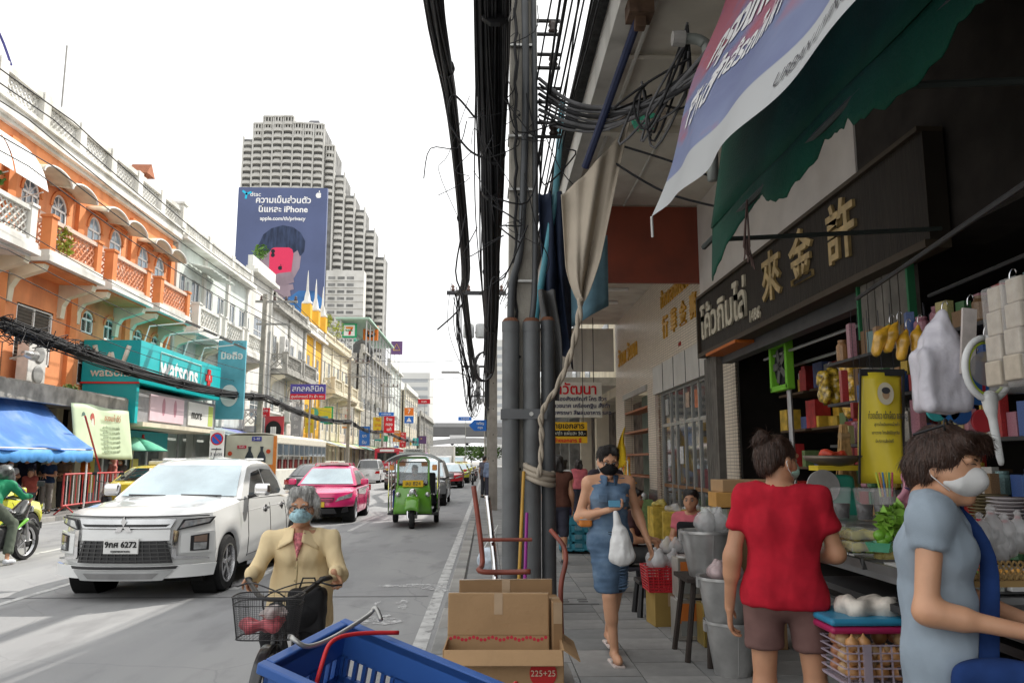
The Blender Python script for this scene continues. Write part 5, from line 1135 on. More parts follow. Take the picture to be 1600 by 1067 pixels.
for k in range(4): B().tube([(.28*math.cos(a)+.02*k,-.05*k,.45*math.sin(a)+.4) for a in [i*2*math.pi/22 for i in range(23)]],.03,5).build('loop',M_cable,cb,sm=1)
lm=thing('street_lamp','curved grey street lamp arm reaching over the road','street lamp',(-.2,66,WK))
B().tube([(0,0,0),(0,0,7.0),(-.8,0,8.3),(-2.2,0,8.75)],.07,6).build('arm',M_alu,lm); B().box((-2.9,0,8.8),(1.5,.3,.2)).build('head',mat('lamp_head',(.3,.3,.3),.5),lm,bevel=.05)
bundle('cable_bundle','thick black cable bundle on the left, running from overhead to the second pole',[(-.42,-4,5.2),(-.42,2,5.15),(-.44,6,5.3),(-.46,10,5.9),(-.52,18,5.75),(-1.0,25,6.9)],.085,34,.013,1)
bundle('cable_bundle','black cable curtain hugging the left of the near pole',[(.05,-4,6.1),(.03,3,5.8),(.06,7.2,5.6),(.06,9,5.2),(.05,12,4.75),(.06,18,4.3),(.0,24.8,4.9)],.13,60,.014,2)
bundle('cable_bundle','second dense black bundle drooping beside the near pole',[(.02,-4,6.9),(.0,3,6.3),(.0,7.4,6.0),(.03,9.5,4.9),(.06,13,4.0),(.06,18,3.7),(.06,24.8,4.6)],.10,36,.015,3)
bundle('cable_bundle','third black bundle sagging just left of the near pole',[(-.12,-4,6.4),(-.10,3,6.0),(-.10,7.2,5.7),(-.06,10,5.3),(-.04,14,4.9),(-.02,24.8,5.6)],.11,22,.010,14,wraps=False,wild=.6)
bundle('cable_bundle','cables strung on the insulators right of the near pole',[(.95,-4,6.6),(.8,3,6.0),(.71,8.25,5.6),(.6,14,5.3),(.4,24.9,6.6)],.28,12,.011,4,wraps=False)
bundle('cable_bundle','cables between the second and third right poles',[(-.8,25,6.95),(-.6,35,5.2),(-.6,45,6.9),(-.6,55,5.6),(-.4,66,6.8)],.12,22,.02,5,wraps=False)
bundle('cable_bundle','lower cables along the far right poles',[(.05,25,4.8),(.0,35,4.1),(.0,45,4.6),(-.1,56,3.9),(0,66,4.4),(.1,100,4)],.16,24,.02,6,wraps=False,wild=.5)
bundle('cable_bundle','loose hanging cables around the crossarm of the second pole',[(-.95,24.6,6.95),(-.9,24.4,5.6),(-.6,24.6,4.2),(-.5,26,3.2),(-.3,30,4.6)],.22,14,.013,7,wraps=False,wild=.8)
LW=thing('loose_wires','tangle of loose thin wires around the near pole top','wires',(.3,8,4.5))
rr=random.Random(11); b=B()
for i in range(26):
 p=Vector((rr.uniform(-.25,.75),8.05+rr.uniform(-.1,.1),rr.uniform(4.0,6.6))); q=p+Vector((rr.uniform(-.5,.7),rr.uniform(-.3,.3),rr.uniform(-1.3,.3)))
 b.tube(resample([p,p.lerp(q,.3)+Vector((rr.uniform(-.25,.25),0,-rr.uniform(.05,.5))),p.lerp(q,.7)+Vector((rr.uniform(-.25,.25),0,rr.uniform(-.4,.2))),q],12),rr.choice([.004,.006,.009]),5,cap=False)
b.tube(resample([(-.15,8.0,5.2),(-.38,8,5.45),(-.42,8,5.15),(-.22,8,4.85),(-.05,8,4.75)],20),.012,6,cap=False)
b.build('strands',M_cable,LW,sm=1,ww=1,kind='stuff')
GW=thing('grey_cables','grey and black service cables sweeping from the pole to the canopy junction','wires',(.7,8,5.2))
b=B(); b2=B()
for i in range(9):
 (b if i%2 else b2).tube(resample([(.55,8.2,5.75-.06*i),(.85,7.9,5.35-.04*i),(1.15,7.3,5.0-.03*i+.02*math.sin(i)),(1.5,6.6,4.75+.05*math.sin(i*2)),(1.75,5.9,4.75+.1*math.cos(i))],18),.014 if i%3 else .022,6,cap=False)
for i in range(10): (b if i%2 else b2).tube(resample([(1.45+rr.uniform(-.1,.1),6.9,4.9+rr.uniform(-.1,.2)),(1.3+rr.uniform(-.2,.2),6.7,4.6+rr.uniform(-.3,.2)),(1.55+rr.uniform(-.2,.2),6.5,4.5+rr.uniform(-.2,.5)),(1.7,6.3,5.1+rr.uniform(-.2,.3))],14),.012,5,cap=False)
b.tube(resample([(1.2,7.6,4.6),(1.7,7.3,4.15),(2.3,7.2,3.95)],12),.012,5).tube(resample([(1.3,7.6,4.75),(1.8,7.3,4.45),(2.3,7.2,4.2)],12),.012,5)
b.build('black_strands',M_cable,GW,sm=1,ww=1,kind='stuff'); b2.build('grey_strands',M_cableg,GW,sm=1,ww=1,kind='stuff')
MS=thing('metal_standpipe','grey metal standpipe with a bent neck above the banner corner','pipe',(1.78,6.0,4.7)); B().tube(resample([(0,0,-.9),(0,0,.1),(-.05,0,.28),(-.22,0,.3)],14),.045,10).build('pipe',mat('greenish_metal',(.28,.3,.28),.5,.3),MS,sm=1); B().lathe([(.06,-.05),(.065,.05)],(-.24,0,.3),12,'x').build('flange',M_conc,MS)
def lpole(y,label,h=10.2,x=-11.75):
 t=thing('power_pole',label,'pole',(x,y,WK)); B().box((0,0,h/2),(.27,.24,h),taper=.75).build('shaft',M_pole,t)
 if y<20: return t
 B().box((.6,0,h-.4),(2.2,.1,.12)).build('crossarm',M_conc,t); B().box((.5,0,h-1.6),(1.8,.1,.1)).build('crossarm',M_conc,t)
 for q in (-.2,.5,1.1,1.6): B().lathe([(.06,0),(.1,.06),(.04,.1),(.08,.16),(.03,.24)],(q,0,h-.34),9).build('insulator',mat('brown_glaze3',(.10,.05,.04),.3),t,sm=1)
 return t
for y,lb in ((18.9,'concrete pole at the left edge carrying the thick cable bundle'),(41.6,'concrete pole in front of the old grey balconies with two crossarms'),(68,'concrete pole before the cream house'),(90,'concrete pole before the grey scaffolded block')): lpole(y,lb,10.2 if y>20 else 6.6,-11.75 if y>20 else -12.0)
for (x,y0,y1,z,lb,n_,rad,sd) in ((-11.6,5,18.9,4.85,'left cable bundle nearest the camera',40,.16,21),(-11.6,18.9,41.6,4.85,'thick drooping cable bundle crossing in front of the teal sign',44,.17,22),(-11.6,41.6,68,4.9,'drooping cable bundle behind the bus roof',34,.17,23),(-11.6,68,90,4.9,'far drooping cable bundle before the cream house',26,.17,24),(-11.5,90,140,4.9,'farthest left cable bundle',20,.2,25)):
 bundle('cable_bundle',lb,[(x,y0,z),(x,lerp(y0,y1,.25),z-.28),(x,lerp(y0,y1,.5),z-.38),(x,lerp(y0,y1,.75),z-.28),(x,y1,z)],rad,n_,.017,sd,wild=.3)
TG=thing('cable_tangle','messy tangle of black cable ends on the left pole bundle','wires',(-11.6,19.4,4.9)); b=B(); rr=random.Random(5)
for i in range(60):
 y=rr.uniform(18.2,23.5); k=1-(y-18.2)/7; b.tube(resample([(-11.6+rr.uniform(-.25,.25),y,4.8+rr.uniform(-.35,.45)*k-.12) for _ in range(1)]+[(-11.6+rr.uniform(-.3,.3),y+rr.uniform(.1,1.0),4.75+rr.uniform(-.4,.4)*k) for _ in range(3)],12),.012,4,cap=False)
b.build('strands',M_cable,TG,sm=1,ww=1,kind='stuff')
for i,(x,z0,z1) in enumerate(((-11.3,9.9,9.9),(-10.7,9.9,9.9),(-10.2,9.85,9.9),(-11.2,8.7,8.7),(-10.6,8.7,8.7),(-11.4,7.2,7.4),(-11.5,6.6,6.8),(-11.3,6.0,6.3),(-11.7,5.5,5.7))):
 P=[]
 for (a,c) in ((-4,18.9),(18.9,41.6),(41.6,68),(68,90),(90,130)): P+=sag((x,a,z0),(x,c,z0),.35,10)[:-1]
 o=B().tube(P,.016 if i<5 else .012,5,cap=False).build('overhead_wire',M_cable,sm=1); tag(o,'thin black wire strung along the left row of poles','wire','overhead wires along the left poles')
for i,(y,z) in enumerate(((58,9.3),(64,8.6),(80,8.4),(105,9.5))):
 o=B().tube(sag((-11.6,y,z),(.2,y+3,z+.3),.5,12),.02,5,cap=False).build('crossing_wire',M_cableg,sm=1); tag(o,'thin grey wire crossing the street between the poles','wire','wires crossing the street')
# == vehicles
def interp(T,y):
 if y<=T[0][0]: return T[0][1]
 for (a,va),(c,vc) in zip(T,T[1:]):
  if y<=c: t=(y-a)/(c-a); t=t*t*(3-2*t)*.4+t*.6; return va+(vc-va)*t
 return T[-1][1]
M_tyre=mat('tyre',(.025,.025,.026),.85,var=.3,scale=20); M_rim=mat('alloy',(.55,.55,.56),.25,.9,var=.05); M_black=mat('black_plastic',(.02,.02,.022),.5); M_chrome=mat('chrome',(.75,.75,.76),.08,1.0,var=.02)
M_cglass=mat('car_glass',(.018,.022,.025),.03,var=.2,spec=1.0,coat=1.0); M_wsh=mat('windshield',(.46,.56,.60),.02,.7,var=.25,scale=1.2,coat=1.0)
M_lamp=mat('lamp_lens',(.55,.57,.58),.08,.5,var=.3,scale=14,coat=1.0); M_red=mat('tail_lens',(.45,.01,.01),.15,coat=1.0); M_amber=mat('amber_lens',(.7,.25,.02),.2,coat=.6)
M_under=mat('underbody',(.012,.012,.012),.9)
def wheel(par,x,y,r,w,side,spokes=6,rim=M_rim,style='spoke'):
 """tyre with rim, spokes, hub; side=+1 outer face towards +x"""
 b=B().lathe([(r*.66,-w/2),(r*.92,-w/2),(r*.985,-w*.36),(r,-w*.2),(r,w*.2),(r*.985,w*.36),(r*.92,w/2),(r*.66,w/2)],(x,y,r),36,'x',cap=False); t=b.build('wheel',M_tyre,par,auto=35)
 b=B().lathe([(r*.68,side*w*.5),(r*.63,side*w*.52),(r*.60,side*w*.30),(r*.58,side*-w*.1),(.01,side*-w*.1)],(x,y,r),32,'x',cap=False); b.build('rim',rim,t,auto=35)
 for k in range(spokes):
  a=2*math.pi*k/spokes; c=B(); c.box((0,0,r*.31),(w*.12,r*.10 if spokes>7 else r*.15,r*.58)); c.xf(Matrix.Translation((x+side*w*.33,y,r))@Matrix.Rotation(a,4,'X')); c.build('spoke',rim,t)
 B().lathe([(r*.13,side*w*.25),(r*.12,side*w*.42),(.01,side*w*.44)],(x,y,r),14,'x',cap=False).build('hub',rim,t,auto=35)
 return t
class Car:
 """lofted car: side panels with wheel arches, curved nose and tail patches, cabin with separate glass. +y is forward"""
 def __init__(s,name,label,cat,loc,rz,L,Wd,bodym,top,belt_w,z0,wy,rw,gh,nose=.35,tail=.25,nrake=.12,zn=.55,group=None,roofm=None,tw=.2,crown=.03,trim=None,spokes=6,rim=None,gl=M_cglass,ws=M_wsh):
  s.t=thing(name,label,cat,loc,rz,group); s.L=L; s.W=Wd/2; s.nose=nose; s.tail=tail; s.top=top; s.z0=z0; s.zn=zn; s.nrake=nrake; s.m=bodym; s.crown=crown
  yF,yR=L/2-nose,-L/2+tail; ra=rw*1.13
  ys=sorted({round(lerp(yR,yF,i/44),3) for i in range(45)}|{round(wy_+ra*math.cos(math.pi*i/16),3) for wy_ in wy for i in range(17)})
  ys=[y for y in ys if yR<=y<=yF]
  def low(y):
   for w in wy:
    if abs(y-w)<=ra+1e-3: return max(z0,rw*.95+math.sqrt(max(0,ra*ra-(y-w)**2)))
   return z0
  s.low=low
  def sec(y):
   zt=interp(top,y); zl=low(y); w=s.W*interp(belt_w,y); zs=zt-.10
   zl=min(zl,zs-.05)
   fl=0
   for wy_ in wy: fl=max(fl,.022*max(0,1-abs(y-wy_)/(ra*1.6)))
   prof=[(.955+fl,0),(.985+fl,.16),(1.0+fl,.45),(.985+fl*.6,.72),(.965,.95)]
   P=[(w*k,zl+(zs-zl)*q) for k,q in prof]+[(w*.93,zt-.03),(w*.80,zt+crown*.3),(w*.5,zt+crown*.75),(0,zt+crown)]
   return P
  s.sec=sec
  b=B(); rows=[sec(y) for y in ys]; n=len(rows[0])
  for sd in (1,-1):
   vs=[(sd*p[0],y,p[1]) for y,r_ in zip(ys,rows) for p in r_]; fs=[]
   for i in range(len(ys)-1):
    for j in range(n-1):
     f=(i*n+j,(i+1)*n+j,(i+1)*n+j+1,i*n+j+1); fs.append(f if sd>0 else f[::-1])
   b.add(vs,fs)
  def FY(x,z,front=True):
   k=min(1,abs(x)/s.W); nn=s.nose if front else s.tail; rk=s.nrake if front else s.nrake*.5
   y=L/2-nn*(k**3.0)-rk*(abs(z-zn)**1.5)*(1-.55*k**4)
   return y if front else -y
  s.FY=FY
  for front in (True,False):
   ye=yF if front else yR; r_=sec(ye); side=[p for p in r_[:6]]; N=24
   zl=r_[0][1]; ztop=r_[5][1]
   def patch(u,v,front=front,r_=r_):
    x=(2*u-1); t=v*5; k=min(int(t),4); f=t-k; w=lerp(r_[k][0],r_[k+1][0],f); z=lerp(r_[k][1],r_[k+1][1],f)
    zz=z-(1-abs(x)**4)*(.02 if v>.9 else 0); xx=x*w
    y=FY(x*s.W,zz,front) if abs(x)<.999 else ye
    if abs(x)>.9:
     q=(abs(x)-.9)/.1; y=lerp(FY(math.copysign(.9,x)*s.W,zz,front),ye,q**1.3)
    return (xx if front else -xx,y,zz)
   b.grid(patch,40,12)
   def lid(u,v,front=front,r_=r_,ye=ye):
    x=2*u-1; top_=r_[5]; e=patch(u if front else u,1.0); c=r_[5:]
    ax=abs(x)*top_[0]
    zz=None
    for (xa,za),(xb,zb) in zip(c,c[1:]):
     if xb-1e-6<=ax<=xa+1e-6: zz=lerp(zb,za,(ax-xb)/max(1e-6,xa-xb)); break
    if zz is None: zz=top_[1]
    bk=(x*top_[0]*(1 if front else -1),ye,zz); q=v
    return (lerp(e[0],bk[0],q),lerp(e[1],bk[1],q),lerp(e[2],bk[2],math.sin(q*math.pi/2)))
   b.grid(lid,40,6)
  s.body=b.build('body',bodym,s.t,auto=32)
  B().span((-s.W*.86,-L/2+tail*.8,z0*.7),(s.W*.86,L/2-nose*.9,z0+.25)).build('underbody',M_under,s.t)
  b=B()
  for wy_ in wy:
   for sd in (1,-1): b.lathe([(.01,-sd*.2),(ra*1.02,-sd*.2),(ra*1.02,sd*.09)],(sd*(s.W-.13),wy_,rw*.95),24,'x',cap=False)
  b.build('wheel_wells',M_under,s.t,kind='stuff')
  for wy_ in wy:
   for sd in (1,-1): wheel(s.t,sd*(s.W-tw/2-.005),wy_,rw,tw,sd,spokes,rim or M_rim)
  if gh:
   (yb0,zb0),(yr0,zr0),(yr1,zr1),(yb1,zb1),wb,wr=gh; s.gh=gh
   zr=max(zr0,zr1)
   def hx(z): return lerp(wb,wr,min(1,max(0,(z-min(zb0,zb1))/(zr-min(zb0,zb1)))))
   s.hx=hx
   prof=[(yb0,zb0),(lerp(yb0,yr0,.5),lerp(zb0,zr0,.53)),(lerp(yb0,yr0,.93),lerp(zb0,zr0,.97)),(yr0-.12,zr0+.025),(lerp(yr0,yr1,.4),zr+.045),(lerp(yr0,yr1,.75),lerp(zr,zr1,.6)+.03),(yr1,zr1),(lerp(yr1,yb1,.5),lerp(zr1,zb1,.47)),(yb1,zb1)]
   vs=[];fs=[]; q=7; us=[-1,-.93,-.6,0,.6,.93,1]
   for (y,z) in prof:
    w=hx(z); topk=max(0,(z-zr+.08)/.08) if z>zr-.08 else 0
    for u in us: vs.append((u*w*(1 if abs(u)<1 else 1),y+(.06*(1-abs(u)**2)*(1 if y>0 else -1) if y in (yb0,yb1) else .05*(1-u*u)*(1 if y>(yr0+yr1)/2 else -1)*(1-topk)),z-(.035 if abs(u)==1 and topk else 0)+.02*(1-u*u)*topk))
   for i in range(len(prof)-1):
    for j in range(q-1): fs.append((i*q+j,(i+1)*q+j,(i+1)*q+j+1,i*q+j+1))
   m=len(prof)
   for e,rev in ((0,False),(q-1,True)):
    f=tuple(i*q+e for i in range(m)); fs.append(f if not rev else f[::-1])
   s.cab=B().add(vs,[f[::-1] for f in fs]).build('cabin',roofm or bodym,s.t,auto=40)
   def wsp(u,v,front=True,ins=.07,off=.012):
    y0,z0_,y1,z1=(yb0,zb0,yr0,zr0) if front else (yb1,zb1,yr1,zr1); sg=1 if front else -1
    t=lerp(.06,.93,v); y=lerp(y0,y1,t); z=lerp(z0_,z1,t+.04*math.sin(math.pi*t)); w=hx(z)-ins*.9; x=(2*u-1)*w
    bow=.055*(1-((2*u-1)*.92)**2)
    return (x if front else -x,y+sg*(bow+off),z+off*.7)
   s.ws=B().grid(lambda u,v:wsp(u,v),14,8).build('windshield',ws,s.t,sm=1)
   s.rg=B().grid(lambda u,v:wsp(u,v,False),14,8).build('rear_window',gl,s.t,sm=1)
 def win(s,polys,m=None):
  for poly in polys:
   for sd in (1,-1):
    b=B(); n=len(poly); vs=[(sd*(s.hx(z)+.006),y,z) for y,z in poly]+[(sd*(s.hx(z)-.01),y,z) for y,z in poly]
    f=tuple(range(n)); b.add(vs,[f if sd>0 else f[::-1]]+[(i,i+n,(i+1)%n+n,(i+1)%n) for i in range(n)]); b.build('side_window',m or M_cglass,s.t)
 def fq(s,name,c,m,off=.012,nu=10,nv=4,front=True,mirror=False,parent=None,bev=.012):
  """patch on the nose or tail: corners (x,z) bl,br,tr,tl"""
  outs=[]
  for sg in ((1,-1) if mirror else (1,)):
   def f(u,v):
    x=lerp(lerp(c[0][0],c[1][0],u),lerp(c[3][0],c[2][0],u),v)*sg; z=lerp(lerp(c[0][1],c[1][1],u),lerp(c[3][1],c[2][1],u),v)
    y=s.FY(x,z,front); ax=abs(x)/s.W
    if ax>.9: y=lerp(s.FY(math.copysign(.9,x)*s.W,z,front),(s.L/2-s.nose if front else -s.L/2+s.tail),((min(ax,1)-.9)/.1)**1.3)
    return (x*(1+off*.3*ax),y+(off if front else -off),z)
   b=B(); b.grid(f if (front!=(sg<0)) else (lambda u,v:f(1-u,v)) if False else f,nu,nv,.03 if front else .03); outs.append(b.build(name,m,parent or s.t,auto=40))
  return outs
 def sx(s,y,z):
  P=s.sec(y)
  for (xa,za),(xb,zb) in zip(P,P[1:]):
   if za<=z<=zb: return lerp(xa,xb,(z-za)/max(1e-6,zb-za))
  return P[4][0]
 def seam(s,pts,name='door_seam',r=.006,m=None,sides=(1,-1)):
  for sd in sides:
   P=[]
   for (a,c) in zip(pts,pts[1:]):
    for i in range(6): y=lerp(a[0],c[0],i/6); z=lerp(a[1],c[1],i/6); P.append((sd*(s.sx(y,z)+.001),y,z))
   y,z=pts[-1]; P.append((sd*(s.sx(y,z)+.001),y,z)); B().tube(P,r,4).build(name,m or M_black,s.t)
 def mirror(s,y,z,m,w=.0,sz=1.):
  for sd in (1,-1):
   x0=s.sx(y,min(z-.05,interp(s.top,y)-.12)); b=B().tube([(sd*(x0-.06),y,z-.06),(sd*(x0+.10),y,z-.02)],.03*sz,6); st=b.build('mirror_arm',M_black,s.t)
   blob('mirror',[('b',(sd*(x0+.17*sz),y,z+.05*sz),(.085*sz,.03*sz,.06*sz),.03*sz,.02)],m,s.t,h=.02)
 def handle(s,y,z,m):
  for sd in (1,-1):
   x=s.sx(y,z); o=B().box((sd*(x+.012),y,z),(.03,.2,.035)).build('door_handle',m,s.t,bevel=.01)
 def plate(s,txt,z,w=.36,h=.16,col=(.75,.75,.73),front=True,x=0,tm=None):
  y=s.FY(x,z,front); sg=1 if front else -1
  o=B().box((x,y+sg*.07,z),(w,.03,h)).build('number_plate',flat('plate_%d'%int(col[2]*100),col),s.t,bevel=.005)
  text(txt,h*.54,(x,y+sg*.092,z+h*.1),(-sg,0,0),(0,0,1),tm or flat('plate_ink',(.02,.02,.02)),s.t,ww=0,bold=.002)
  text('กรุงเทพมหานคร',h*.2,(x,y+sg*.092,z-h*.33),(-sg,0,0),(0,0,1),tm or flat('plate_ink',(.02,.02,.02)),s.t,ww=0)
PW=mat('paint_pearl',(.74,.75,.74),.28,var=.02,coat=.9,scale=2)
pk=Car('pickup_truck','white double cab pickup truck driving towards the camera beside the cyclist','pickup truck',(-4.12,12.2,0),math.pi-.03,5.2,1.84,PW,
   top=[(-2.6,1.06),(-.95,1.07),(-.5,1.10),(1.0,1.12),(1.6,1.07),(2.2,1.02),(2.6,.98)],belt_w=[(-2.6,.97),(-1,1.0),(1.5,1.0),(2.2,.99)],z0=.27,wy=(1.72,-1.3),rw=.345,
   gh=((1.18,1.10),(.38,1.57),(-.62,1.57),(-.98,1.08),.86,.66),nose=.42,tail=.12,nrake=.10,zn=.62,tw=.235,spokes=5,crown=.05)
pk.win([[(.86,1.12),(.42,1.44),(.02,1.49),(.02,1.12)],[(-.03,1.12),(-.03,1.49),(-.52,1.48),(-.72,1.30),(-.72,1.16),(-.6,1.12)]])
pk.seam([(.98,.34),(1.0,.7),(.98,1.0)]); pk.seam([(-.0,.34),(0,.7),(0,1.0)]); pk.seam([(-.82,.5),(-.82,.75),(-.78,1.0)]); pk.seam([(.98,.36),(-.78,.36)])
pk.seam([(1.3,.93),(.4,.95),(-.8,.96)],'character_line',.004,mat('paint_shadow_line',(.5,.5,.5),.4))
pk.fq('bonnet_gap',[(-.84,.955),(.84,.955),(.84,.968),(-.84,.968)],M_black,.006,24,1)
pk.fq('upper_grille',[(-.50,.83),(.50,.83),(.55,.935),(-.55,.935)],mat('silver_trim',(.62,.63,.64),.22,.8),.022,20,3)
pk.fq('grille_slot',[(-.46,.845),(.46,.845),(.50,.875),(-.50,.875)],M_black,.034,20,2)
pk.fq('grille_surround',[(-.50,.69),(.50,.69),(.50,.815),(-.50,.815)],mat('paint_pearl',(.74,.75,.74)),.014,16,2)
pk.fq('lower_grille',[(-.54,.44),(.54,.44),(.47,.69),(-.47,.69)],M_black,.016,20,3)
for k in range(5): pk.fq('grille_bar',[(-.52,.465+k*.045),(.52,.465+k*.045),(.52,.478+k*.045),(-.52,.478+k*.045)],mat('grille_grey',(.05,.05,.05),.4),.03,18,1)
for k in range(-6,7): pk.fq('grille_rib',[(k*.082-.006,.45),(k*.082+.006,.45),(k*.075+.006,.68),(k*.075-.006,.68)],mat('grille_grey',(.05,.05,.05),.4),.026,1,3)
pk.fq('headlamp',[(.56,.80),(.86,.865),(.905,.945),(.62,.925)],M_black,.014,12,4,mirror=True); pk.fq('lamp_lens',[(.585,.822),(.85,.885),(.885,.935),(.64,.91)],M_lamp,.022,12,4,mirror=True)
pk.fq('chrome_trim',[(.53,.50),(.575,.50),(.59,.79),(.535,.81)],M_chrome,.036,4,8,mirror=True); pk.fq('chrome_trim',[(.55,.485),(.87,.455),(.87,.475),(.55,.52)],M_chrome,.034,10,2,mirror=True)
pk.fq('cheek_panel',[(.61,.54),(.90,.53),(.90,.78),(.61,.76)],PW,.016,10,4,mirror=True)
pk.fq('fog_housing',[(.70,.56),(.86,.56),(.86,.755),(.70,.735)],M_black,.026,6,4,mirror=True); pk.fq('fog_lamp',[(.735,.575),(.84,.575),(.845,.65),(.735,.655)],M_lamp,.042,5,3,mirror=True); pk.fq('turn_lamp',[(.735,.665),(.845,.66),(.845,.74),(.735,.728)],mat('smoked_amber',(.28,.2,.16),.2,.3,coat=1),.042,5,3,mirror=True)
pk.fq('bumper_shelf',[(-.90,.27),(.90,.27),(.92,.41),(-.92,.41)],PW,.045,24,3)
pk.fq('bumper_slot',[(-.58,.375),(.58,.375),(.60,.405),(-.60,.405)],M_black,.06,16,1); pk.fq('skid_plate',[(-.46,.25),(.46,.25),(.56,.36),(-.56,.36)],mat('silver_skid',(.42,.43,.43),.4,.6),.062,16,2); pk.fq('skid_insert',[(-.36,.27),(.36,.27),(.42,.33),(-.42,.33)],mat('grey_skid',(.22,.22,.22),.5,.4),.074,12,2)
b=B()
yE=pk.FY(0,.85)+.05
for a in (90,210,330):
 c=[(0,0),(.055,.032),(.0,.108),(-.055,.032)]
 ca,sa=math.cos(R(a-90)),math.sin(R(a-90)); pts=[(ca*x-sa*z,sa*x+ca*z) for x,z in [(0,.004),(.052,.06),(0,.118),(-.052,.06)]] if a==90 else None
 if a!=90:
  d=R(a); u=(math.cos(d),math.sin(d)); pts=[]
  e1=(math.cos(d+R(30)),math.sin(d+R(30))); e2=(math.cos(d-R(30)),math.sin(d-R(30)))
 d=R(a); e1=(math.cos(d+R(30))*.068,math.sin(d+R(30))*.068); e2=(math.cos(d-R(30))*.068,math.sin(d-R(30))*.068)
 q=[(0,0),e2,(e1[0]+e2[0],e1[1]+e2[1]),e1]; q=[(p[0]*.97,p[1]*.97+.85) for p in q]
 b.prism(q,yE-.02,yE+.015,'y')
b.build('emblem',M_chrome,pk.t)
pk.plate('9กศ 6272',.635,.40,.17); pk.fq('plate_frame',[(-.215,.54),(.215,.54),(.215,.735),(-.215,.735)],M_black,.012,4,2)
text('MRC',.03,(.05,pk.FY(0,.55)+.065,.556),(-1,0,0),(0,0,1),flat('plate_red',(.6,.02,.02)),pk.t,ww=0)
pk.mirror(.86,1.17,M_chrome,sz=.92); pk.handle(.2,.93,M_chrome); pk.handle(-.62,.95,M_chrome)
for y in (.2,-.62):
 for sd in (1,-1): B().lathe([(.055,-.01),(.06,.005)],(sd*(pk.sx(y,.93)-.002),y,.925),14,'x').build('handle_cup',M_black,pk.t)
for sd in (1,-1): B().tube([(sd*.6,.3,1.63),(sd*.6,-.5,1.63)],.016,6).build('roof_rail',PW,pk.t)
for x0,x1 in ((-.6,-.05),(.15,.65)): B().tube([(x0,1.22,1.145),(x1,1.19,1.155)],.012,5).build('wiper',M_black,pk.t)
B().tube([(-.05,.1,1.62),(-.05,-.02,1.80)],.006,5).build('antenna',M_black,pk.t); B().box((-.05,.12,1.62),(.06,.12,.03)).build('antenna_base',M_black,pk.t,bevel=.01)
B().span((-.8,-2.5,.95),(.8,-1.0,1.0)).build('bed_floor',M_black,pk.t)
for sd in (1,-1): B().span((sd*.9,-1.0,.22),(sd*.80,.95,.27)).build('side_step',M_chrome,pk.t)
B().tube([(-.69,.47,1.2),(-.69,.40,1.47)],.01,4).build('window_trim',M_chrome,pk.t)
B().box((0,.85,1.13),(1.3,.3,.06)).build('dashboard',M_black,pk.t)
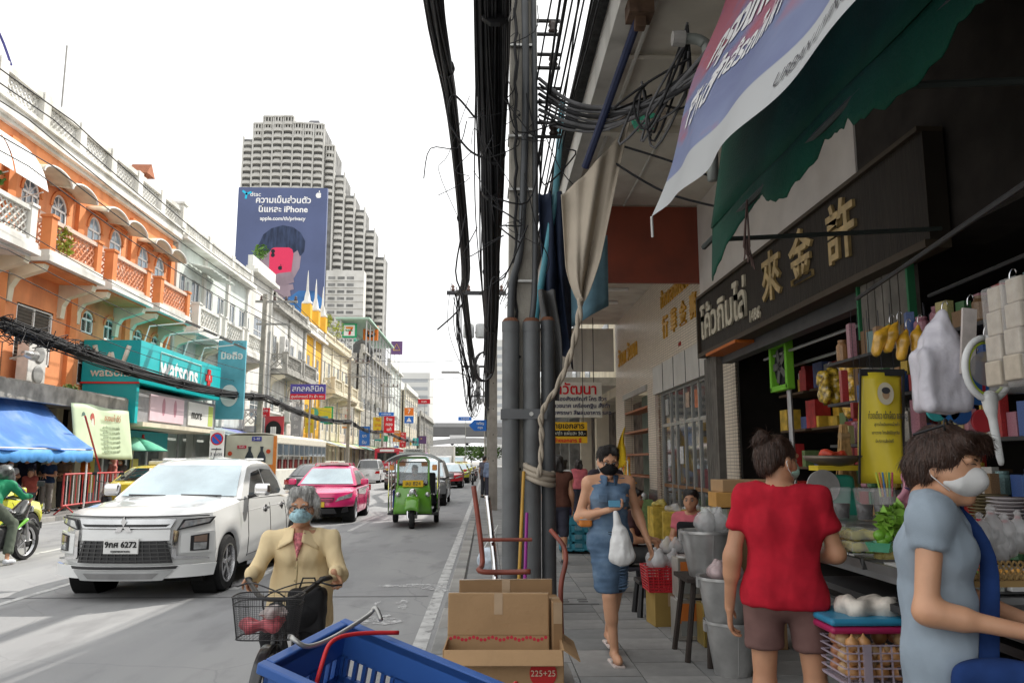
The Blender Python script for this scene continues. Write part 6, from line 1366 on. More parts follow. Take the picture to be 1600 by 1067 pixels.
def saloon(name,label,cat,loc,rz,bm,H=1.47,L=4.5,Wd=1.74,roofm=None,plate=None,pcol=(.75,.75,.73),group=None,kind='saloon',taxi=None,rim=None,detail=True,lowm=None):
 if kind=='saloon': gh=((1.0,.95),(.25,H-.05),(-.85,H-.06),(-1.65,1.0),.80,.58); top=[(-2.3,.95),(-1.6,1.0),(-.8,.93),(.9,.92),(1.6,.86),(2.3,.72)]
 elif kind=='mpv': gh=((1.35,1.0),(.4,H-.05),(-1.75,H-.06),(-2.05,1.0),.82,.62); top=[(-2.3,1.0),(.9,.98),(1.6,.92),(2.3,.80)]
 else: gh=((1.0,1.05),(.3,H-.05),(-1.7,H-.06),(-2.05,1.05),.84,.66); top=[(-2.3,1.05),(.9,1.04),(1.6,.98),(2.3,.88)]
 c=Car(name,label,cat,loc,rz,L,Wd,bm,top,[(-2.3,.97),(-1,1),(1.2,1),(2,.985)],.22,(1.42,-1.28),.315,gh,nose=.5,tail=.35,nrake=.35,zn=.45,group=group,roofm=roofm,tw=.2,rim=rim)
 zb=gh[0][1]; zt=H-.14
 if kind=='saloon': c.win([[(.72,zb+.0),(.22,zt),(-.32,zt+.02),(-.32,zb)],[(-.38,zb),(-.38,zt+.02),(-.85,zt),(-1.35,zb+.06),(-1.3,zb)]])
 else: c.win([[(.85,zb),(.35,zt),(-.25,zt+.02),(-.25,zb)],[(-.31,zb),(-.31,zt+.02),(-1.1,zt+.02),(-1.1,zb)],[(-1.16,zb),(-1.16,zt+.02),(-1.66,zt),(-1.85,zb+.05)]])
 hb=interp(top,2.2)
 c.fq('headlamp',[(.42,hb-.17),(.80,hb-.06),(.82,hb+.05),(.50,hb-.06)],M_lamp,.014,10,4,mirror=True)
 c.fq('upper_grille',[(-.36,hb-.17),(.36,hb-.17),(.40,hb-.07),(-.40,hb-.07)],M_black,.012,12,2)
 for k in range(2): c.fq('grille_bar',[(-.36,hb-.15+k*.04),(.36,hb-.15+k*.04),(.37,hb-.135+k*.04),(-.37,hb-.135+k*.04)],bm if taxi else M_chrome,.03,10,1)
 c.fq('lower_grille',[(-.46,.27),(.46,.27),(.40,.40),(-.40,.40)],M_black,.012,12,2); c.fq('fog_recess',[(.58,.28),(.74,.30),(.72,.42),(.62,.40)],M_black,.012,5,3,mirror=True)
 if lowm: c.fq('bumper_lower',[(-.84,.22),(.84,.22),(.86,.27),(-.86,.27)],lowm,.01,16,1)
 c.fq('tail_lamp',[(.52,.72),(.84,.72),(.84,.90),(.60,.88)],M_red,.014,8,4,front=False,mirror=True)
 c.plate(plate or '1กข 234',.50,.34,.13,pcol); c.plate(plate or '1กข 234',.62,.34,.13,pcol,front=False)
 c.mirror(.72,zb+.05,bm,sz=.9); c.handle(-.1,.82,M_chrome); c.handle(-.95,.84,M_chrome)
 c.seam([(.85,.3),(.9,.6),(.8,.85)]); c.seam([(-.35,.28),(-.35,.6),(-.35,.85)]); c.seam([(-1.0,.62),(-1.12,.75),(-1.15,.88)])
 if taxi:
  B().box((0,-.25,H+.08),(.55,.18,.12)).build('roof_sign',flat('taxi_sign',(.7,.7,.6)),c.t,bevel=.03); text('TAXI',.1,(0,-.155,H+.08),(-1,0,0),(0,0,1),mred,c.t,ww=0)
 return c
PINK=paint('pink',(.75,.03,.17)); TXR=paint('taxi_stripe',(.72,.70,.70))
px_taxi=saloon('taxi','bright pink taxi saloon behind the pickup with a pale bonnet reflection','taxi',(-4.42,23.3,0),math.pi+.03,PINK,plate='ทษ 37',pcol=(.72,.5,.05),taxi=True,roofm=PINK)
for sd in (1,-1):
 b=B(); pts=[(.80,.72),(.9,.86),(-1.5,.9),(-1.7,.78),(-.4,.66)]
 for sgm in range(1): b.add([(sd*(px_taxi.sx(y,min(z,.8))+.007),y,z) for y,z in pts],[tuple(range(5)) if sd>0 else tuple(reversed(range(5)))])
 b.build('door_stripe',TXR,px_taxi.t)
for y in (.05,-.75): B().tube([(-.5,y,1.475),(-.48,y,1.53),(.48,y,1.53),(.5,y,1.475)],.02,6).build('roof_bar',PINK,px_taxi.t)
B().span((-.45,-.9,1.5),(.45,.1,1.56)).build('roof_rack',mat('rack_cream',(.7,.66,.6),.5),px_taxi.t)
YG=paint('taxi_yellow_green',(.62,.62,.05)); GRN=paint('taxi_green',(.03,.25,.06)); TY_=paint('taxi_yellow',(.75,.55,.04))
saloon('taxi','lime yellow taxi beside the motorcycle at the left edge','taxi',(-9.55,14.4,0),0,YG,taxi=True)
saloon('taxi','yellow and green taxi parked by the red barrier, half hidden behind the pickup','taxi',(-10.5,26.3,0),0,TY_,taxi=True,lowm=GRN)
saloon('suv','silver white sport utility car parked behind the yellow taxi','car',(-10.3,30.6,0),0,paint('silver',(.62,.63,.62)),H=1.75,kind='suv')
saloon('people_carrier','silver grey people carrier right behind the tuk tuk','car',(-2.35,31.3,0),math.pi,paint('steel',(.22,.23,.24)),H=1.68,kind='mpv',roofm=paint('silver',(.62,.63,.62)))
saloon('hatchback','red saloon car behind the grey people carrier','car',(-2.35,50.5,0),math.pi,paint('red',(.65,.03,.04)),roofm=paint('silver',(.62,.63,.62)))
saloon('taxi','lime yellow taxi fourth in the oncoming lane','taxi',(-2.2,61.5,0),math.pi,YG,taxi=True)
saloon('taxi','yellow taxi far back in the oncoming lane','taxi',(-2.1,74,0),math.pi,TY_,taxi=True)
saloon('hatchback','white saloon far back in the oncoming lane','car',(-2.3,88,0),math.pi,paint('white',(.72,.72,.72)))
saloon('suv','white sport utility car seen from behind in the left lane','car',(-8.75,61.5,0),0,paint('white',(.72,.72,.72)),H=1.75,kind='suv')
saloon('hatchback','dark saloon in the lane between the orange bus and the pink taxi','car',(-7.0,33.5,0),0,paint('dark',(.06,.06,.065)),H=1.5)
saloon('hatchback','dark saloon waiting beside the white van','car',(-5.0,48,0),math.pi,paint('dark2',(.12,.05,.05)),H=1.45)
def boxy(name,label,cat,loc,rz,L,Wd,H,m,nosez=.9,glass=True):
 t=thing(name,label,cat,loc,rz); w=Wd/2
 b=B(); prof=[(L/2,.3),(L/2,nosez),(L/2-.35,nosez+.15),(L/2-1.0,H-.08),(L/2-1.3,H),(-L/2+.1,H),(-L/2,H-.12),(-L/2,.3)]
 b.prism(prof,-w,w,'x'); b.build('body',m,t,bevel=.06)
 B().add([(-w+.12,L/2-.36,nosez+.20),(w-.12,L/2-.36,nosez+.20),(w-.2,L/2-.96,H-.14),(-w+.2,L/2-.96,H-.14)],[(0,1,2,3)]).build('windshield',M_wsh,t).location=(0,.02,.012)
 for sd in (1,-1):
  B().add([(sd*(w+.008),L/2-.6,nosez+.2),(sd*(w+.008),L/2-1.7,nosez+.2),(sd*(w+.008),L/2-1.7,H-.25),(sd*(w+.008),L/2-1.1,H-.25)],[(0,1,2,3)]).build('side_window',M_cglass,t)
  B().box((sd*(w-.25),L/2+.01,.7),(.32,.04,.18)).build('headlamp',M_lamp,t,bevel=.02); B().box((sd*(w+.1),L/2-.6,nosez+.35),(.14,.08,.25)).build('mirror',M_black,t)
  for y in (L/2-.85,-L/2+.9): wheel(t,sd*(w-.1),y,.33,.2,sd)
 B().box((0,L/2+.01,.68),(.7,.04,.14)).build('grille',M_black,t); B().box((0,L/2+.02,.42),(Wd*.95,.06,.18)).build('bumper',M_black,t); B().box((0,L/2+.06,.44),(.36,.02,.12)).build('number_plate',mw,t)
 return t
boxy('van','white van with high rounded roof above the tuk tuk canopy','van',(-5.3,64,0),math.pi,4.9,1.85,2.1,paint('white',(.72,.72,.72)))
bt=boxy('box_truck','white box truck behind the van in the oncoming queue','truck',(-4.2,74,0),math.pi,3.4,1.9,2.1,paint('white',(.72,.72,.72))); B().span((-1.1,-3.8,.7),(1.1,-.2,3.0)).build('cargo_box',mat('cargo_white',(.66,.66,.65),.6,dirt=(.5,.5,.5)),bt,bevel=.03)
boxy('van','pale minivan at the back of the oncoming queue','van',(-3.6,96,0),math.pi,4.9,1.85,2.2,paint('silver',(.62,.63,.62)))
def bus(name,label,loc,rz,L,Wd,H,mrear,mside,mroof,low,adv=None,num=None,pc=(.75,.75,.73)):
 t=thing(name,label,'bus',loc,rz); w=Wd/2; zw0,zw1=1.25,H-.45
 b=B().span((-w,-L/2,.35),(w,L/2,zw0)); b.build('lower_body',low,t,bevel=.05)
 b=B().span((-w,-L/2,zw1),(w,L/2,H-.08)); b.build('upper_body',mside,t,bevel=.06)
 B().grid(lambda u,v:((2*u-1)*w*.99,lerp(-L/2+.03,L/2-.03,v),H-.08+.13*(1-(2*u-1)**4)),12,2,.05).build('roof',mroof,t,sm=1)
 b=B().span((-w,-L/2,zw0),(w,-L/2+.12,zw1)); b.build('rear_wall',mrear,t); B().span((-w*.9,-L/2+.2,zw0),(w*.9,-L/2+.3,zw1)).build('interior_dark',M_under,t)
 n=int(L/.95)
 for sd in (1,-1):
  for i in range(n+1): y=-L/2+.06+(L-.12)*i/n; B().span((sd*w,y-.035,zw0),(sd*(w-.06),y+.035,zw1)).build('window_post',M_alu,t)
  B().span((sd*(w-.005),-L/2,lerp(zw0,zw1,.52)),(sd*(w-.05),L/2,lerp(zw0,zw1,.52)+.05)).build('window_rail',M_alu,t)
  for i in range(n):
   y0=-L/2+.1+(L-.12)*i/n; B().span((sd*(w-.03),y0,lerp(zw0,zw1,.55)),(sd*(w-.04),y0+(L-.12)/n-.07,zw1)).build('pane',M_glass,t)
  for y in (-L/2+2.2,L/2-1.8): wheel(t,sd*(w-.14),y,.45,.25,sd,6,mat('steel_wheel',(.3,.3,.3),.5))
 for i in range(7):
  for x in (-.6,.6): B().box((x,-L/2+1.2+i*1.0,1.35),(.8,.1,.7)).build('seat_back',mat('seat_vinyl',(.25,.05,.05),.6),t)
 for sd in (1,-1): B().box((sd*(w-.18),-L/2-.02,1.0),(.2,.06,.55)).build('tail_lamp',M_red,t,bevel=.02); B().box((sd*(w-.18),-L/2-.02,.6),(.2,.05,.14)).build('turn_lamp',M_amber,t)
 B().box((0,-L/2-.04,.45),(Wd,.14,.28)).build('rear_bumper',M_black,t,bevel=.03); B().box((0,-L/2-.03,.78),(.4,.03,.16)).build('number_plate',flat('plate_y%d'%int(pc[2]*100),pc),t)
 return t
OBM=mat('bus_orange',(.72,.22,.03),.4,coat=.3); CRM=mat('bus_ad_cream',(.62,.60,.48),.45,var=.2,scale=1.2)
b1=bus('bus','cream and orange city bus with a drink advertisement on its rear','',0,1,1,1,None,None,None,None) if False else bus('bus','cream and orange city bus with a drink advertisement on its rear',(-10.72,42.3,0),-.02,10.2,2.35,2.85,CRM,mat('bus_cream',(.70,.66,.56),.4),mat('bus_cream',(.70,.66,.56),.4),mat('bus_pale_side',(.68,.67,.60),.45,var=.1,scale=3))
yr=-5.1-.03
B().span((-1.15,yr-.0,.75),(1.15,yr+.02,2.78)).build('rear_advert',CRM,b1); B().span((-1.17,yr-.03,.5),(-.75,yr-.01,1.35)).build('orange_corner',OBM,b1); B().span((.55,yr-.03,.5),(1.17,yr-.012,1.45)).build('orange_corner',OBM,b1); B().span((1.02,yr-.035,1.45),(1.17,yr-.013,2.75)).build('orange_stripe',OBM,b1)
for i,x in enumerate((-.05,.5)):
 b=B().lathe([(.17,0),(.19,.1),(.19,.45),(.12,.62),(.06,.72),(.06,.85),(.075,.86),(.075,.92)],(0,0,0),14); b.v=[(p[0],p[1]*.06,p[2]) for p in b.v]; b.xf(Matrix.Translation((x,yr-.04,1.35))); b.build('printed_bottle',mat('bottle_black',(.03,.04,.05),.4),b1)
for (x,z,r_) in ((-.95,1.95,.1),(.8,2.05,.1)): b=B(); b.lathe([(r_,0),(r_,.01)],(x,yr-.03,z),16,'y'); b.build('printed_badge',flat('badge_red',(.6,.08,.03)),b1)
for (z,s_) in ((2.25,'ส้มซ่า'),(1.55,'ซ่าซ่า')):
 b=B().box((-.42,yr-.03,z),(.42,.02,.14)); b.build('printed_label',flat('badge_red2',(.55,.05,.08)),b1,bevel=.03); text(s_,.12,(-.42,yr-.045,z),(1,0,0),(0,0,1),mw,b1,ww=0)
b=B().box((.25,yr-.03,2.62),(.44,.02,.2)); b.build('route_board',flat('route_blue',(.05,.06,.35)),b1); text('5-40',.17,(.25,yr-.045,2.62),(1,0,0),(0,0,1),mw,b1,ww=0)
RM=paint('bus_red',(.62,.03,.06))
b2=bus('bus','red city bus seen from behind in the distance',(-10.0,86,0),0,11,2.45,2.95,RM,RM,mat('bus_cream',(.70,.66,.56),.4),RM,pc=(.7,.5,.1))
B().span((-.95,-5.56,1.65),(.95,-5.5,2.45)).build('rear_window',M_cglass,b2); B().span((-.7,-5.55,2.55),(.7,-5.5,2.78)).build('destination_board',mw,b2); B().span((-1.2,-5.53,.3),(1.2,-5.51,.75)).build('black_skirt',M_black,b2); text('ขสมก. บริการประชาชน',.2,(0,-5.56,1.45),(1,0,0),(0,0,1),mw,b2,ww=0)
TK=thing('tuk_tuk','green three wheeled tuk tuk with grey canopy driving towards the camera','tuk tuk',(-1.86,21.0,0),math.pi+.04)
GR=paint('tuk_green',(.12,.34,.03)); M_can=mat('tuk_canopy',(.33,.36,.35),.6,var=.2,scale=4,dirt=(.5,.5,.48),dirtamt=.4); M_st=mat('tuk_steel',(.55,.55,.55),.3,.8)
def cowl(u,v):
 x=(2*u-1)*lerp(.46,.40,v); z=lerp(.34,1.0,v); return (x,1.15-.10*(2*u-1)**2-.08*v+.05*math.sin(v*3.1),z)
B().grid(cowl,16,8,.04).build('front_cowl',GR,TK,sm=1)
b=B(); b.prism([(-.46,.32),(-.40,1.05),(-.40,1.62),(-.30,1.72),(.30,1.72),(.40,1.62),(.40,1.05),(.46,.32),(.42,.32),(.35,1.05),(.35,1.58),(.27,1.66),(-.27,1.66),(-.35,1.58),(-.35,1.05),(-.42,.32)],.98,1.06,'y'); b.build('front_frame',GR,TK,bevel=.01)
B().grid(lambda u,v:(lerp(-.35,.35,u),1.03-.05*v,lerp(1.06,1.58,v)),6,3,.008).build('windshield',mat('tuk_glass',(.55,.6,.62),.05,alpha=.35),TK)
b=B().tube([(-.36,1.05,1.05),(-.36,1.0,1.58),(.36,1.0,1.58),(.36,1.05,1.05),(-.36,1.05,1.05)],.018,6); b.build('windshield_seal',M_black,TK)
B().box((0,1.13,1.06),(.5,.03,.16)).build('number_plate',flat('tuk_plate',(.75,.48,.03)),TK,bevel=.01); text('สฮ 824',.13,(0,1.15,1.06),(-1,0,0),(0,0,1),M_bk,TK,ww=0)
def fend(u,v): a=lerp(-.1,math.pi*.85,v); return ((2*u-1)*.17,1.22+.42*math.cos(a)-.05,.42+.30*math.sin(a)+.06*(1-(2*u-1)**2))
B().grid(fend,8,10,.015).build('front_mudguard',GR,TK,sm=1)
for x,r_,z in ((0,.085,.86),(-.36,.055,.80),(.36,.055,.80)):
 b=B().lathe([(r_*.6,-.1),(r_,-.02),(r_*1.05,.02),(r_*.95,.04)],(x,1.22 if x==0 else 1.14,z),18,'y'); hl=b.build('headlamp',M_chrome,TK,sm=1); B().lathe([(r_*.9,.03),(r_*.5,.055),(.01,.06)],(x,1.22 if x==0 else 1.14,z),16,'y').build('lens',M_lamp,hl,sm=1)
wheel(TK,0,1.35,.24,.12,1,5)
for sd in (1,-1):
 B().tube([(sd*.10,1.35,.24),(sd*.11,1.28,.62),(sd*.1,1.2,.8)],.03,8).build('fork',M_chrome,TK); wheel(TK,sd*.54,-.75,.25,.13,sd,5,M_st)
 B().span((sd*.46,.95,.30),(sd*.62,-1.15,.36)).build('floor_edge',M_black,TK)
 for y in (.95,.15,-1.05): B().tube([(sd*.60,y,.35),(sd*.60,y,1.62)],.02,6).build('roof_post',M_chrome,TK)
 for z in (.85,1.0): B().tube([(sd*.61,.9,z-.1),(sd*.61,-1.0,z)],.015,6).build('side_rail',M_st,TK)
 B().span((sd*.57,-.35,.4),(sd*.60,-1.1,.85)).build('side_panel',mat('tuk_blue',(.03,.06,.32),.4) ,TK)
 for q in range(4): B().box((sd*.605,-.4-q*.18,.78),(.01,.08,.12),rx=.6).build('striped_decal',flat('decal_cream' if q%2 else 'decal_red',(.7,.6,.45) if q%2 else (.4,.05,.05)),TK)
 B().box((sd*.52,1.12,1.45),(.12,.06,.14)).build('indicator_lamp',M_amber,TK,bevel=.02); B().box((sd*.27,1.07,1.53),(.15,.03,.1)).build('sun_visor',mat('visor_brown',(.3,.14,.06),.5),TK)
def canp(u,v):
 x=2*u-1; return (x*.68,lerp(1.3,-1.3,v),1.60+.20*(1-abs(x)**2.6)-.04*(1-math.sin(math.pi*v)))
B().grid(canp,18,10,.03).build('canopy',M_can,TK,sm=1)
for y in (.7,.1,-.5): B().tube([((2*u/12-1)*.69,y,1.61+.2*(1-abs(2*u/12-1)**2.6)) for u in range(13)],.018,5).build('canopy_seam',mat('seam_dark',(.15,.16,.16),.7),TK)
B().box((0,1.15,1.86),(.5,.06,.1)).build('roof_board',mat('taxi_board',(.6,.6,.55),.5),TK,bevel=.02); text('THAILAND',.08,(0,1.19,1.86),(-1,0,0),(0,0,1),M_bk,TK,ww=0)
B().span((-.5,-1.0,.45),(.5,-.45,.75)).build('rear_seat',mat('tuk_seat',(.03,.03,.035),.5),TK,bevel=.05); B().box((0,-1.05,1.0),(1.0,.14,.6)).build('seat_back',mat('tuk_seat',(.03,.03,.035),.5),TK,bevel=.05); B().box((0,.0,.7),(.5,.35,.15)).build('driver_seat',mat('tuk_seat',(.03,.03,.035),.5),TK,bevel=.04)
B().span((-.55,-1.2,.30),(.55,1.0,.36)).build('floor',M_black,TK); B().tube([(-.3,.85,1.12),(.3,.85,1.12)],.016,6).build('handlebar',M_black,TK)
def motorbike(label,loc,rz,col,acc,small=False):
 t=thing('motorcycle',label,'motorcycle',loc,rz); pm=paint('moto_%d'%int(sum(col)*100),col); am=paint('moto_acc_%d'%int(sum(acc)*100),acc)
 for y,r_ in ((.68,.30),(-.66,.30)):
  b=B().lathe([(r_*.78,-.05),(r_*.95,-.055),(r_,-.02),(r_,.02),(r_*.95,.055),(r_*.78,.05)],(0,y,r_),28,'x',cap=False); w_=b.build('wheel',M_tyre,t,auto=35)
  b=B().lathe([(r_*.8,-.03),(r_*.72,0),(r_*.8,.03)],(0,y,r_),28,'x',cap=False); b.build('rim',M_rim,w_,auto=35); 
  for k in range(5): a=k*1.2566; B().tube([(0,y,r_),(0,y+r_*.75*math.cos(a),r_+r_*.75*math.sin(a))],.016,5).build('spoke',M_rim,w_)
  B().lathe([(.11,-.055),(.11,-.048)],(0,y,r_),20,'x').build('brake_disc',M_st,w_)
 blob('engine_block',[('b',(0,.05,.42),(.12,.25,.12),.05,.05),('b',(0,-.05,.30),(.10,.2,.06),.04,.05)],M_black,t,h=.03)
 blob('fairing',[('c',(0,.45,.70),(0,.62,.88),.15,.10,.08),('c',(.10,.38,.50),(.12,.1,.42),.07,.05,.06),('c',(-.10,.38,.50),(-.12,.1,.42),.07,.05,.06),('e',(0,.05,.78),(.13,.28,.12),.06)],pm,t,h=.022)
 blob('accent_panel',[('c',(.15,.50,.66),(.17,.2,.50),.035,.02,.03),('c',(-.15,.50,.66),(-.17,.2,.50),.035,.02,.03),('c',(.13,-.35,.72),(.10,-.75,.86),.05,.025,.03),('c',(-.13,-.35,.72),(-.10,-.75,.86),.05,.025,.03)],am,t,h=.018)
 blob('seat',[('c',(0,-.15,.80),(0,-.62,.88),.11,.09,.05)],mat('moto_seat',(.02,.02,.02),.6),t,h=.025)
 for sd in (1,-1):
  B().tube([(sd*.07,.68,.30),(sd*.08,.55,.75)],.025,8).build('fork',M_st,t); B().tube([(sd*.06,-.66,.30),(sd*.09,-.1,.38)],.022,6).build('swing_arm',M_black,t); B().tube([(sd*.05,.48,.98),(sd*.33,.40,1.03)],.014,6).build('handlebar',M_black,t)
  B().tube([(sd*.3,.40,1.03),(sd*.36,.45,1.20)],.008,5).build('mirror_stem',M_black,t); B().box((sd*.37,.46,1.24),(.13,.03,.09)).build('mirror',M_black,t,bevel=.02)
 B().tube([(.14,.1,.3),(.15,-.3,.28),(.17,-.75,.42)],[.025,.04,.055],10).build('exhaust',mat('exhaust',(.08,.08,.08),.4,.6),t); B().box((0,.73,.82),(.16,.06,.1)).build('headlamp',M_lamp,t,bevel=.02); B().box((0,-.82,.86),(.1,.05,.06)).build('tail_lamp',M_red,t,bevel=.01)
 def mg(u,v): a=lerp(.5,2.3,v); return ((2*u-1)*.06,.68+.335*math.cos(a),.30+.335*math.sin(a))
 B().grid(mg,4,8,.01).build('mudguard',pm,t,sm=1)
 return t
MB_=motorbike('black and lime green sports motorcycle with rider at the left edge','' ,0,(0,0,0),(0,0,0)) if False else motorbike('black and lime green sports motorcycle with rider at the left edge',(-7.72,13.05,0),-.12,(.02,.022,.02),(.16,.5,.03))
motorbike('silver scooter parked beside the red barrier',(-11.2,24.3,0),.5,(.4,.4,.4),(.3,.3,.3))
motorbike('dark motorcycle waiting at the far right kerb',(-1.0,56,0),math.pi,(.03,.03,.03),(.1,.1,.1)); motorbike('dark red motorcycle at the far right kerb',(-.95,66,0),math.pi,(.15,.02,.02),(.1,.1,.1))
# == people
SKIN=[mat('skin_%d'%i,c,.48,var=.10,scale=9,sub=.08,bump=.06,bscale=420,dirt=(c[0]*.8,c[1]*.6,c[2]*.55),dirtamt=.35,dscale=5) for i,c in enumerate([(.60,.325,.195),(.53,.275,.16),(.42,.215,.125)])]
def hairmat(n,c): return mat('hair_'+n,c,.42,var=.5,scale=30,stretch=(3,3,.5),bump=.5,bscale=60)
H_blk=hairmat('black',(.018,.014,.012)); H_brn=hairmat('brown',(.05,.024,.015)); H_gry=hairmat('grey',(.50,.50,.48)); M_eyew=mat('eye_white',(.32,.29,.27),.2); M_iris=mat('iris',(.012,.008,.006),.1)
def J0(h=1.65,**kw):
 k=h/1.65
 j=dict(pel=(0,0,.93),wai=(0,.005,1.06),che=(0,.005,1.24),nek=(0,.015,1.385),hed=(0,-.015,1.535),sR=(-.165,.01,1.345),sL=(.165,.01,1.345),eR=(-.215,.03,1.07),eL=(.215,.03,1.07),wR=(-.235,-.04,.84),wL=(.235,-.04,.84),
   hR=(-.085,0,.90),hL=(.085,0,.90),kR=(-.09,-.02,.49),kL=(.09,-.02,.49),aR=(-.09,.02,.08),aL=(.09,.02,.08))
 j={a:tuple(q*k for q in v) for a,v in j.items()}
 j.update({a:tuple(v) for a,v in kw.items()}); return j
def handp(w,d,n,curl=.6,thumb=1.,s=1.):
 """palm and five fingers; d along the hand, n palm normal, thumb side sign"""
 d=Vector(d).normalized(); n=Vector(n); n=(n-d*n.dot(d)).normalized(); l=d.cross(n)*thumb; w=Vector(w); P=[]
 for q in (-.022,0,.022): P.append(('c',w+d*.01*s+l*q*.7*s,w+d*.082*s+l*q*s,.014*s,.0125*s,.012))
 for i,(q,L_) in enumerate(((.030,.070),(.010,.080),(-.010,.074),(-.029,.058))):
  p=w+d*.085*s+l*q*s; a=0
  for k,f in enumerate((.45,.32,.23)):
   a+=curl*(.75 if k==0 else 1.0); e=p+(d*math.cos(a)+n*math.sin(a)+l*q*(1.2-curl))*L_*f*s; P.append(('c',p,e,.0088*s-.0007*k,.0082*s-.0007*k,.003)); p=e
 p=w+d*.025*s+l*.026*s; e=p+(d*.5+l*.75+n*.35).normalized()*.042*s; e2=e+(d*.85+l*.1+n*.5*curl).normalized()*.032*s
 P+=[('c',p,e,.0125*s,.0105*s,.008),('c',e,e2,.0100*s,.0085*s,.004)]; return P
def xh(M,prims):
 """transform head-local primitives"""
 ro=M.to_euler(); out=[]
 for p in prims:
  if p[0].strip('-')=='c': out.append((p[0],M@Vector(p[1]),M@Vector(p[2]))+tuple(p[3:]))
  else: out.append((p[0],M@Vector(p[1]),p[2],p[3],tuple(ro)))
 return out
HEAD=[('e',(0,.014,.036),(.074,.094,.082),.02),('e',(0,-.026,-.035),(.058,.062,.078),.03),('c',(0,-.062,-.098),(0,-.05,-.085),.022,.03,.03),('c',(-.03,-.052,-.045),(-.045,-.02,-.02),.03,.035,.02),('c',(.03,-.052,-.045),(.045,-.02,-.02),.03,.035,.02),
  ('c',(0,-.085,.012),(0,-.104,-.028),.009,.0125,.012),('c',(-.009,-.094,-.03),(.009,-.094,-.03),.009,.009,.008),('c',(-.045,-.076,.028),(.045,-.076,.028),.012,.012,.016),
  ('c',(-.016,-.086,-.06),(.016,-.086,-.06),.007,.007,.008),('c',(-.013,-.084,-.069),(.013,-.084,-.069),.008,.008,.008),('e',(-.076,.016,-.008),(.010,.022,.034),.006),('e',(.076,.016,-.008),(.010,.022,.034),.006),
  ('-e',(-.031,-.097,.006),(.019,.014,.0095),.012),('-e',(.031,-.097,.006),(.019,.014,.0095),.012)]
def tors(j,w,g):
 V=lambda k:Vector(j[k]); d=(V('sL')-V('sR')).normalized(); P=[]; sh=(V('sR')+V('sL'))/2; up=(sh-V('che')).normalized()
 hp=(V('hR')+V('hL'))/2
 P.append(('c',hp-d*.075*w,hp+d*.075*w,.094*w+g,.094*w+g,.05))
 for s_ in (-1,1):
  a,b_,c,e=V('pel')+d*s_*.062*w,V('wai')+d*s_*.048*w,V('che')+d*s_*.058*w,sh+d*s_*.085*w-up*.025
  P+=[('c',a,b_,.090*w+g,.080*w+g,.05),('c',b_,c,.080*w+g,.088*w+g,.05),('c',c,e,.088*w+g,.056*w+g,.05)]
 P.append(('c',V('sR')-up*.01,V('sL')-up*.01,.044+g*.8,.044+g*.8,.04)); P.append(('c',V('che'),V('nek'),.07+g,.045+g*.6,.05))
 for k_ in ('sR','sL'): P.append(('c',V(k_),V('nek')-up*.01,.042+g*.8,.042+g*.7,.04))
 return P
def limb(j,a,b_,r0,r1,k=.03): return ('c',j[a],j[b_],r0,r1,k)
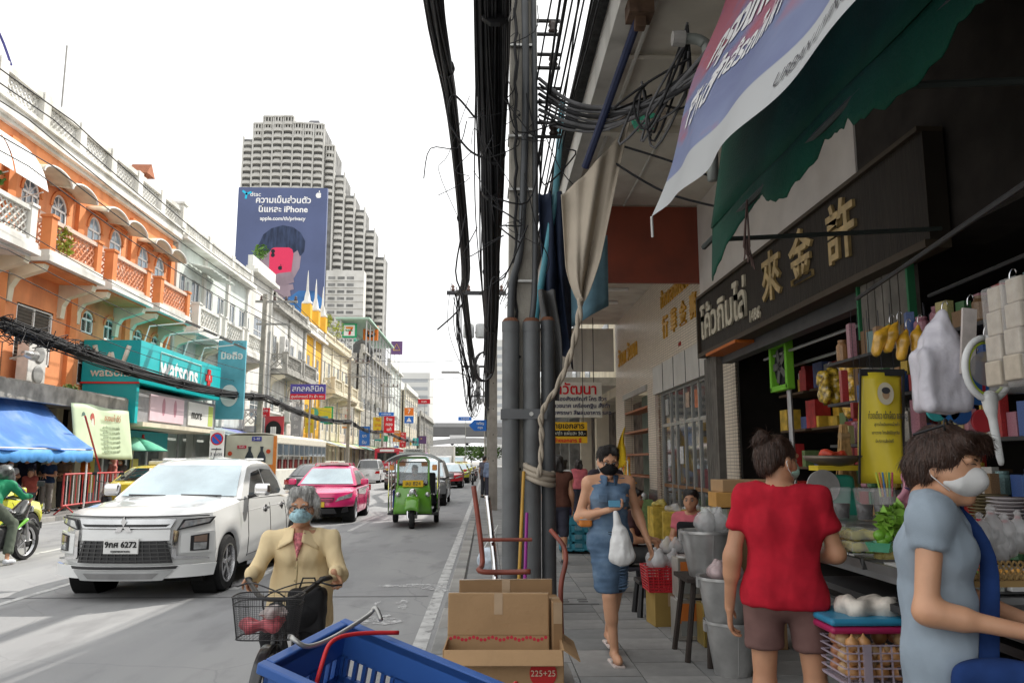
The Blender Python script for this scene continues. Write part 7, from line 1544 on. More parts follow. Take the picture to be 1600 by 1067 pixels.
def person(label,loc,rz,j,skin=0,h=.016,hair=None,hairm=H_blk,mask=None,wear=(),yaw=0.,pitch=0.,roll=0.,fem=1,hands=(((0,0,-1),(1,0,0),.5),((0,0,-1),(-1,0,0),.5)),group=None,shoe=None,w=1.,glasses=False,feet=True,eyes=True):
 t=thing('person',label,'person',loc,rz,group); S_=SKIN[skin]; mid=lambda a,b_,q:vl(j[a],j[b_],q)
 hM=Matrix.Translation(j['hed'])@Euler((pitch,roll,yaw)).to_matrix().to_4x4(); k=.04
 P=tors(j,w,0.)+[('c',j['sR'],j['nek'],.042,.044,.04),('c',j['sL'],j['nek'],.042,.044,.04),('c',j['nek'],tuple(hM@Vector((0,.02,-.04))),.048,.050,.02)]
 if fem: P+=[('c',Vector(j['che'])+Vector((-.065,-.055,.0)),Vector(j['che'])+Vector((-.06,-.03,.05)),.052*w,.046*w,.05),('c',Vector(j['che'])+Vector((.065,-.055,.0)),Vector(j['che'])+Vector((.06,-.03,.05)),.052*w,.046*w,.05)]
 for s_,hd in (('R',hands[0]),('L',hands[1])):
  P+=[limb(j,'s'+s_,'e'+s_,.044*w,.036*w),limb(j,'e'+s_,'w'+s_,.036*w,.024)]
  P.append(('c',mid('e'+s_,'w'+s_,.12),mid('e'+s_,'w'+s_,.35),.037*w,.035*w,.03))
  P+=[limb(j,'h'+s_,'k'+s_,.074*w,.048*w),limb(j,'k'+s_,'a'+s_,.049*w,.032*w),('c',mid('k'+s_,'a'+s_,.18),mid('k'+s_,'a'+s_,.42),.050*w,.048*w,.03)]
  a=Vector(j['a'+s_]); fd=Vector((a.x*.12,-1,0)).normalized()
  if feet: P+=[('c',a+Vector((0,.03,-.045)),a+fd*.15+Vector((0,0,-.058)),.034,.024,.03),('c',a+fd*.10+Vector((0,0,-.06)),a+fd*.17+Vector((0,0,-.062)),.036,.020,.02)]
  P+=handp(j['w'+s_],hd[0],hd[1],hd[2],hd[3] if len(hd)>3 else (1 if s_=='R' else -1))
 P+=xh(hM,HEAD); blob('body',P,S_,t,h=h)
 if h<.018:
  for sx in (-1,1):
   e=eyes and B().ball(hM@Vector((sx*.031,-.0745,.004)),.0118,12,8).build('eye',M_eyew,t,sm=1); eyes and B().ball(hM@Vector((sx*.031,-.0822,.003)),.0060,10,6).build('iris',M_iris,e,sm=1)
   B().tube([hM@Vector((sx*(.014+.0085*i),-.0905+.0038*i*i*.35,.026+.006*math.sin(i*.8))) for i in range(5)],[.0025,.0034,.0034,.003,.0015],5).build('eyebrow',hairm,t,sm=1)
   B().tube([hM@Vector((sx*(.016+.0075*i),-.0885+.004*i*i*.3,.0145+.003*math.sin(i*.85))) for i in range(5)],.0016,4).build('eyelid',M_iris,t,sm=1)
 if hair: blob('hair',xh(hM,hair[0]),hairm,t,h=max(.009,h*.8),noise=hair[1],nscale=hair[2],seed=3,nstretch=(1,1,.35),smooth_it=1)
 if hair and h<.01:
  ho=t.children[-1]; me=ho.data; nv=len(me.vertices); co=np.zeros(nv*3); me.vertices.foreach_get('co',co); co=co.reshape(-1,3); no=np.zeros(nv*3); me.vertex_normals.foreach_get('vector',no); no=no.reshape(-1,3); q=random.Random(nv); b=B(); cr=hM@Vector((0,.03,.10))
  for i in range(2600):
   k_=q.randrange(nv); p=Vector(co[k_]); n=Vector(no[k_])
   if (hM.inverted()@p).y<-.06 and (hM.inverted()@p).z<.05: continue
   d=(p-cr)+Vector((0,0,-.06)); d=d-n*d.dot(n); d=(d.normalized() if d.length>1e-5 else Vector((0,0,-1)))+Vector((q.gauss(0,.14),q.gauss(0,.14),q.gauss(0,.14))); d.normalize(); L_=q.uniform(.02,.055); sd_=d.cross(n)*.0011; lift=q.uniform(.0005,.0035)
   pts=[p+n*.0005,p+d*L_*.5+n*lift,p+d*L_+n*(lift*.6-q.random()*.006)]
   b.add([pts[0]-sd_,pts[0]+sd_,pts[1]+sd_,pts[1]-sd_,pts[2]],[(0,1,2,3),(3,2,4)])
  b.build('hair_strands',hairm,ho,kind='stuff')
 if mask:
  blob('face_mask',xh(hM,[('e',(0,-.045,-.045),(.062,.060,.056),.02),('c',(0,-.09,-.02),(0,-.095,-.035),.024,.026,.03),('c',(-.05,-.05,-.05),(-.062,-.02,-.05),.02,.012,.02),('c',(.05,-.05,-.05),(.062,-.02,-.05),.02,.012,.02)]),mask,t,h=max(.006,h*.6))
  for sx in (-1,1): B().tube([hM@Vector(q) for q in ((sx*.064,-.04,-.02),(sx*.077,.005,.018),(sx*.084,.035,.0),(sx*.08,.02,-.035),(sx*.064,-.03,-.075))],.0022,5).build('ear_loop',M_wframe,t,sm=1)
 if glasses:
  for sx in (-1,1):
   f=B().tube([hM@Vector((sx*.033+.026*math.cos(a),-.103,.003+.018*math.sin(a))) for a in [i*2*math.pi/18 for i in range(19)]],.0022,5).build('glasses_frame',mat('glasses_wire',(.08,.06,.05),.3,.5),t,sm=1); B().tube([hM@Vector((sx*.059,-.101,.008)),hM@Vector((sx*.08,.0,.012))],.002,4).build('temple',mat('glasses_wire',(.08,.06,.05),.3,.5),f)
 ctx=dict(j=j,t=t,hM=hM,w=w,mid=mid,h=h)
 for g_ in wear: g_(ctx)
 return t
def torso(c,g): 
 j=c['j']; w=c['w']
 return tors(j,w,g)+[('c',Vector(j['che'])+Vector((sx*.065,-.055,0)),Vector(j['che'])+Vector((sx*.06,-.03,.05)),.052*w+g,.046*w+g,.05) for sx in (-1,1)]
def top(name,m,g=.012,sl=.45,hem=None,noise=.006,ns=16,neck=.062,slg=.016,flare=0.,st=(1,1,.6),vneck=0.,wrist=None):
 def f(c):
  j=c['j']; P=[]; w=c['w']
  z=hem if hem is not None else j['pel'][2]-.06
  P+=[('c',Vector(j['pel'])+Vector((sx*.06*w,0,.02)),(j['pel'][0]+sx*.065*w,j['pel'][1],z-.02),(.090+g)*w,(.092+g+flare)*w,.05) for sx in (-1,1)]
  P0_=[]
  for s_ in 'RL':
   if sl>0: P0_.append(('c',j['s'+s_],c['mid']('s'+s_,'e'+s_,min(1,sl)),.045*w+g*.4,(.038*w+slg),.03))
   if 0<sl<1:
    e=Vector(c['mid']('s'+s_,'e'+s_,sl)); d=(Vector(j['e'+s_])-Vector(j['s'+s_])).normalized(); P0_.append(('-b',e+d*.075,(.10,.10,.075),.0,.004,tuple(d.to_track_quat('Z','Y').to_euler())))
   if sl>1: P0_.append(('c',j['e'+s_],c['mid']('e'+s_,'w'+s_,min(1,sl-1)),.042*w+slg*.9,.032+slg*.6,.02))
  P=P0_+torso(c,g)+P
  P.append(('-b',(j['pel'][0],j['pel'][1],z-.3),(.6,.6,.3),.0,.006)); P.append(('-e',Vector(j['nek'])+Vector((0,-.015,.035)),(neck,neck*.95,.06),.01))
  if vneck: P.append(('-c',Vector(j['nek'])+Vector((0,-.09,.03)),Vector(j['che'])+Vector((0,-.16,vneck)),.045,.008,.008))
  for s_ in 'RL':
   if 0:
    e=Vector(c['mid']('s'+s_,'e'+s_,sl)); d=(Vector(j['e'+s_])-Vector(j['s'+s_])).normalized(); P.append(('-b',e+d*.085,(.10,.10,.075),.0,.004,tuple(d.to_track_quat('Z','Y').to_euler())))
  o=blob(name,P,m,c['t'],h=max(.0095,c['h']*.9),noise=noise,nscale=ns,seed=len(name),nstretch=st,smooth_it=1,ridge=True); return o
 return f
def bottoms(name,m,ln=.35,g=.018,noise=.004,flare=.0,waist=.05):
 def f(c):
  j=c['j']; w=c['w']; P=[('c',Vector(j['pel'])+Vector((sx*.06*w,0,0)),Vector(vl(j['pel'],j['wai'],.5))+Vector((sx*.055*w,0,0)),(.090+g)*w,(.084+g)*w,.05) for sx in (-1,1)]+[('c',Vector(j['hR'])*.9+Vector(j['hL'])*.1,Vector(j['hL'])*.9+Vector(j['hR'])*.1,(.092+g)*w,(.092+g)*w,.05)]
  for s_ in 'RL':
   P.append(('c',j['h'+s_],c['mid']('h'+s_,'k'+s_,min(1,ln)),(.080+g)*w,(.080-.03*min(1,ln)+g+flare)*w,.02))
   if ln>1: P.append(('c',j['k'+s_],c['mid']('k'+s_,'a'+s_,ln-1),(.056+g)*w,.048+g,.03))
   q=Vector(c['mid']('h'+s_,'k'+s_,ln)) if ln<=1 else Vector(c['mid']('k'+s_,'a'+s_,ln-1)); d=(Vector(j['k'+s_])-Vector(j['h'+s_])).normalized() if ln<=1 else (Vector(j['a'+s_])-Vector(j['k'+s_])).normalized()
   P.append(('-b',q+d*.12,(.13,.2,.115),.0,.004,tuple(d.to_track_quat('Z','Y').to_euler())) if ln<2 else ('-b',q+d*.1,(.05,.05,.05),0,.004))
  blob(name,P,m,c['t'],h=max(.0095,c['h']*.9),noise=noise,nscale=18,seed=5,smooth_it=1,ridge=True)
 return f
def shoes(m,sole=None,lift=0.):
 def f(c):
  for s_ in 'RL':
   a=Vector(c['j']['a'+s_]); fd=Vector((a.x*.12,-1,0)).normalized()
   blob('shoe',[('c',a+Vector((0,.035,-.04)),a+fd*.12+Vector((0,0,-.05)),.042,.036,.03),('c',a+fd*.1+Vector((0,0,-.055)),a+fd*.17+Vector((0,0,-.058)),.036,.028,.02),('-b',a+Vector((0,0,-.13)),(.3,.3,.045),0,.003)],m,c['t'],h=.013)
 return f
HR_bob=lambda:([('e',(0,.025,.045),(.088,.102,.088),.02),('c',(-.07,.03,-.02),(-.072,.03,-.075),.035,.03,.03),('c',(.07,.03,-.02),(.072,.03,-.075),.035,.03,.03),('c',(-.04,.085,-.02),(-.03,.08,-.09),.045,.04,.03),('c',(.04,.085,-.02),(.03,.08,-.09),.045,.04,.03),('c',(-.05,-.065,.085),(.05,-.07,.085),.03,.03,.03),('-e',(0,-.105,-.035),(.062,.07,.085),.012)],.012,45)
HR_short=lambda v=.075:([('e',(0,.022,.045),(.083,.100,.084),.02),('e',(0,.07,-.01),(.065,.045,.06),.03),('c',(-.03,-.05,.10),(.04,-.055,.10),.028,.026,.03),('-e',(0,-.105,-.03),(.066,.075,.085),.012),('-e',(-.085,.0,-.045),(.02,.035,.05),.01),('-e',(.085,.0,-.045),(.02,.035,.05),.01)],.010,50)
HR_bun=lambda:([('e',(0,.022,.045),(.082,.102,.086),.02),('e',(0,.08,.0),(.06,.04,.06),.03),('e',(-.01,.10,.115),(.036,.034,.034),.012),('e',(.02,.105,.10),(.03,.03,.028),.01),('-e',(0,-.115,-.03),(.07,.085,.10),.012),('-e',(-.085,-.0,-.04),(.02,.04,.05),.01),('-e',(.085,.0,-.04),(.02,.04,.05),.01)],.006,55)
M_mwhite=cloth('mask_white',(.66,.66,.65),.04,.2); M_mblk=cloth('mask_black',(.012,.012,.013),.1,.1); M_mblue=mat('mask_blue_print',(.38,.58,.64),.8,var=.35,scale=45); M_mgrn=cloth('mask_green',(.35,.55,.45),.05,.1)
# ---------- woman in denim dress walking with phone and bag
j=J0(1.60,sR=(-.155,.0,1.315),sL=(.155,.01,1.315),eR=(-.235,.02,1.05),wR=(-.04,-.17,1.115),eL=(.235,.06,1.08),wL=(.29,-.05,.87),hR=(-.08,0,.87),hL=(.08,0,.87),kR=(-.03,-.10,.47),kL=(.05,.06,.48),aR=(.0,-.10,.10),aL=(.035,.26,.16),hed=(-.01,-.04,1.475),che=(0,.0,1.21))
M_denim=mat('denim',(.10,.165,.26),.9,var=.3,scale=5,bump=.25,bscale=700,dirt=(.22,.30,.38),dirtamt=.6,dscale=5); M_denimb=mat('denim_black',(.035,.045,.05),.7,var=.3,scale=14)
def dress(c):
 jj=c['j']; P=torso(c,.001)+[('c',(-.065,0,.88),(-.045,-.02,.55),.096,.080,.05),('c',(.065,0,.88),(.045,.0,.55),.096,.080,.05),('c',(0,0,.9),(0,-.01,.55),.10,.09,.05),('c',(-.03,-.05,.72),(-.03,-.075,.5),.088,.078,.04),('-b',(0,0,.22),(.5,.5,.28),0,.005),('-e',Vector(jj['nek'])+Vector((0,-.02,.03)),(.06,.06,.06),.01),('-c',Vector(jj['nek'])+Vector((0,-.10,.04)),(0,-.15,1.19),.05,.008,.008)]
 V_=blob('dress',P,M_denim,c['t'],h=.0095,noise=.007,nscale=22,seed=2,nstretch=(.5,.5,1.5),smooth_it=1,ridge=True)
 b=B()
 for q in range(22):
  z=.53+q*.019
  for sd in (-1,1):
   b.tube([(.03+sd*.004,-.120+.02*abs(z-.8),z),(.03+sd*.055,-.114+.02*abs(z-.8),z+.012*math.sin(q)),(.03+sd*.09,-.096,z+.015)],[.009,.008,.003],5)
 b.build('ruched_folds',M_denim,c['t'],sm=1,kind='stuff')
 B().grid(lambda u,v:(.015+(2*u-1)*.05,-.124+.012*(2*u-1)**2+.018*abs(lerp(.505,.95,v)-.8),lerp(.505,.95,v)),6,14,.006).build('front_panel',M_denimb,c['t'],sm=1)
 for sd in (-1,1): b=B(); b.grid(lambda u,v:(sd*lerp(.03,.085,u)*(1-.2*v),-.09-.03*(1-v)*0+.05*u,lerp(1.30,1.375,v)-.03*u*(1-v)),5,4,.008); b.build('collar',M_denim,c['t'],sm=1)
 for sd in (-1,1): B().box((sd*.07,-.118,1.20),(.07,.01,.06)).build('pocket',M_denim,c['t'],bevel=.004)
def sandals(m):
 def f(c):
  for s_ in 'RL':
   a=Vector(c['j']['a'+s_]); B().box((a.x,a.y-.06,a.z-.095),(.085,.25,.022)).build('sandal_sole',m,c['t'],bevel=.008)
   B().tube([(a.x-.04,a.y-.09,a.z-.08),(a.x-.01,a.y-.10,a.z-.035),(a.x+.04,a.y-.07,a.z-.08)],.011,6).build('sandal_strap',m,c['t'],sm=1); B().tube([(a.x+.04,a.y-.09,a.z-.08),(a.x+.01,a.y-.10,a.z-.035),(a.x-.04,a.y-.07,a.z-.08)],.011,6).build('sandal_strap',m,c['t'],sm=1)
 return f
DW=person('woman in sleeveless denim dress and black mask walking and looking at her phone',(.95,6.3,WK),.06,j,0,.0085,HR_short(),H_blk,M_mblk,(dress,sandals(mat('sandal',(.6,.52,.48),.5))),pitch=.22,glasses=True,hands=(((1,-.15,.25),(-.1,-.3,1),.75,-1),((.25,-.35,-1),(-1,-.1,0),.45)))
ph=thing('mobile_phone','blue mobile phone held by the woman in denim','phone',(.955,6.06,1.285),0); B().box((0,0,0),(.09,.012,.055),rx=-.5).build('case',flat('phone_blue',(.10,.28,.42)),ph,bevel=.004); B().box((0,.012,.004),(.08,.003,.048),rx=-.5).build('screen',mat('phone_screen',(.02,.02,.02),.1),ph)
pb_=thing('plastic_bag','white plastic carrier bag hanging from the hand of the woman in denim','bag',(.99,6.04,.88)); M_bag=mat('white_plastic',(.78,.78,.77),.3,var=.05,bump=.3,bscale=30)
blob('bag',[('c',(.015,0,.03),(.0,0,.20),.075,.05,.04),('c',(-.05,0,.02),(-.03,0,.12),.04,.04,.04),('c',(.06,0,.03),(.03,0,.14),.04,.04,.04),('c',(-.02,0,.2),(-.035,0,.34),.025,.012,.02),('c',(.02,0,.2),(-.03,0,.34),.022,.012,.02)],M_bag,pb_,h=.009,noise=.008,nscale=26,nstretch=(1,1,.35),ridge=True)
ob=thing('clutch_bag','orange clutch tucked under the arm of the woman in denim','bag',(.76,6.33,1.14)); B().box((0,0,0),(.10,.2,.08)).build('pouch',mat('orange_leather',(.6,.2,.03),.5),ob,bevel=.02); B().box((0,-.101,.02),(.1,.004,.01)).build('zip',M_alu,ob)
# ---------- woman in red T shirt, back to the camera
j=J0(1.58,sR=(.0-.16,.0,1.315),sL=(.16,.0,1.315),eL=(.225,.03,1.05),wL=(.25,-.04,.80),eR=(-.235,-.02,1.06),wR=(-.11,-.22,1.03),hed=(.0,-.03,1.478),aR=(-.13,.02,.08),aL=(.12,.02,.08),kR=(-.115,0,.47),kL=(.105,0,.47),hR=(-.095,0,.86),hL=(.095,0,.86))
M_redt=cloth('red_tshirt',(.46,.014,.03),.15); M_brsh=cloth('brown_shorts',(.17,.095,.085),.1)
RW=person('woman in red T-shirt and brown shorts standing with her back to us at the stall',(1.37,3.75,WK),math.pi-.32,j,1,.0075,HR_bun(),H_brn,M_mgrn,(top('tshirt',M_redt,.009,.58,.83,.014,13,.060,.016,.012,(1,1,.3)),bottoms('shorts',M_brsh,.55,.010,.004,.012),shoes(mat('sandal_dark',(.1,.08,.07),.7))),yaw=-.8,w=1.0,hands=(((.5,-.8,.1),(0,0,-1),.5),((0,-.25,-1),(-1,0,0),.5)))
# ---------- woman in grey-blue blouse with cloth bag
j=J0(1.60,sR=(-.155,.0,1.31),sL=(.155,.0,1.31),eR=(-.20,.03,1.03),wR=(-.14,-.23,.985),eL=(.2,-.05,1.03),wL=(.1,-.27,.97),hed=(.0,-.055,1.465),nek=(0,0,1.36))
M_grey=mat('grey_linen',(.32,.385,.45),.9,var=.1,scale=9,bump=.25,bscale=600); M_navy=cloth('navy_bag',(.012,.035,.13),.2)
def strapbag(c):
 pts=[(.09,.06,1.375),(.06,-.07,1.335),(.0,-.142,1.2),(-.07,-.135,1.0),(-.15,-.12,.86)]
 P=resample(pts,14); b=B(); 
 for i,p in enumerate(P[:-1]): pass
 B().grid(lambda u,v:Vector(P[min(14,int(v*14))])+Vector((.02*(u-.5)-.004,.05*(u-.5),.03*(u-.5))),2,14,.006).build('bag_strap',M_navy,c['t'],sm=1)
 blob('shoulder_bag',[('b',(-.15,-.22,.74),(.05,.16,.13),.03,.03)],M_navy,c['t'],h=.014,noise=.015,nscale=16)
HW=([('e',(0,.022,.045),(.087,.103,.086),.02),('c',(-.07,.035,.01),(-.07,.05,-.03),.034,.028,.03),('c',(.075,.03,.0),(.078,.035,-.055),.038,.032,.03),('c',(-.04,.085,-.01),(-.03,.08,-.055),.046,.036,.03),('c',(.04,.085,-.01),(.03,.08,-.055),.046,.036,.03),('c',(-.055,-.06,.085),(.055,-.065,.085),.036,.036,.03),('c',(-.02,-.085,.06),(.03,-.085,.062),.02,.02,.02),('-e',(0,-.115,-.045),(.064,.075,.088),.012),('-e',(-.09,-.005,-.035),(.028,.038,.045),.008)],.010,38)
GW_=person('woman in grey blue blouse, white mask and navy cloth bag at the right edge',(1.46,2.62,WK),1.02,j,0,.0068,HW,H_brn,M_mwhite,(top('blouse',M_grey,.010,.35,.70,.012,13,.07,.012,.03,(1,1,.25)),bottoms('trousers',cloth('dark_trousers',(.03,.03,.04)),1.9,.0),strapbag,shoes(mat('sandal_dark',(.1,.08,.07),.7))),yaw=-.30,pitch=.12,eyes=False,w=.95,hands=(((.2,-1,.15),(.3,0,-1),.55),((-.1,-1,.1),(0,0,-1),.5)))
sg=thing('sunglasses','black sunglasses pushed up on the hair of the woman in grey','sunglasses',(1.49,2.60,1.685),.85)
for sx in (-1,1): B().tube([(sx*.04+.027*math.cos(a),-.03,.03+.02*math.sin(a)) for a in [i*2*math.pi/14 for i in range(15)]],.004,5).build('lens_rim',M_black,sg,sm=1); B().tube([(sx*.068,-.03,.03),(sx*.088,.06,.0)],.004,4).build('temple',M_black,sg)
# ---------- elderly cyclist and bicycle
BK=thing('bicycle','black city bicycle with wire front basket ridden towards the camera','bicycle',(-1.23,5.25,0),.0); BK.scale=(1.1,.9,.87)
M_bk_=mat('bike_black',(.02,.02,.022),.35,coat=.4)
for y in (-.55,.52):
 b=B(); b.tube([(0,y+.30*math.cos(a),.32+.30*math.sin(a)) for a in [i*2*math.pi/32 for i in range(33)]],.021,8,cap=False); w_=b.build('wheel',M_tyre,BK,sm=1)
 b=B(); b.tube([(0,y+.275*math.cos(a),.32+.275*math.sin(a)) for a in [i*2*math.pi/32 for i in range(33)]],.011,6,cap=False); b.build('rim',M_alu,w_,sm=1)
 for k in range(18): a=k*2*math.pi/18; B().tube([(.02*(-1)**k,y,.32),(0,y+.27*math.cos(a),.32+.27*math.sin(a))],.0012,3).build('spoke',M_alu,w_)
 B().grid(lambda u,v:((2*u-1)*.03,y+.335*math.cos(lerp(.3,2.9,v)),.32+.335*math.sin(lerp(.3,2.9,v))),3,14,.003).build('mudguard',M_bk_,BK,sm=1)
for pts,r_ in (([(0,-.55,.32),(0,-.40,.72),(0,-.34,.92)],.02),([(0,-.37,.8),(0,.0,.38),(0,.08,.30)],.022),([(0,.08,.30),(0,.20,.80)],.018),([(0,.52,.32),(0,.18,.7)],.012),([(0,.52,.32),(0,.08,.3)],.012)): B().tube(pts,r_,8).build('frame_tube',M_bk_,BK,sm=1)
B().tube(resample([(-.235,-.10,1.02),(-.20,-.20,1.015),(-.10,-.36,.93),(0,-.38,.915),(.10,-.36,.93),(.20,-.20,1.015),(.235,-.10,1.02)],30),.016,8).build('handlebar',mat('bar_dark',(.05,.045,.04),.3,.4),BK,sm=1)
for sd in (-1,1):
 B().tube([(sd*.20,-.2,1.018),(sd*.245,-.06,1.02)],.019,10).build('grip',M_black,BK,sm=1); B().tube([(sd*.2,-.22,1.0),(sd*.26,-.20,.975),(sd*.30,-.13,.97)],.007,6).build('brake_lever',M_black,BK,sm=1)
 B().tube(resample([(sd*.2,-.23,1.0),(sd*.1,-.42,1.02),(-sd*.06,-.46,.93),(-sd*.02,-.42,.75)],16),.005,5).build('brake_cable',M_black,BK,sm=1); B().tube([(sd*.08,.08+sd*.12,.30+sd*.08),(sd*.05,.08,.3)],.012,5).build('crank',M_alu,BK); B().box((sd*.12,.08+sd*.12,.30+sd*.08),(.08,.09,.02)).build('pedal',M_black,BK)
blob('saddle',[('c',(0,.12,.83),(0,.32,.85),.03,.085,.03)],M_black,BK,h=.02)
bx=[-.165,.165]; M_wire=mat('wire_black',(.025,.025,.027),.5); b=B()
def bk(u,z):
 s_=lerp(.84,1.0,(z-.72)/.26); a=u*2*math.pi; c,sn=math.cos(a),math.sin(a); return (.175*s_*math.copysign(abs(c)**.45,c),-.60+.125*s_*math.copysign(abs(sn)**.45,sn),z)
for z in (.72,.98): b.tube([bk(i/40,z) for i in range(41)],.005,5,cap=False)
for k in range(1,22): b.tube([bk(i/40,.72+k*.0118) for i in range(41)],.0011,3,cap=False)
for k in range(76): b.tube([bk(k/76,.72),bk(k/76,.98)],.0011,3,cap=False)
for k in range(14): b.tube([(-.14+k*.0215,-.70,.722),(-.14+k*.0215,-.50,.722)],.0015,3,cap=False)
b.build('basket',M_wire,BK,sm=1); B().tube([bk(i/40,.93) for i in range(41)],.004,5,cap=False).build('basket_hoop',M_wire,BK,sm=1)
B().tube([(.05,-.45,.72),(.05,-.55,.32)],.006,5).build('basket_stay',M_wire,BK)
bg_=thing('plastic_bag','crumpled pink and red plastic bags lying in the bicycle basket','bag',(-1.24,4.71,.645)); blob('red_bag',[('e',(-.02,-.02,.05),(.11,.07,.04),.03),('e',(.05,.03,.07),(.06,.05,.035),.03)],mat('pink_red_bag',(.5,.10,.12),.4,var=.5,scale=20),bg_,h=.012,noise=.02,nscale=35); blob('clear_bag',[('e',(.03,.02,.10),(.09,.06,.04),.03)],mat('clear_bag',(.55,.48,.46),.3,var=.3,scale=25,alpha=.75),bg_,h=.012,noise=.02,nscale=40)
bb_=thing('black_bag','black bag hung behind the handlebar of the bicycle','bag',(-1.10,5.12,.56)); blob('bag',[('b',(0,0,.14),(.09,.05,.11),.02,.02)],mat('black_nylon',(.02,.02,.022),.6),bb_,h=.018,noise=.01,nscale=25); B().tube([(-.06,0,.25),(-.03,-.02,.33),(.04,-.02,.33),(.06,0,.25)],.006,5).build('handle',M_black,bb_)
j=dict(pel=(0,.22,.80),wai=(0,.19,.90),che=(0,.12,1.02),nek=(.0,.06,1.145),hed=(.01,.02,1.305),sR=(-.185,.09,1.095),sL=(.185,.09,1.095),eR=(-.265,-.01,.90),eL=(.265,.0,.89),wR=(-.255,-.13,.915),wL=(.245,-.11,.92),hR=(-.09,.22,.79),hL=(.09,.22,.79),kR=(-.11,-.12,.55),kL=(.11,-.15,.68),aR=(-.12,.05,.18),aL=(.12,.0,.35))
M_tan=mat('tan_jacket',(.80,.64,.38),.85,var=.06,scale=5,bump=.2,bscale=600)
def jacket(c):
 P=torso(c,.015)+[('c',(sx*.06,.17,.90),(sx*.085,.08,.60),.115,.13,.06) for sx in (-1,1)]
 jj=c['j']
 for s_ in 'RL': P+=[('c',jj['s'+s_],jj['e'+s_],.052,.048,.03),('c',jj['e'+s_],c['mid']('e'+s_,'w'+s_,.82),.050,.040,.02)]
 P+=[('-b',(0,.1,.29),(.5,.5,.28),0,.006),('-e',(0,.03,1.19),(.062,.062,.07),.01),('-c',(0,-.05,1.15),(0,-.06,.99),.052,.014,.006)]
 blob('jacket',P,M_tan,c['t'],h=.0095,noise=.009,nscale=15,seed=4,nstretch=(1,1,.6),smooth_it=1,ridge=True)
 for sd in (-1,1): B().grid(lambda u,v:(sd*(lerp(.028,.13,u)-.03*v*u),lerp(-.045,.0,u)+.055*v+.0*u,lerp(1.10,1.175,v)-.055*u*(1-v)),6,5,.008).build('collar',M_tan,c['t'],sm=1)
 B().grid(lambda u,v:((u-.5)*.085*v,lerp(-.034,-.004,v)-.012*(1-abs(2*u-1)),lerp(.985,1.15,v)),6,6,.004).build('shirt_front',mat('pink_print',(.6,.2,.22)),c['t'],sm=1); B().tube([(.003,-.036,.99),(.003,-.03,.92),(.003,-.05,.8),(.003,-.066,.62)],.006,5).build('placket',mat('tan_dark',(.45,.36,.2),.85),c['t'],sm=1)
 for z in (.94,.86): B().lathe([(.009,0),(.009,.004)],(.0,-.06,z),10,'y').build('button',mat('tan_dark',(.45,.36,.2),.85),c['t'])
EL_=person('elderly person in tan jacket, glasses and printed blue mask riding the bicycle',(-1.20,5.25,0),.04,j,1,.0075,([('e',(0,.025,.05),(.090,.104,.088),.02),('e',(0,.075,.0),(.075,.045,.07),.03),('c',(-.076,.01,.03),(-.08,.03,-.03),.026,.022,.02),('c',(.076,.01,.03),(.08,.03,-.03),.026,.022,.02),('c',(-.04,-.06,.105),(.05,-.06,.108),.024,.024,.03),('-e',(0,-.11,-.015),(.070,.08,.088),.012)],.014,42),H_gry,M_mblue,
   (top('shirt',mat('pink_print',(.6,.2,.22),.8,var=.6,scale=60),.003,.0,.70,.0,10,.05),jacket,bottoms('trousers',cloth('black_trousers',(.02,.02,.022)),1.9,.02),shoes(M_black)),pitch=.05,glasses=True,hands=(((0,.75,-.35),(.3,.2,-1),1.0,1),((0,.75,-.35),(-.3,.2,-1),.85,-1)) if False else (((-.15,.55,-.55),(.6,-.6,-.6),1.0,1),((.15,.55,-.55),(-.6,-.6,-.6),1.0,-1)))
# ---------- motorcycle rider
j=dict(pel=(0,.20,.93),wai=(0,.14,1.03),che=(0,.02,1.16),nek=(0,-.06,1.27),hed=(0,-.10,1.40),sR=(-.18,-.04,1.23),sL=(.18,-.04,1.23),eR=(-.27,-.20,1.05),eL=(.27,-.20,1.05),wR=(-.27,-.38,1.04),wL=(.27,-.38,1.04),hR=(-.1,.2,.91),hL=(.1,.2,.91),kR=(-.17,-.15,.62),kL=(.17,-.15,.62),aR=(-.25,.02,.10),aL=(.16,.12,.35))
def helmet(c):
 blob('helmet',xh(c['hM'],[('e',(0,.01,.02),(.130,.150,.135),.03),('c',(-.06,-.09,-.06),(.06,-.09,-.06),.05,.05,.05)]),mat('helmet_camo',(.07,.075,.07),.3,var=.9,scale=16,coat=.6),c['t'],h=.018); blob('visor',xh(c['hM'],[('e',(0,-.05,.01),(.115,.105,.055),.02)]),M_cglass,c['t'],h=.015)
M_jg=mat('rider_jacket_green',(.015,.21,.10),.6,bump=.2); M_jn=mat('rider_jacket_navy',(.015,.02,.06),.6,bump=.2)
def jsleeve(c):
 jj=c['j']
 for s_ in 'RL': blob('sleeve_stripe',[('c',Vector(jj['s'+s_])+Vector((0,-.01,.03)),Vector(jj['e'+s_])+Vector((0,-.01,.022)),.055,.050,.01),('c',Vector(jj['e'+s_])+Vector((0,0,.02)),Vector(c['mid']('e'+s_,'w'+s_,.1))+Vector((0,0,.018)),.048,.040,.01)],M_jn,c['t'],h=.018,noise=.004)
 blob('back_patch',[('b',(0,.17,1.12),(.10,.03,.10),.03,.02)],M_jg,c['t'],h=.02)
person('motorcycle rider in navy and green jacket with patterned helmet at the left edge',(-7.72,13.05,0),math.pi-.12,j,1,.016,None,H_blk,None,(top('jacket',M_jg,.022,1.85,.86,.008,16,.055,.014),jsleeve,helmet,bottoms('trousers',cloth('olive_trousers',(.11,.13,.10)),1.85,.022,.006),shoes(mat('white_shoe',(.6,.62,.65),.6)),))
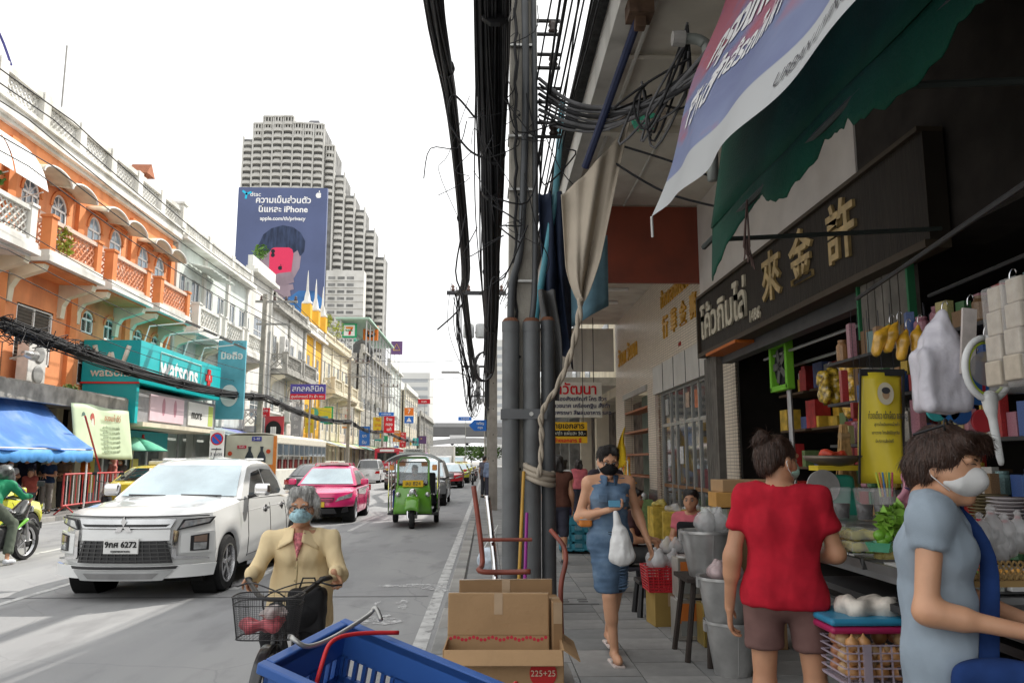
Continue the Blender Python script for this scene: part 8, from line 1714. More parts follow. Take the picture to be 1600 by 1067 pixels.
dbx=thing('delivery_bag','bright green delivery bag on the motorcycle behind the rider','bag',(-7.78,12.45,.95),-.12); B().box((0,0,.14),(.42,.34,.34)).build('bag',flat('delivery_green',(.02,.35,.12)),dbx,bevel=.03); B().box((0,-.172,.14),(.3,.01,.12)).build('logo_panel',mw,dbx); B().box((0,0,-.05),(.3,.3,.06)).build('rack',M_black,dbx)
# ---------- simpler figures
def stander(label,loc,rz,shirt,legs,hgt=1.62,skin=1,hair=None,hm=H_blk,mask=None,ln=1.9,sl=.5,h=.02,extra=(),jk=None,group=None,hem=None):
 jj=J0(hgt,**(jk or {})); return person(label,loc,rz,jj,skin,h,hair or HR_short(),hm,mask,(top('shirt',cloth('c%d'%int(sum(shirt)*1000),shirt),.016,sl,hem,.006,16,.066,.016),bottoms('trousers',cloth('l%d'%int(sum(legs)*1000+7),legs),ln,.02),shoes(M_black))+tuple(extra),group=group)
def hijab(m):
 def f(c): blob('headscarf',xh(c['hM'],[('e',(0,.03,.04),(.10,.11,.10),.03),('c',(0,.03,-.05),(0,.02,-.18),.09,.13,.04),('-e',(0,-.115,-.02),(.06,.07,.075),.012)])+[],m,c['t'],h=.018,noise=.005)
 return f
G1='people on the far left pavement'
fold=dict(wR=(.02,-.22,1.12),wL=(-.02,-.22,1.10),eR=(-.23,-.04,1.07),eL=(.23,-.04,1.07))
stander('man in bright orange shirt standing by the red barrier',(-12.75,26.0,WK),2.4,(.80,.20,.02),(.03,.03,.03),1.7,group=G1,sl=.6)
stander('woman in pink headscarf and top facing the man in orange',(-12.5,27.3,WK),-.7,(.72,.28,.24),(.08,.08,.09),1.58,mask=M_mwhite,extra=(hijab(cloth('hijab',(.70,.36,.33))),),sl=1.8,group=G1,jk=fold)
stander('man in brown shirt standing behind the red barrier looking down',(-12.9,25.0,WK),0,(.24,.17,.12),(.05,.05,.05),1.66,group=G1,jk=fold)
stander('person in black T-shirt and mask under the blue awning',(-12.9,23.0,WK),.2,(.02,.022,.04),(.05,.05,.06),1.68,mask=M_mblue,group=G1)
stander('person in navy shirt with a sling strap under the blue awning',(-12.7,23.75,WK),.1,(.02,.04,.09),(.3,.28,.25),1.62,mask=M_mblue,group=G1,jk=fold)
stander('woman in white top bending over the stall under the blue awning',(-12.9,22.2,WK),.8,(.6,.58,.55),(.1,.1,.12),1.52,mask=M_mwhite,group=G1,hair=HR_bob(),jk=fold)
stander('child in red top behind the barrier',(-12.5,22.5,WK),.5,(.35,.08,.06),(.1,.1,.12),1.25,group=G1)
stander('woman in dark checked top beside the chemist shop',(-12.8,28.6,WK),-.4,(.14,.13,.13),(.05,.05,.05),1.58,mask=M_mwhite,hair=HR_bob(),group=G1)
G2='people along the far right pavement'
stander('man in light blue shirt walking away along the right kerb',(.12,31,WK),math.pi,(.22,.28,.40),(.06,.06,.08),1.66,group=G2,sl=1.7)
stander('man in grey T-shirt beside the man in light blue shirt',(-.12,33.5,WK),math.pi-.6,(.12,.12,.15),(.05,.05,.06),1.7,group=G2)
stander('woman in pink top with her back to us near the copy shop',(2.35,20.6,WK),math.pi,(.62,.16,.19),(.05,.05,.07),1.5,group=G2,hair=HR_bob())
stander('woman in white blouse behind the near pole',(1.75,18.6,WK),math.pi-.5,(.62,.60,.58),(.08,.07,.07),1.5,group=G2,hair=HR_bob())
stander('woman in brown dress stepping past the near pole',(1.05,12.0,WK),math.pi,(.12,.05,.035),(.10,.04,.03),1.55,group=G2,hair=HR_bob(),sl=.2,ln=1.2)
stander('dark haired woman just behind the woman in denim',(1.42,9.6,WK),.3,(.05,.04,.05),(.04,.04,.05),1.62,group=G2,hair=HR_bob())
sit=lambda k=1.:dict(pel=(0,.1,.42),wai=(0,.09,.55),che=(0,.05,.73),nek=(0,.03,.88),hed=(0,0,1.03),sR=(-.16,.05,.84),sL=(.16,.05,.84),eR=(-.22,-.02,.60),eL=(.22,-.02,.60),wR=(-.08,-.25,.58),wL=(.08,-.25,.58),hR=(-.09,.1,.42),hL=(.09,.1,.42),kR=(-.13,-.30,.45),kL=(.13,-.30,.45),aR=(-.13,-.25,.08),aL=(.13,-.25,.08))
def seated(label,loc,rz,shirt,legs,ln=1.9,mask=None,hair=None,extra=()):
 c=person(label,loc,rz,sit(),1,.016,hair or HR_short(),H_blk,mask,(top('shirt',cloth('c%d'%int(sum(shirt)*1000),shirt),.016,.5,.42,.006,16,.066),bottoms('trousers',cloth('l%d'%int(sum(legs)*1000+7),legs),ln,.02),shoes(M_black))+tuple(extra)); return c
def stool(label,loc,col,h=.30):
 t=thing('stool',label,'stool',loc); m=mat('stool_%d'%int(sum(col)*100),col,.45); B().lathe([(.13,0),(.15,.01),(.15,.04),(.135,.05)],(0,0,h-.05),4).box((0,0,h-.02),(.30,.30,.04)).build('seat',m,t,bevel=.02)
 for sx in (-1,1):
  for sy in (-1,1): B().tube([(sx*.15,sy*.15,0),(sx*.12,sy*.12,h-.04)],[.03,.025],6).build('leg',m,t)
 return t
apron=lambda c:blob('apron',[('b',(0,-.10,.62),(.11,.02,.16),.03,.02),('b',(0,-.22,.50),(.16,.14,.02),.03,.03)],cloth('apron',(.02,.02,.022)),c['t'],h=.018)
seated('seated vendor in pink shirt and dark apron beside the low table',(2.25,8.9,WK+.02),-.45,(.62,.13,.22),(.04,.04,.05),extra=(apron,)); stool('small dark stool under the vendor in pink',(2.28,8.98,WK),(.03,.03,.035),.32)
seated('customer in navy shorts seated behind the woman in denim',(1.68,9.2,WK+.02),1.2,(.10,.05,.05),(.02,.03,.10),ln=.9,hair=HR_bob()); stool('stool under the customer in navy shorts',(1.6,9.2,WK),(.04,.04,.05),.32)
stool('empty black plastic stool on the pavement behind the woman in denim',(1.62,8.05,WK),(.012,.012,.013),.34)
j=sit(); j={k:(v[0],v[1]-.05,v[2]+.35) for k,v in j.items()}; j['wR']=(-.25,-.55,1.1); j['wL']=(.25,-.55,1.1)
person('tuk tuk driver in pale shirt with dark hair behind the windscreen',(-1.86,20.85,0),.04,j,1,.02,HR_short(),H_blk,M_mwhite,(top('shirt',cloth('pale_shirt',(.5,.5,.58)),.018,.6,.75,.005),bottoms('trousers',cloth('l_dr',(.04,.04,.06)),1.6,.02)),feet=True)
# == crate, boxes, stall goods
def crate_open(t,L_,W_,D_,m,th=.012,slots=True):
 """open perforated crate, local u x v, rim at z=0, going down"""
 B().span((0,0,-D_),(L_,W_,-D_+th)).build('floor',m,t)
 def wall(n,f):
  b=B(); a=L_ if n in 'ac' else W_
  rows=[(-D_,-D_+.03),(-D_*.78,-D_*.72),(-D_*.54,-D_*.48),(-D_*.30,0)]
  for z0,z1 in rows: f(b,0,a,z0,z1)
  k=int(a/.028)
  for i in range(k+1):
   x=a*i/k; solid=(i%7==0) or i in (0,k); f(b,max(0,x-(.02 if solid else .005)),min(a,x+(.02 if solid else .005)),-D_,-D_*.28)
  b.build('wall',m,t)
 wall('a',lambda b,p,q,z0,z1:b.span((p,0,z0),(q,th,z1))); wall('c',lambda b,p,q,z0,z1:b.span((p,W_-th,z0),(q,W_,z1)))
 wall('b',lambda b,p,q,z0,z1:b.span((0,p,z0),(th,q,z1))); wall('d',lambda b,p,q,z0,z1:b.span((L_-th,p,z0),(L_,q,z1)))
 b=B(); 
 for (a,c) in (((-.015,-.015),(L_+.015,.012)),((-.015,W_-.012),(L_+.015,W_+.015)),((-.015,.012),(.012,W_-.012)),((L_-.012,.012),(L_+.015,W_-.012))): b.span((a[0],a[1],-.022),(c[0],c[1],.004))
 b.build('rim',m,t,bevel=.004)
M_crb=mat('blue_crate',(.035,.12,.40),.45,var=.1,scale=6,dirt=(.05,.09,.2),dirtamt=.5)
u=Vector((.46,-.2,-.13)).normalized(); v=Vector((.05,.4,.08)); v=(v-u*v.dot(u)).normalized(); w=u.cross(v); cO=Vector((-.37,2.2,1.18))-v*.31
CR=thing('crate','blue plastic crate with slotted sides tilted on the trolley in the foreground','crate',cO); crate_open(CR,.62,.31,.28,M_crb)
CR.rotation_euler=Matrix((u,v,w)).transposed().to_euler()
cM=Matrix.Translation(cO)@Matrix((u,v,w)).transposed().to_4x4(); cp=lambda a,b_,c:tuple(cM@Vector((a,.31-b_*.74,c)))
hk=thing('metal_hook','grey metal hook rod lying across the blue crate','hook',cp(.05,.0,.02)); B().tube(resample([cp(.09,-.03,.03),cp(.06,-.045,.05),cp(.05,-.02,.03),cp(.04,.15,.012),cp(.03,.27,.015),cp(.0,.30,.03),cp(-.02,.27,.02)],30),.006,8).build('rod',M_alu,hk,sm=1,ww=1)
hk2=thing('metal_hook','second metal hook at the right end of the blue crate','hook',cp(.6,0,0)); B().tube([cp(.56,.02,-.05),cp(.57,-.02,.03),cp(.55,.1,.02)],.006,8).build('rod',M_alu,hk2,sm=1,ww=1)
rs=thing('elastic_cord','red elastic cord stretched over the blue crate corner','cord',cp(.1,.1,0)); B().tube(resample([cp(.15,-.02,.02),cp(.08,.1,.022),cp(.06,.2,.02),cp(.08,.28,-.01),cp(.09,.32,-.1)],20),.0055,8).build('cord',mat('red_elastic',(.6,.02,.025),.5),rs,sm=1,ww=1)
rs2=thing('elastic_cord','second red cord at the right part of the crate rim','cord',cp(.5,0,0)); B().tube(resample([cp(.48,-.02,-.08),cp(.49,-.02,.012),cp(.50,.1,.012),cp(.5,.2,-.05)],12),.0055,8).build('cord',mat('red_elastic',(.6,.02,.025),.5),rs2,sm=1,ww=1)
HC=thing('hand_cart','steel hand cart under the blue crate','cart',(-.18,2.0,0))
B().box((0,0,.74),(.75,.6,.05),ry=.24).build('platform',M_alu,HC)
for sx in (-1,1):
 for sy in (-1,1): B().tube([(sx*.3,sy*.25,.1),(sx*.3,sy*.25,.74-.07*sx)],.018,6).build('leg',M_alu,HC); B().lathe([(.08,-.02),(.08,.02)],(sx*.3,sy*.25,.08),14,'x').build('wheel',M_tyre,HC)
M_cb=mat('cardboard',(.40,.255,.135),.85,var=.08,scale=5,bump=.15,bscale=40,dirt=(.3,.18,.09),dirtamt=.3); M_cbd=mat('cardboard_dark',(.30,.185,.095),.85,var=.1,scale=5)
TRL=thing('trolley','hand trolley with bent rust red tube handles behind the cardboard boxes','trolley',(.15,5.5,WK))
M_rr=mat('rust_red_tube',(.24,.05,.028),.45,var=.35,scale=8,dirt=(.1,.05,.04),dirtamt=.6)
B().tube(resample([(-.10,5.95,1.42),(-.06,5.9,1.15),(-.03,5.8,.9),(-.05,5.7,.85),(.1,5.7,.84),(.3,5.65,.85)],20),.019,10).build('handle',M_rr,TRL,sm=1,ww=1); B().tube(resample([(.45,5.75,1.12),(.53,5.65,1.02),(.54,5.6,.92),(.5,5.55,.75),(.5,5.5,.4)],20),.017,10).build('handle',M_rr,TRL,sm=1,ww=1)
B().tube([(-.03,5.8,1.05),(.32,5.8,1.05)],.013,8).build('cross_bar',M_rr,TRL,ww=1); B().box((.0,-.55,.17),(.75,.9,.04)).build('platform',M_alu,TRL)
B().tube(resample([(.0,5.95,1.35),(.03,5.9,1.1),(.06,5.8,.8),(.06,5.75,.3)],14),.022,10).build('steel_handle',M_chrome,TRL,sm=1,ww=1)
for sx in (-1,1):
 for y in (-.9,-.2): B().lathe([(.07,-.02),(.07,.02)],(sx*.3,y,.075),14,'x').build('wheel',M_tyre,TRL)
def carton(label,loc,d,rz,m,openb=False,rx=0.):
 t=thing('carton',label,'carton',loc,rz); x,y,z=d
 if openb:
  for (c,s_) in (((0,-y/2,z/2),(x,.008,z)),((0,y/2,z/2),(x,.008,z)),((-x/2,0,z/2),(.008,y,z)),((x/2,0,z/2),(.008,y,z))): B().box(c,s_).build('side',m,t)
  B().box((0,0,.006),(x-.02,y-.02,.008)).build('base',m,t); B().box((0,-y/2-.05,z-.03),(x-.01,.11,.006),rx=.6).build('flap',m,t); B().box((x/2+.05,0,z-.03),(.11,y,.006),ry=.6).build('flap',m,t)
 else:
  B().box((0,0,z/2),d).build('box',m,t,bevel=.006); B().box((0,-.001,z+.001),(x*.999,.05,.002)).build('tape',mat('tape',(.45,.32,.2),.25),t); B().box((0,-y/2-.001,z-.06),(.05,.002,.12)).build('tape',mat('tape',(.45,.32,.2),.25),t)
 if rx: t.rotation_euler=(rx,0,rz)
 return t
C1=carton('open carton with a red round 225+25 print at the front of the pile',(.10,4.85,.31),(.66,.5,.26),-.03,M_cb,True)
b=B().lathe([(.075,0),(.075,.003)],(.22,-.26,.14),24,'y'); b.build('printed_disc',flat('carton_red',(.5,.03,.03)),C1); text('225+25',.045,(.22,-.265,.14),(1,0,0),(0,0,1),flat('carton_cream',(.7,.6,.45)),C1,ww=0,depth=.001); text('ขนาด 6 กก × 12 แพ็ค',.045,(-.1,-.257,.19),(1,0,0),(0,0,1),flat('carton_ink',(.2,.2,.22)),C1,ww=0,depth=.001)
C2=carton('flattened brown carton with red stars and upside down 168, leaning at the front',(.07,4.92,.36),(.60,.07,.46),-.04,M_cb,rx=-.10)
b=B()
for i in range(26): b.lathe([(.011,0),(.011,.001)],(-.28+i*.0224,-.0365,.205+.008*math.sin(i*1.3)),5,'y')
b.build('star_row',flat('carton_red2',(.55,.04,.06)),C2,kind='stuff'); text('168',.055,(.13,-.037,.07),(-1,0,0),(0,0,-1),flat('carton_red2',(.55,.04,.06)),C2,ww=0,depth=.001); text('แม่บ้าน',.045,(.02,-.037,.075),(-1,0,0),(0,0,-1),flat('carton_red2',(.55,.04,.06)),C2,ww=0,depth=.001); text('ดอกบัว',.035,(-.15,-.037,.05),(-1,0,0),(0,0,-1),flat('carton_ink',(.2,.2,.22)),C2,ww=0,depth=.001)
B().box((0,-.036,.225),(.598,.002,.004)).build('crease',M_cbd,C2)
carton('flattened carton standing behind the starred one',(.12,5.12,.36),(.58,.05,.51),.03,M_cbd,rx=-.06); carton('narrow folded carton at the right of the pile',(.41,5.0,.36),(.06,.3,.42),.05,M_cbd)
for (x0,x1,m_,lb) in ((.27,.36,mat('bamboo_pole',(.5,.28,.04),.5),'yellow bamboo stick leaning on the near pole'),(.33,.39,mat('purple_stick',(.35,.03,.30),.4),'purple plastic stick leaning on the near pole')): o=B().tube([(x0,7.4,WK),(x1,7.95,1.5 if 'bam' in lb else 1.1)],.016,8).build('stick',m_); tag(o,lb,'stick')
wb=thing('plastic_bag','small white and blue shopping bag tied behind the pole','bag',(.0,7.4,.6)); blob('bag',[('e',(0,0,.12),(.09,.06,.12),.02)],mat('bag_blue_white',(.55,.62,.7),.4,var=.4,scale=16),wb,h=.02,noise=.015,nscale=30); B().tube([(-.03,0,.22),(.1,.1,.42),(.03,0,.22)],.006,5).build('handle',M_wframe,wb)
M_galv=mat('galvanised_bucket',(.55,.55,.54),.3,.6,var=.25,scale=5,bump=.08,bscale=10); M_clear=mat('clear_plastic',(.72,.72,.72),.12,var=.1,alpha=.42,bump=.5,bscale=20)
def bucket(label,loc,r=.19,h=.36):
 t=thing('bucket',label,'bucket',loc); B().lathe([(r*.66,0),(r*.68,.01),(r*.97,h),(r*1.03,h+.008),(r*1.03,h-.012),(r*.95,h-.01),(r*.64,.02),(.01,.02)],(0,0,0),30,cap=False).build('pail',M_galv,t,auto=40)
 B().tube([(r*math.cos(a),-r*.9*math.sin(a)*.4-.02,h+.02-.05*math.sin(a)) for a in [i*math.pi/12 for i in range(13)]],.004,5).build('handle',M_alu,t); B().tube([(0,-r*.68,.02),(0,-r*.98,h-.01)],.004,4).build('seam',M_galv,t)
 for sx in (-1,1): B().box((sx*r*.98,0,h-.04),(.02,.05,.06)).build('lug',M_galv,t)
 return t
bucket('lower galvanised bucket standing on the pavement beside the red shirt',(1.74,5.85,WK)); bucket('upper galvanised bucket stacked on the lower one',(1.70,5.85,WK+.30)); bucket('large galvanised bucket on the wooden rack, filled with bagged ice',(1.72,6.35,.72),.21,.34)
def bags(label,loc,n,m,r=.06,seed=1,sp=(.12,.12)):
 t=thing('bagged_goods',label,'bags',loc); q=random.Random(seed)
 for i in range(n):
  x,y=q.uniform(-1,1)*sp[0],q.uniform(-1,1)*sp[1]; blob('bag',[('e',(x,y,r),(r*q.uniform(.9,1.2),r,r*q.uniform(.9,1.2)),.01),('c',(x,y,r*1.8),(x+.01,y,r*2.3),.015,.022,.02)],m,t,h=.013,noise=.009,nscale=32,seed=i,ridge=True)
 return t
bags('knotted clear plastic bags in the large bucket',(1.72,6.35,1.05),5,M_clear,.075,2); bags('knotted bags of white and red food in the upper bucket',(1.70,5.85,.76),5,mat('bag_mixed',(.55,.42,.42),.3,var=.5,scale=10,alpha=.8),.055,3); bags('loose clear plastic bags piled on the red basket',(1.66,7.6,.63),4,M_clear,.07,4)
RK=thing('wooden_rack','dark wooden rack legs holding the large bucket','rack',(1.74,6.4,WK))
for sx,sy in ((-.2,-.22),(-.1,-.40),(.2,-.2),(.2,.2),(-.2,.2)): B().tube([(sx*1.2,sy,0),(sx*.8,sy*.8,.60)],.022,6,sq=True).build('leg',mat('dark_wood',(.05,.04,.035),.8),RK)
B().box((0,0,.585),(.45,.45,.03)).build('top',mat('dark_wood',(.05,.04,.035),.8),RK)
for i,(lb,x,y,z,c) in enumerate((('square steel biscuit tin with an orange label, upper one',1.72,7.0,.46,(.42,.40,.36)),('square steel biscuit tin, lower one of the pair',1.70,7.0,WK,(.40,.38,.35)),('brass coloured square tin behind the wooden rack leg',1.86,6.75,WK,(.42,.30,.08)))):
 t=thing('biscuit_tin',lb,'tin',(x,y,z)); B().box((0,0,.165),(.22,.22,.33)).build('can',mat('tin_%d'%i,c,.35,.6,var=.2,scale=6),t,bevel=.008); B().box((0,-.112,.22),(.17,.004,.16)).build('label',flat('tin_orange',(.6,.18,.04)) if i<2 else flat('tin_gold',(.5,.35,.08)),t); B().box((0,-.113,.10),(.14,.004,.12)).build('window',mat('tin_window',(.25,.26,.25),.2),t); B().lathe([(.09,0),(.09,.012)],(0,0,.33),18).build('lid',M_galv,t)
RB=thing('basket','red plastic basket on a brown carton beside the pavement','basket',(1.66,7.6,.42)); crate=B()
M_rb=mat('red_basket',(.50,.015,.025),.45)
for k in range(9):
 z=k*.026
 for s_ in (-1,1): B().box((0,s_*(.15+z*.1),z+.01),(.36+z*.2,.008,.012)).build('slat',M_rb,RB); B().box((s_*(.18+z*.1),0,z+.01),(.008,.30+z*.2,.012)).build('slat',M_rb,RB)
for k in range(9):
 for s_ in (-1,1): B().tube([(-.18+k*.045,s_*.15,0),(-.2+k*.05,s_*.175,.22)],.005,4).build('rib',M_rb,RB)
B().box((0,0,.005),(.36,.3,.01)).build('base',M_rb,RB)
carton('brown carton under the red basket',(1.66,7.6,WK),(.30,.28,.30),.1,mat('cardboard_olive',(.30,.20,.06),.85,var=.1)); carton('long brown carton on top of the pile by the stall',(2.12,6.7,1.35),(.42,.3,.10),.05,M_cb); carton('orange brown carton below the long one',(2.04,6.65,1.23),(.36,.28,.12),-.05,mat('cardboard_orange',(.50,.27,.08),.8,var=.1)); carton('white and green carton under the brown ones',(1.98,6.7,1.10),(.34,.28,.12),.0,mat('carton_green',(.5,.55,.48),.7,var=.2,scale=6)); carton('plain carton supporting the pile of cartons',(2.15,6.75,WK),(.5,.4,.98),0,M_cbd)
pkb=thing('water_flask','magenta plastic flask by the seated customer','flask',(1.95,8.4,WK)); B().lathe([(.05,0),(.055,.02),(.055,.17),(.03,.2)],(0,0,0),14).build('body',mat('magenta',(.6,.03,.18),.4),pkb,sm=1); B().lathe([(.03,.2),(.03,.24)],(0,0,0),12).build('cap',M_wframe,pkb)
LT=thing('low_table','dark low vendor table with trays of bagged food','table',(2.05,8.2,WK)); B().box((0,0,.55),(.6,.6,.04)).build('top',M_black,LT)
for sx in (-1,1):
 for sy in (-1,1): B().tube([(sx*.26,sy*.26,0),(sx*.26,sy*.26,.53)],.018,6).build('leg',M_black,LT)
bags('small clear bags heaped on the low vendor table',(2.0,8.1,.70),6,M_clear,.06,6,(.2,.15))
ST=thing('food_stall','dark steel framed food stall with tiered trays on the right','stall',(2.2,4.0,WK)); M_fr=mat('stall_frame',(.04,.04,.042),.5,.3); M_tray=mat('steel_tray',(.30,.30,.30),.3,.8,var=.15)
for (x0,x1,y0,y1,z) in ((1.78,3.1,3.0,4.75,1.10),(1.72,2.9,2.3,4.3,1.0),(1.7,2.4,2.6,4.3,.76)): B().span((x0,y0,z-.03),(x1,y1,z)).build('shelf',M_fr if z<1.05 else M_tray,ST,ww=1)
for x,y in ((1.80,3.1),(1.80,4.6),(3.0,3.1),(3.0,4.6),(1.75,2.4)): B().tube([(x,y,WK),(x,y,1.08)],.025,6,sq=True).build('post',M_fr,ST,ww=1)
for (x0,x1,y0,y1,z) in ((1.74,2.25,3.05,3.7,1.105),(1.74,2.3,3.75,4.7,1.105),(1.70,2.15,2.35,3.0,1.03)):
 t=thing('steel_tray','shallow dark steel tray on the stall, '+('middle one with lettuce and limes' if y0==3.05 else 'far one with drinks and noodle boxes' if y0==3.75 else 'near one with bagged drinks'),'tray',((x0+x1)/2,(y0+y1)/2,z)); a,c=(x1-x0)/2,(y1-y0)/2; B().box((0,0,.006),(2*a,2*c,.008)).build('base',M_tray,t)
 for s_ in (-1,1): B().box((s_*a,0,.025),(.012,2*c,.05),ry=s_*.3).build('rim',M_tray,t); B().box((0,s_*c,.025),(2*a,.012,.05),rx=-s_*.3).build('rim',M_tray,t)
M_cup=mat('clear_cup',(.75,.76,.76),.08,alpha=.15); M_cola=mat('dark_drink',(.012,.006,.005),.1)
for i,(px0,Y_) in enumerate(((1316,4.25),(1352,4.15),(1380,4.1))):
 p=at(px0,808,Y_); t=thing('drink_cup',['clear cup of black drink, left of the three','clear cup of black drink, middle of the three','clear cup of black drink, right of the three'][i],'cup',(p.x,Y_,1.3)); B().lathe([(.036,0),(.050,.15)],(0,0,0),18,cap=False).build('cup',M_cup,t,sm=1); B().lathe([(.034,.003),(.042,.08),(.01,.081)],(0,0,0),18).build('drink',M_cola,t,sm=1); B().lathe([(.053,.148),(.053,.158),(.04,.165)],(0,0,0),18).build('lid',M_cup,t)
B().span((1.76,3.95,1.26),(2.4,4.6,1.295)).build('raised_board',M_tray,ST,ww=1); 
for x,y in ((1.8,4.0),(2.3,4.0),(1.8,4.5),(2.3,4.5)): B().tube([(x,y,1.1),(x,y,1.27)],.012,5).build('riser',M_fr,ST,ww=1)
M_box=mat('clear_box',(.7,.72,.66),.1,alpha=.35)
for i,(px0,py,Y_,c) in enumerate(((1350,840,3.75,(.55,.48,.10)),(1352,858,3.72,(.60,.52,.14)),(1312,835,3.9,(.35,.42,.15)),(1310,858,3.85,(.30,.36,.2)))):
 p=at(px0,py,Y_); t=thing('food_box',['upper clear box of yellow noodles','lower clear box of yellow noodles','clear box of chopped greens, upper left','clear box of green vegetables, lower left'][i],'food box',(p.x,Y_,p.z)); B().box((0,0,.018),(.19,.14,.045)).build('box',M_box,t,bevel=.008); blob('food',[('b',(0,0,.014),(.08,.055,.010),.006,.01)],mat('food_%d'%i,c,.6,var=.5,scale=60),t,h=.01,noise=.01,nscale=60)
lt=thing('lettuce','head of bright green lettuce on the middle tray','lettuce',tuple(at(1398,820,3.45))); leafclump('leaves',(0,0,.02),(.06,.06,.06),260,mat('lettuce_leaf',(.18,.36,.04),.5,var=.4,scale=20),lt,8,.035,ww=0)
for i,(px0,py) in enumerate(((1374,836),(1386,839),(1380,846))):
 p=at(px0,py,3.45); t=thing('lime',['left lime in the green tub','right lime in the green tub','front lime in the green tub'][i],'lime',tuple(p)); B().ball((0,0,0),(.026,.024,.024),14,10).build('fruit',mat('lime_green',(.14,.34,.03),.35,var=.2,scale=20,bump=.1),t,sm=1); B().lathe([(.003,.023),(.002,.03)],(0,0,0),6).build('stalk',M_leaf,t)
p=at(1378,852,3.45); t=thing('plastic_tub','green clear plastic tub of limes on the tray','tub',tuple(p)); B().lathe([(.055,-.025),(.075,.015),(.072,.015),(.052,-.022)],(0,0,0),4).build('tub',mat('green_tub',(.1,.4,.25),.2,alpha=.6),t)
p=at(1285,762,4.9); t=thing('weighing_scale','green kitchen scale with a silver dial plate and pan','scale',(p.x,4.9,1.25)); blob('housing',[('b',(.08,0,.17),(.07,.05,.07),.03,.03),('b',(.08,0,.05),(.12,.07,.03),.02,.04)],mat('scale_green',(.02,.20,.14),.4),t,h=.016); b=B().lathe([(.10,0),(.10,.012),(.085,.018)],(-.03,-.09,.2),26,'y'); b.build('dial',M_galv,t); B().lathe([(.02,.3),(.17,.36),(.18,.385),(.17,.375),(.02,.32)],(.08,0,0),22).build('pan',mat('pan_dark',(.16,.13,.1),.4,.6),t,sm=1); blob('red_fruit',[('e',(.05,0,.39),(.05,.05,.03),.02),('e',(.12,0,.39),(.05,.05,.03),.02)],mat('red_goods',(.5,.05,.02),.5,var=.4,scale=20),t,h=.016,noise=.015,nscale=40); B().box((.08,0,.31),(.26,.14,.03)).build('yellow_strip',flat('tin_gold2',(.6,.45,.03)),t)
t=thing('straw_broom','hanging bundle of straw beside the yellow poster','broom',tuple(at(1322,730,5.2))); b=B(); q=random.Random(3)
for i in range(120): a=q.uniform(-1,1); b.tube([(a*.02,q.uniform(-.02,.02),.28),(a*.07,q.uniform(-.05,.05),-.1-q.random()*.12)],.003,3,cap=False)
b.build('straw',mat('straw',(.36,.22,.09),.8,var=.4,scale=20),t,kind='stuff'); B().tube([(-.03,0,.2),(.03,0,.2)],.03,8).build('binding',mat('twine',(.3,.2,.1),.8),t)
YP=thing('poster','yellow laminated menu poster with a portrait oval and Thai text','poster',(2.18,4.75,1.25)); a,c=at(1344,582,4.75),at(1424,755,4.75)
B().grid(lambda u_,v_:(lerp(a.x,c.x,u_)-.05*(1-v_),4.75+.02*math.sin(u_*5+v_*3),lerp(c.z,a.z,v_)),10,12,.004).build('sheet',mat('poster_yellow',(.85,.68,.05),.25,var=.08,scale=4,bump=.1,bscale=6),YP,sm=1,ww=1)
for s_ in (0,1): B().tube([(lerp(a.x,c.x,s_)-.05,4.745,c.z),(lerp(a.x,c.x,s_),4.745,a.z+.02)],.008,5).build('edge',M_black,YP,ww=1)
B().box(((a.x+c.x)/2-YP.location.x,-.005,a.z-YP.location.z),(c.x-a.x,.012,.04)).build('clip_bar',M_black,YP)
cx=(a.x+c.x)/2; b=B(); disc(b,cx,a.z-.13,.05,.068,4.72); b.build('portrait_oval',flat('oval_cream',(.72,.66,.5)),YP,ww=1); b=B(); disc(b,cx,a.z-.135,.022,.03,4.717); b.build('printed_face',flat('oval_face',(.5,.33,.2)),YP,ww=1); b=B(); disc(b,cx,a.z-.112,.026,.02,4.714); b.build('printed_hair',M_bk,YP,ww=1)
for i,(s_,z_) in enumerate((('ก๋วยเตี๋ยว เต้าเจี้ยว ของหมู',.055),('สูตรดั้งเดิมจากเจ้าเก่า',.026),('เยาวราช โทรสั่งได้ทุกวัน',.026),('มีบริการส่งถึงที่',.026))): text(s_,z_,(cx-.01*i,4.712,a.z-.265-.05*i),(1,0,0),(0,0,1),M_bk,YP,depth=.001,squash=.42 if i==0 else .7)
RL=thing('hanging_rail','dark rail under the awning with hooks for hanging goods','rail',(2.3,3.6,2.55)); B().tube([(1.75,2.2,2.52),(2.25,4.7,2.58)],.012,6).build('rail',M_fr,RL,ww=1); B().tube([(2.4,2.0,2.55),(2.7,4.7,2.6)],.012,6).build('rail',M_fr,RL,ww=1)
def hang(name,label,cat,px0,pyt,Y_,build,m=None):
 p=at(px0,pyt,Y_); t=thing(name,label,cat,tuple(p)); build(t); B().tube(resample([(0,0,0),(.0,0,.02),(.008,0,.04),(.02,0,.045),(.026,0,.03)],10),.0025,5).build('hook',M_chrome,t,sm=1); return t
M_cornb=mat('yellow_snack',(.66,.36,.03),.3,var=.35,scale=25,coat=.5)
for i,(px0,py) in enumerate(((1384,505),(1396,500),(1410,512),(1428,505))):
 hang('snack_bag','long bag of orange yellow snacks on the hook, number %s from the left'%('one','two','three','four')[i] if False else ['leftmost long bag of orange yellow snacks on the hook','second long bag of orange yellow snacks from the left','third long bag of orange yellow snacks from the left','rightmost long bag of orange yellow snacks on the hook'][i],'snack bag',px0+6,py,4.0,lambda t,i=i:blob('bag',[('c',(0,0,-.01),((i-1.5)*.015-.03,0,-.07),.008,.028,.02),('c',((i-1.5)*.015-.03,0,-.07),((i-1.5)*.02-.05,0,-.15),.03,.024,.02)],M_cornb,t,h=.010,noise=.006,nscale=45,ridge=True))
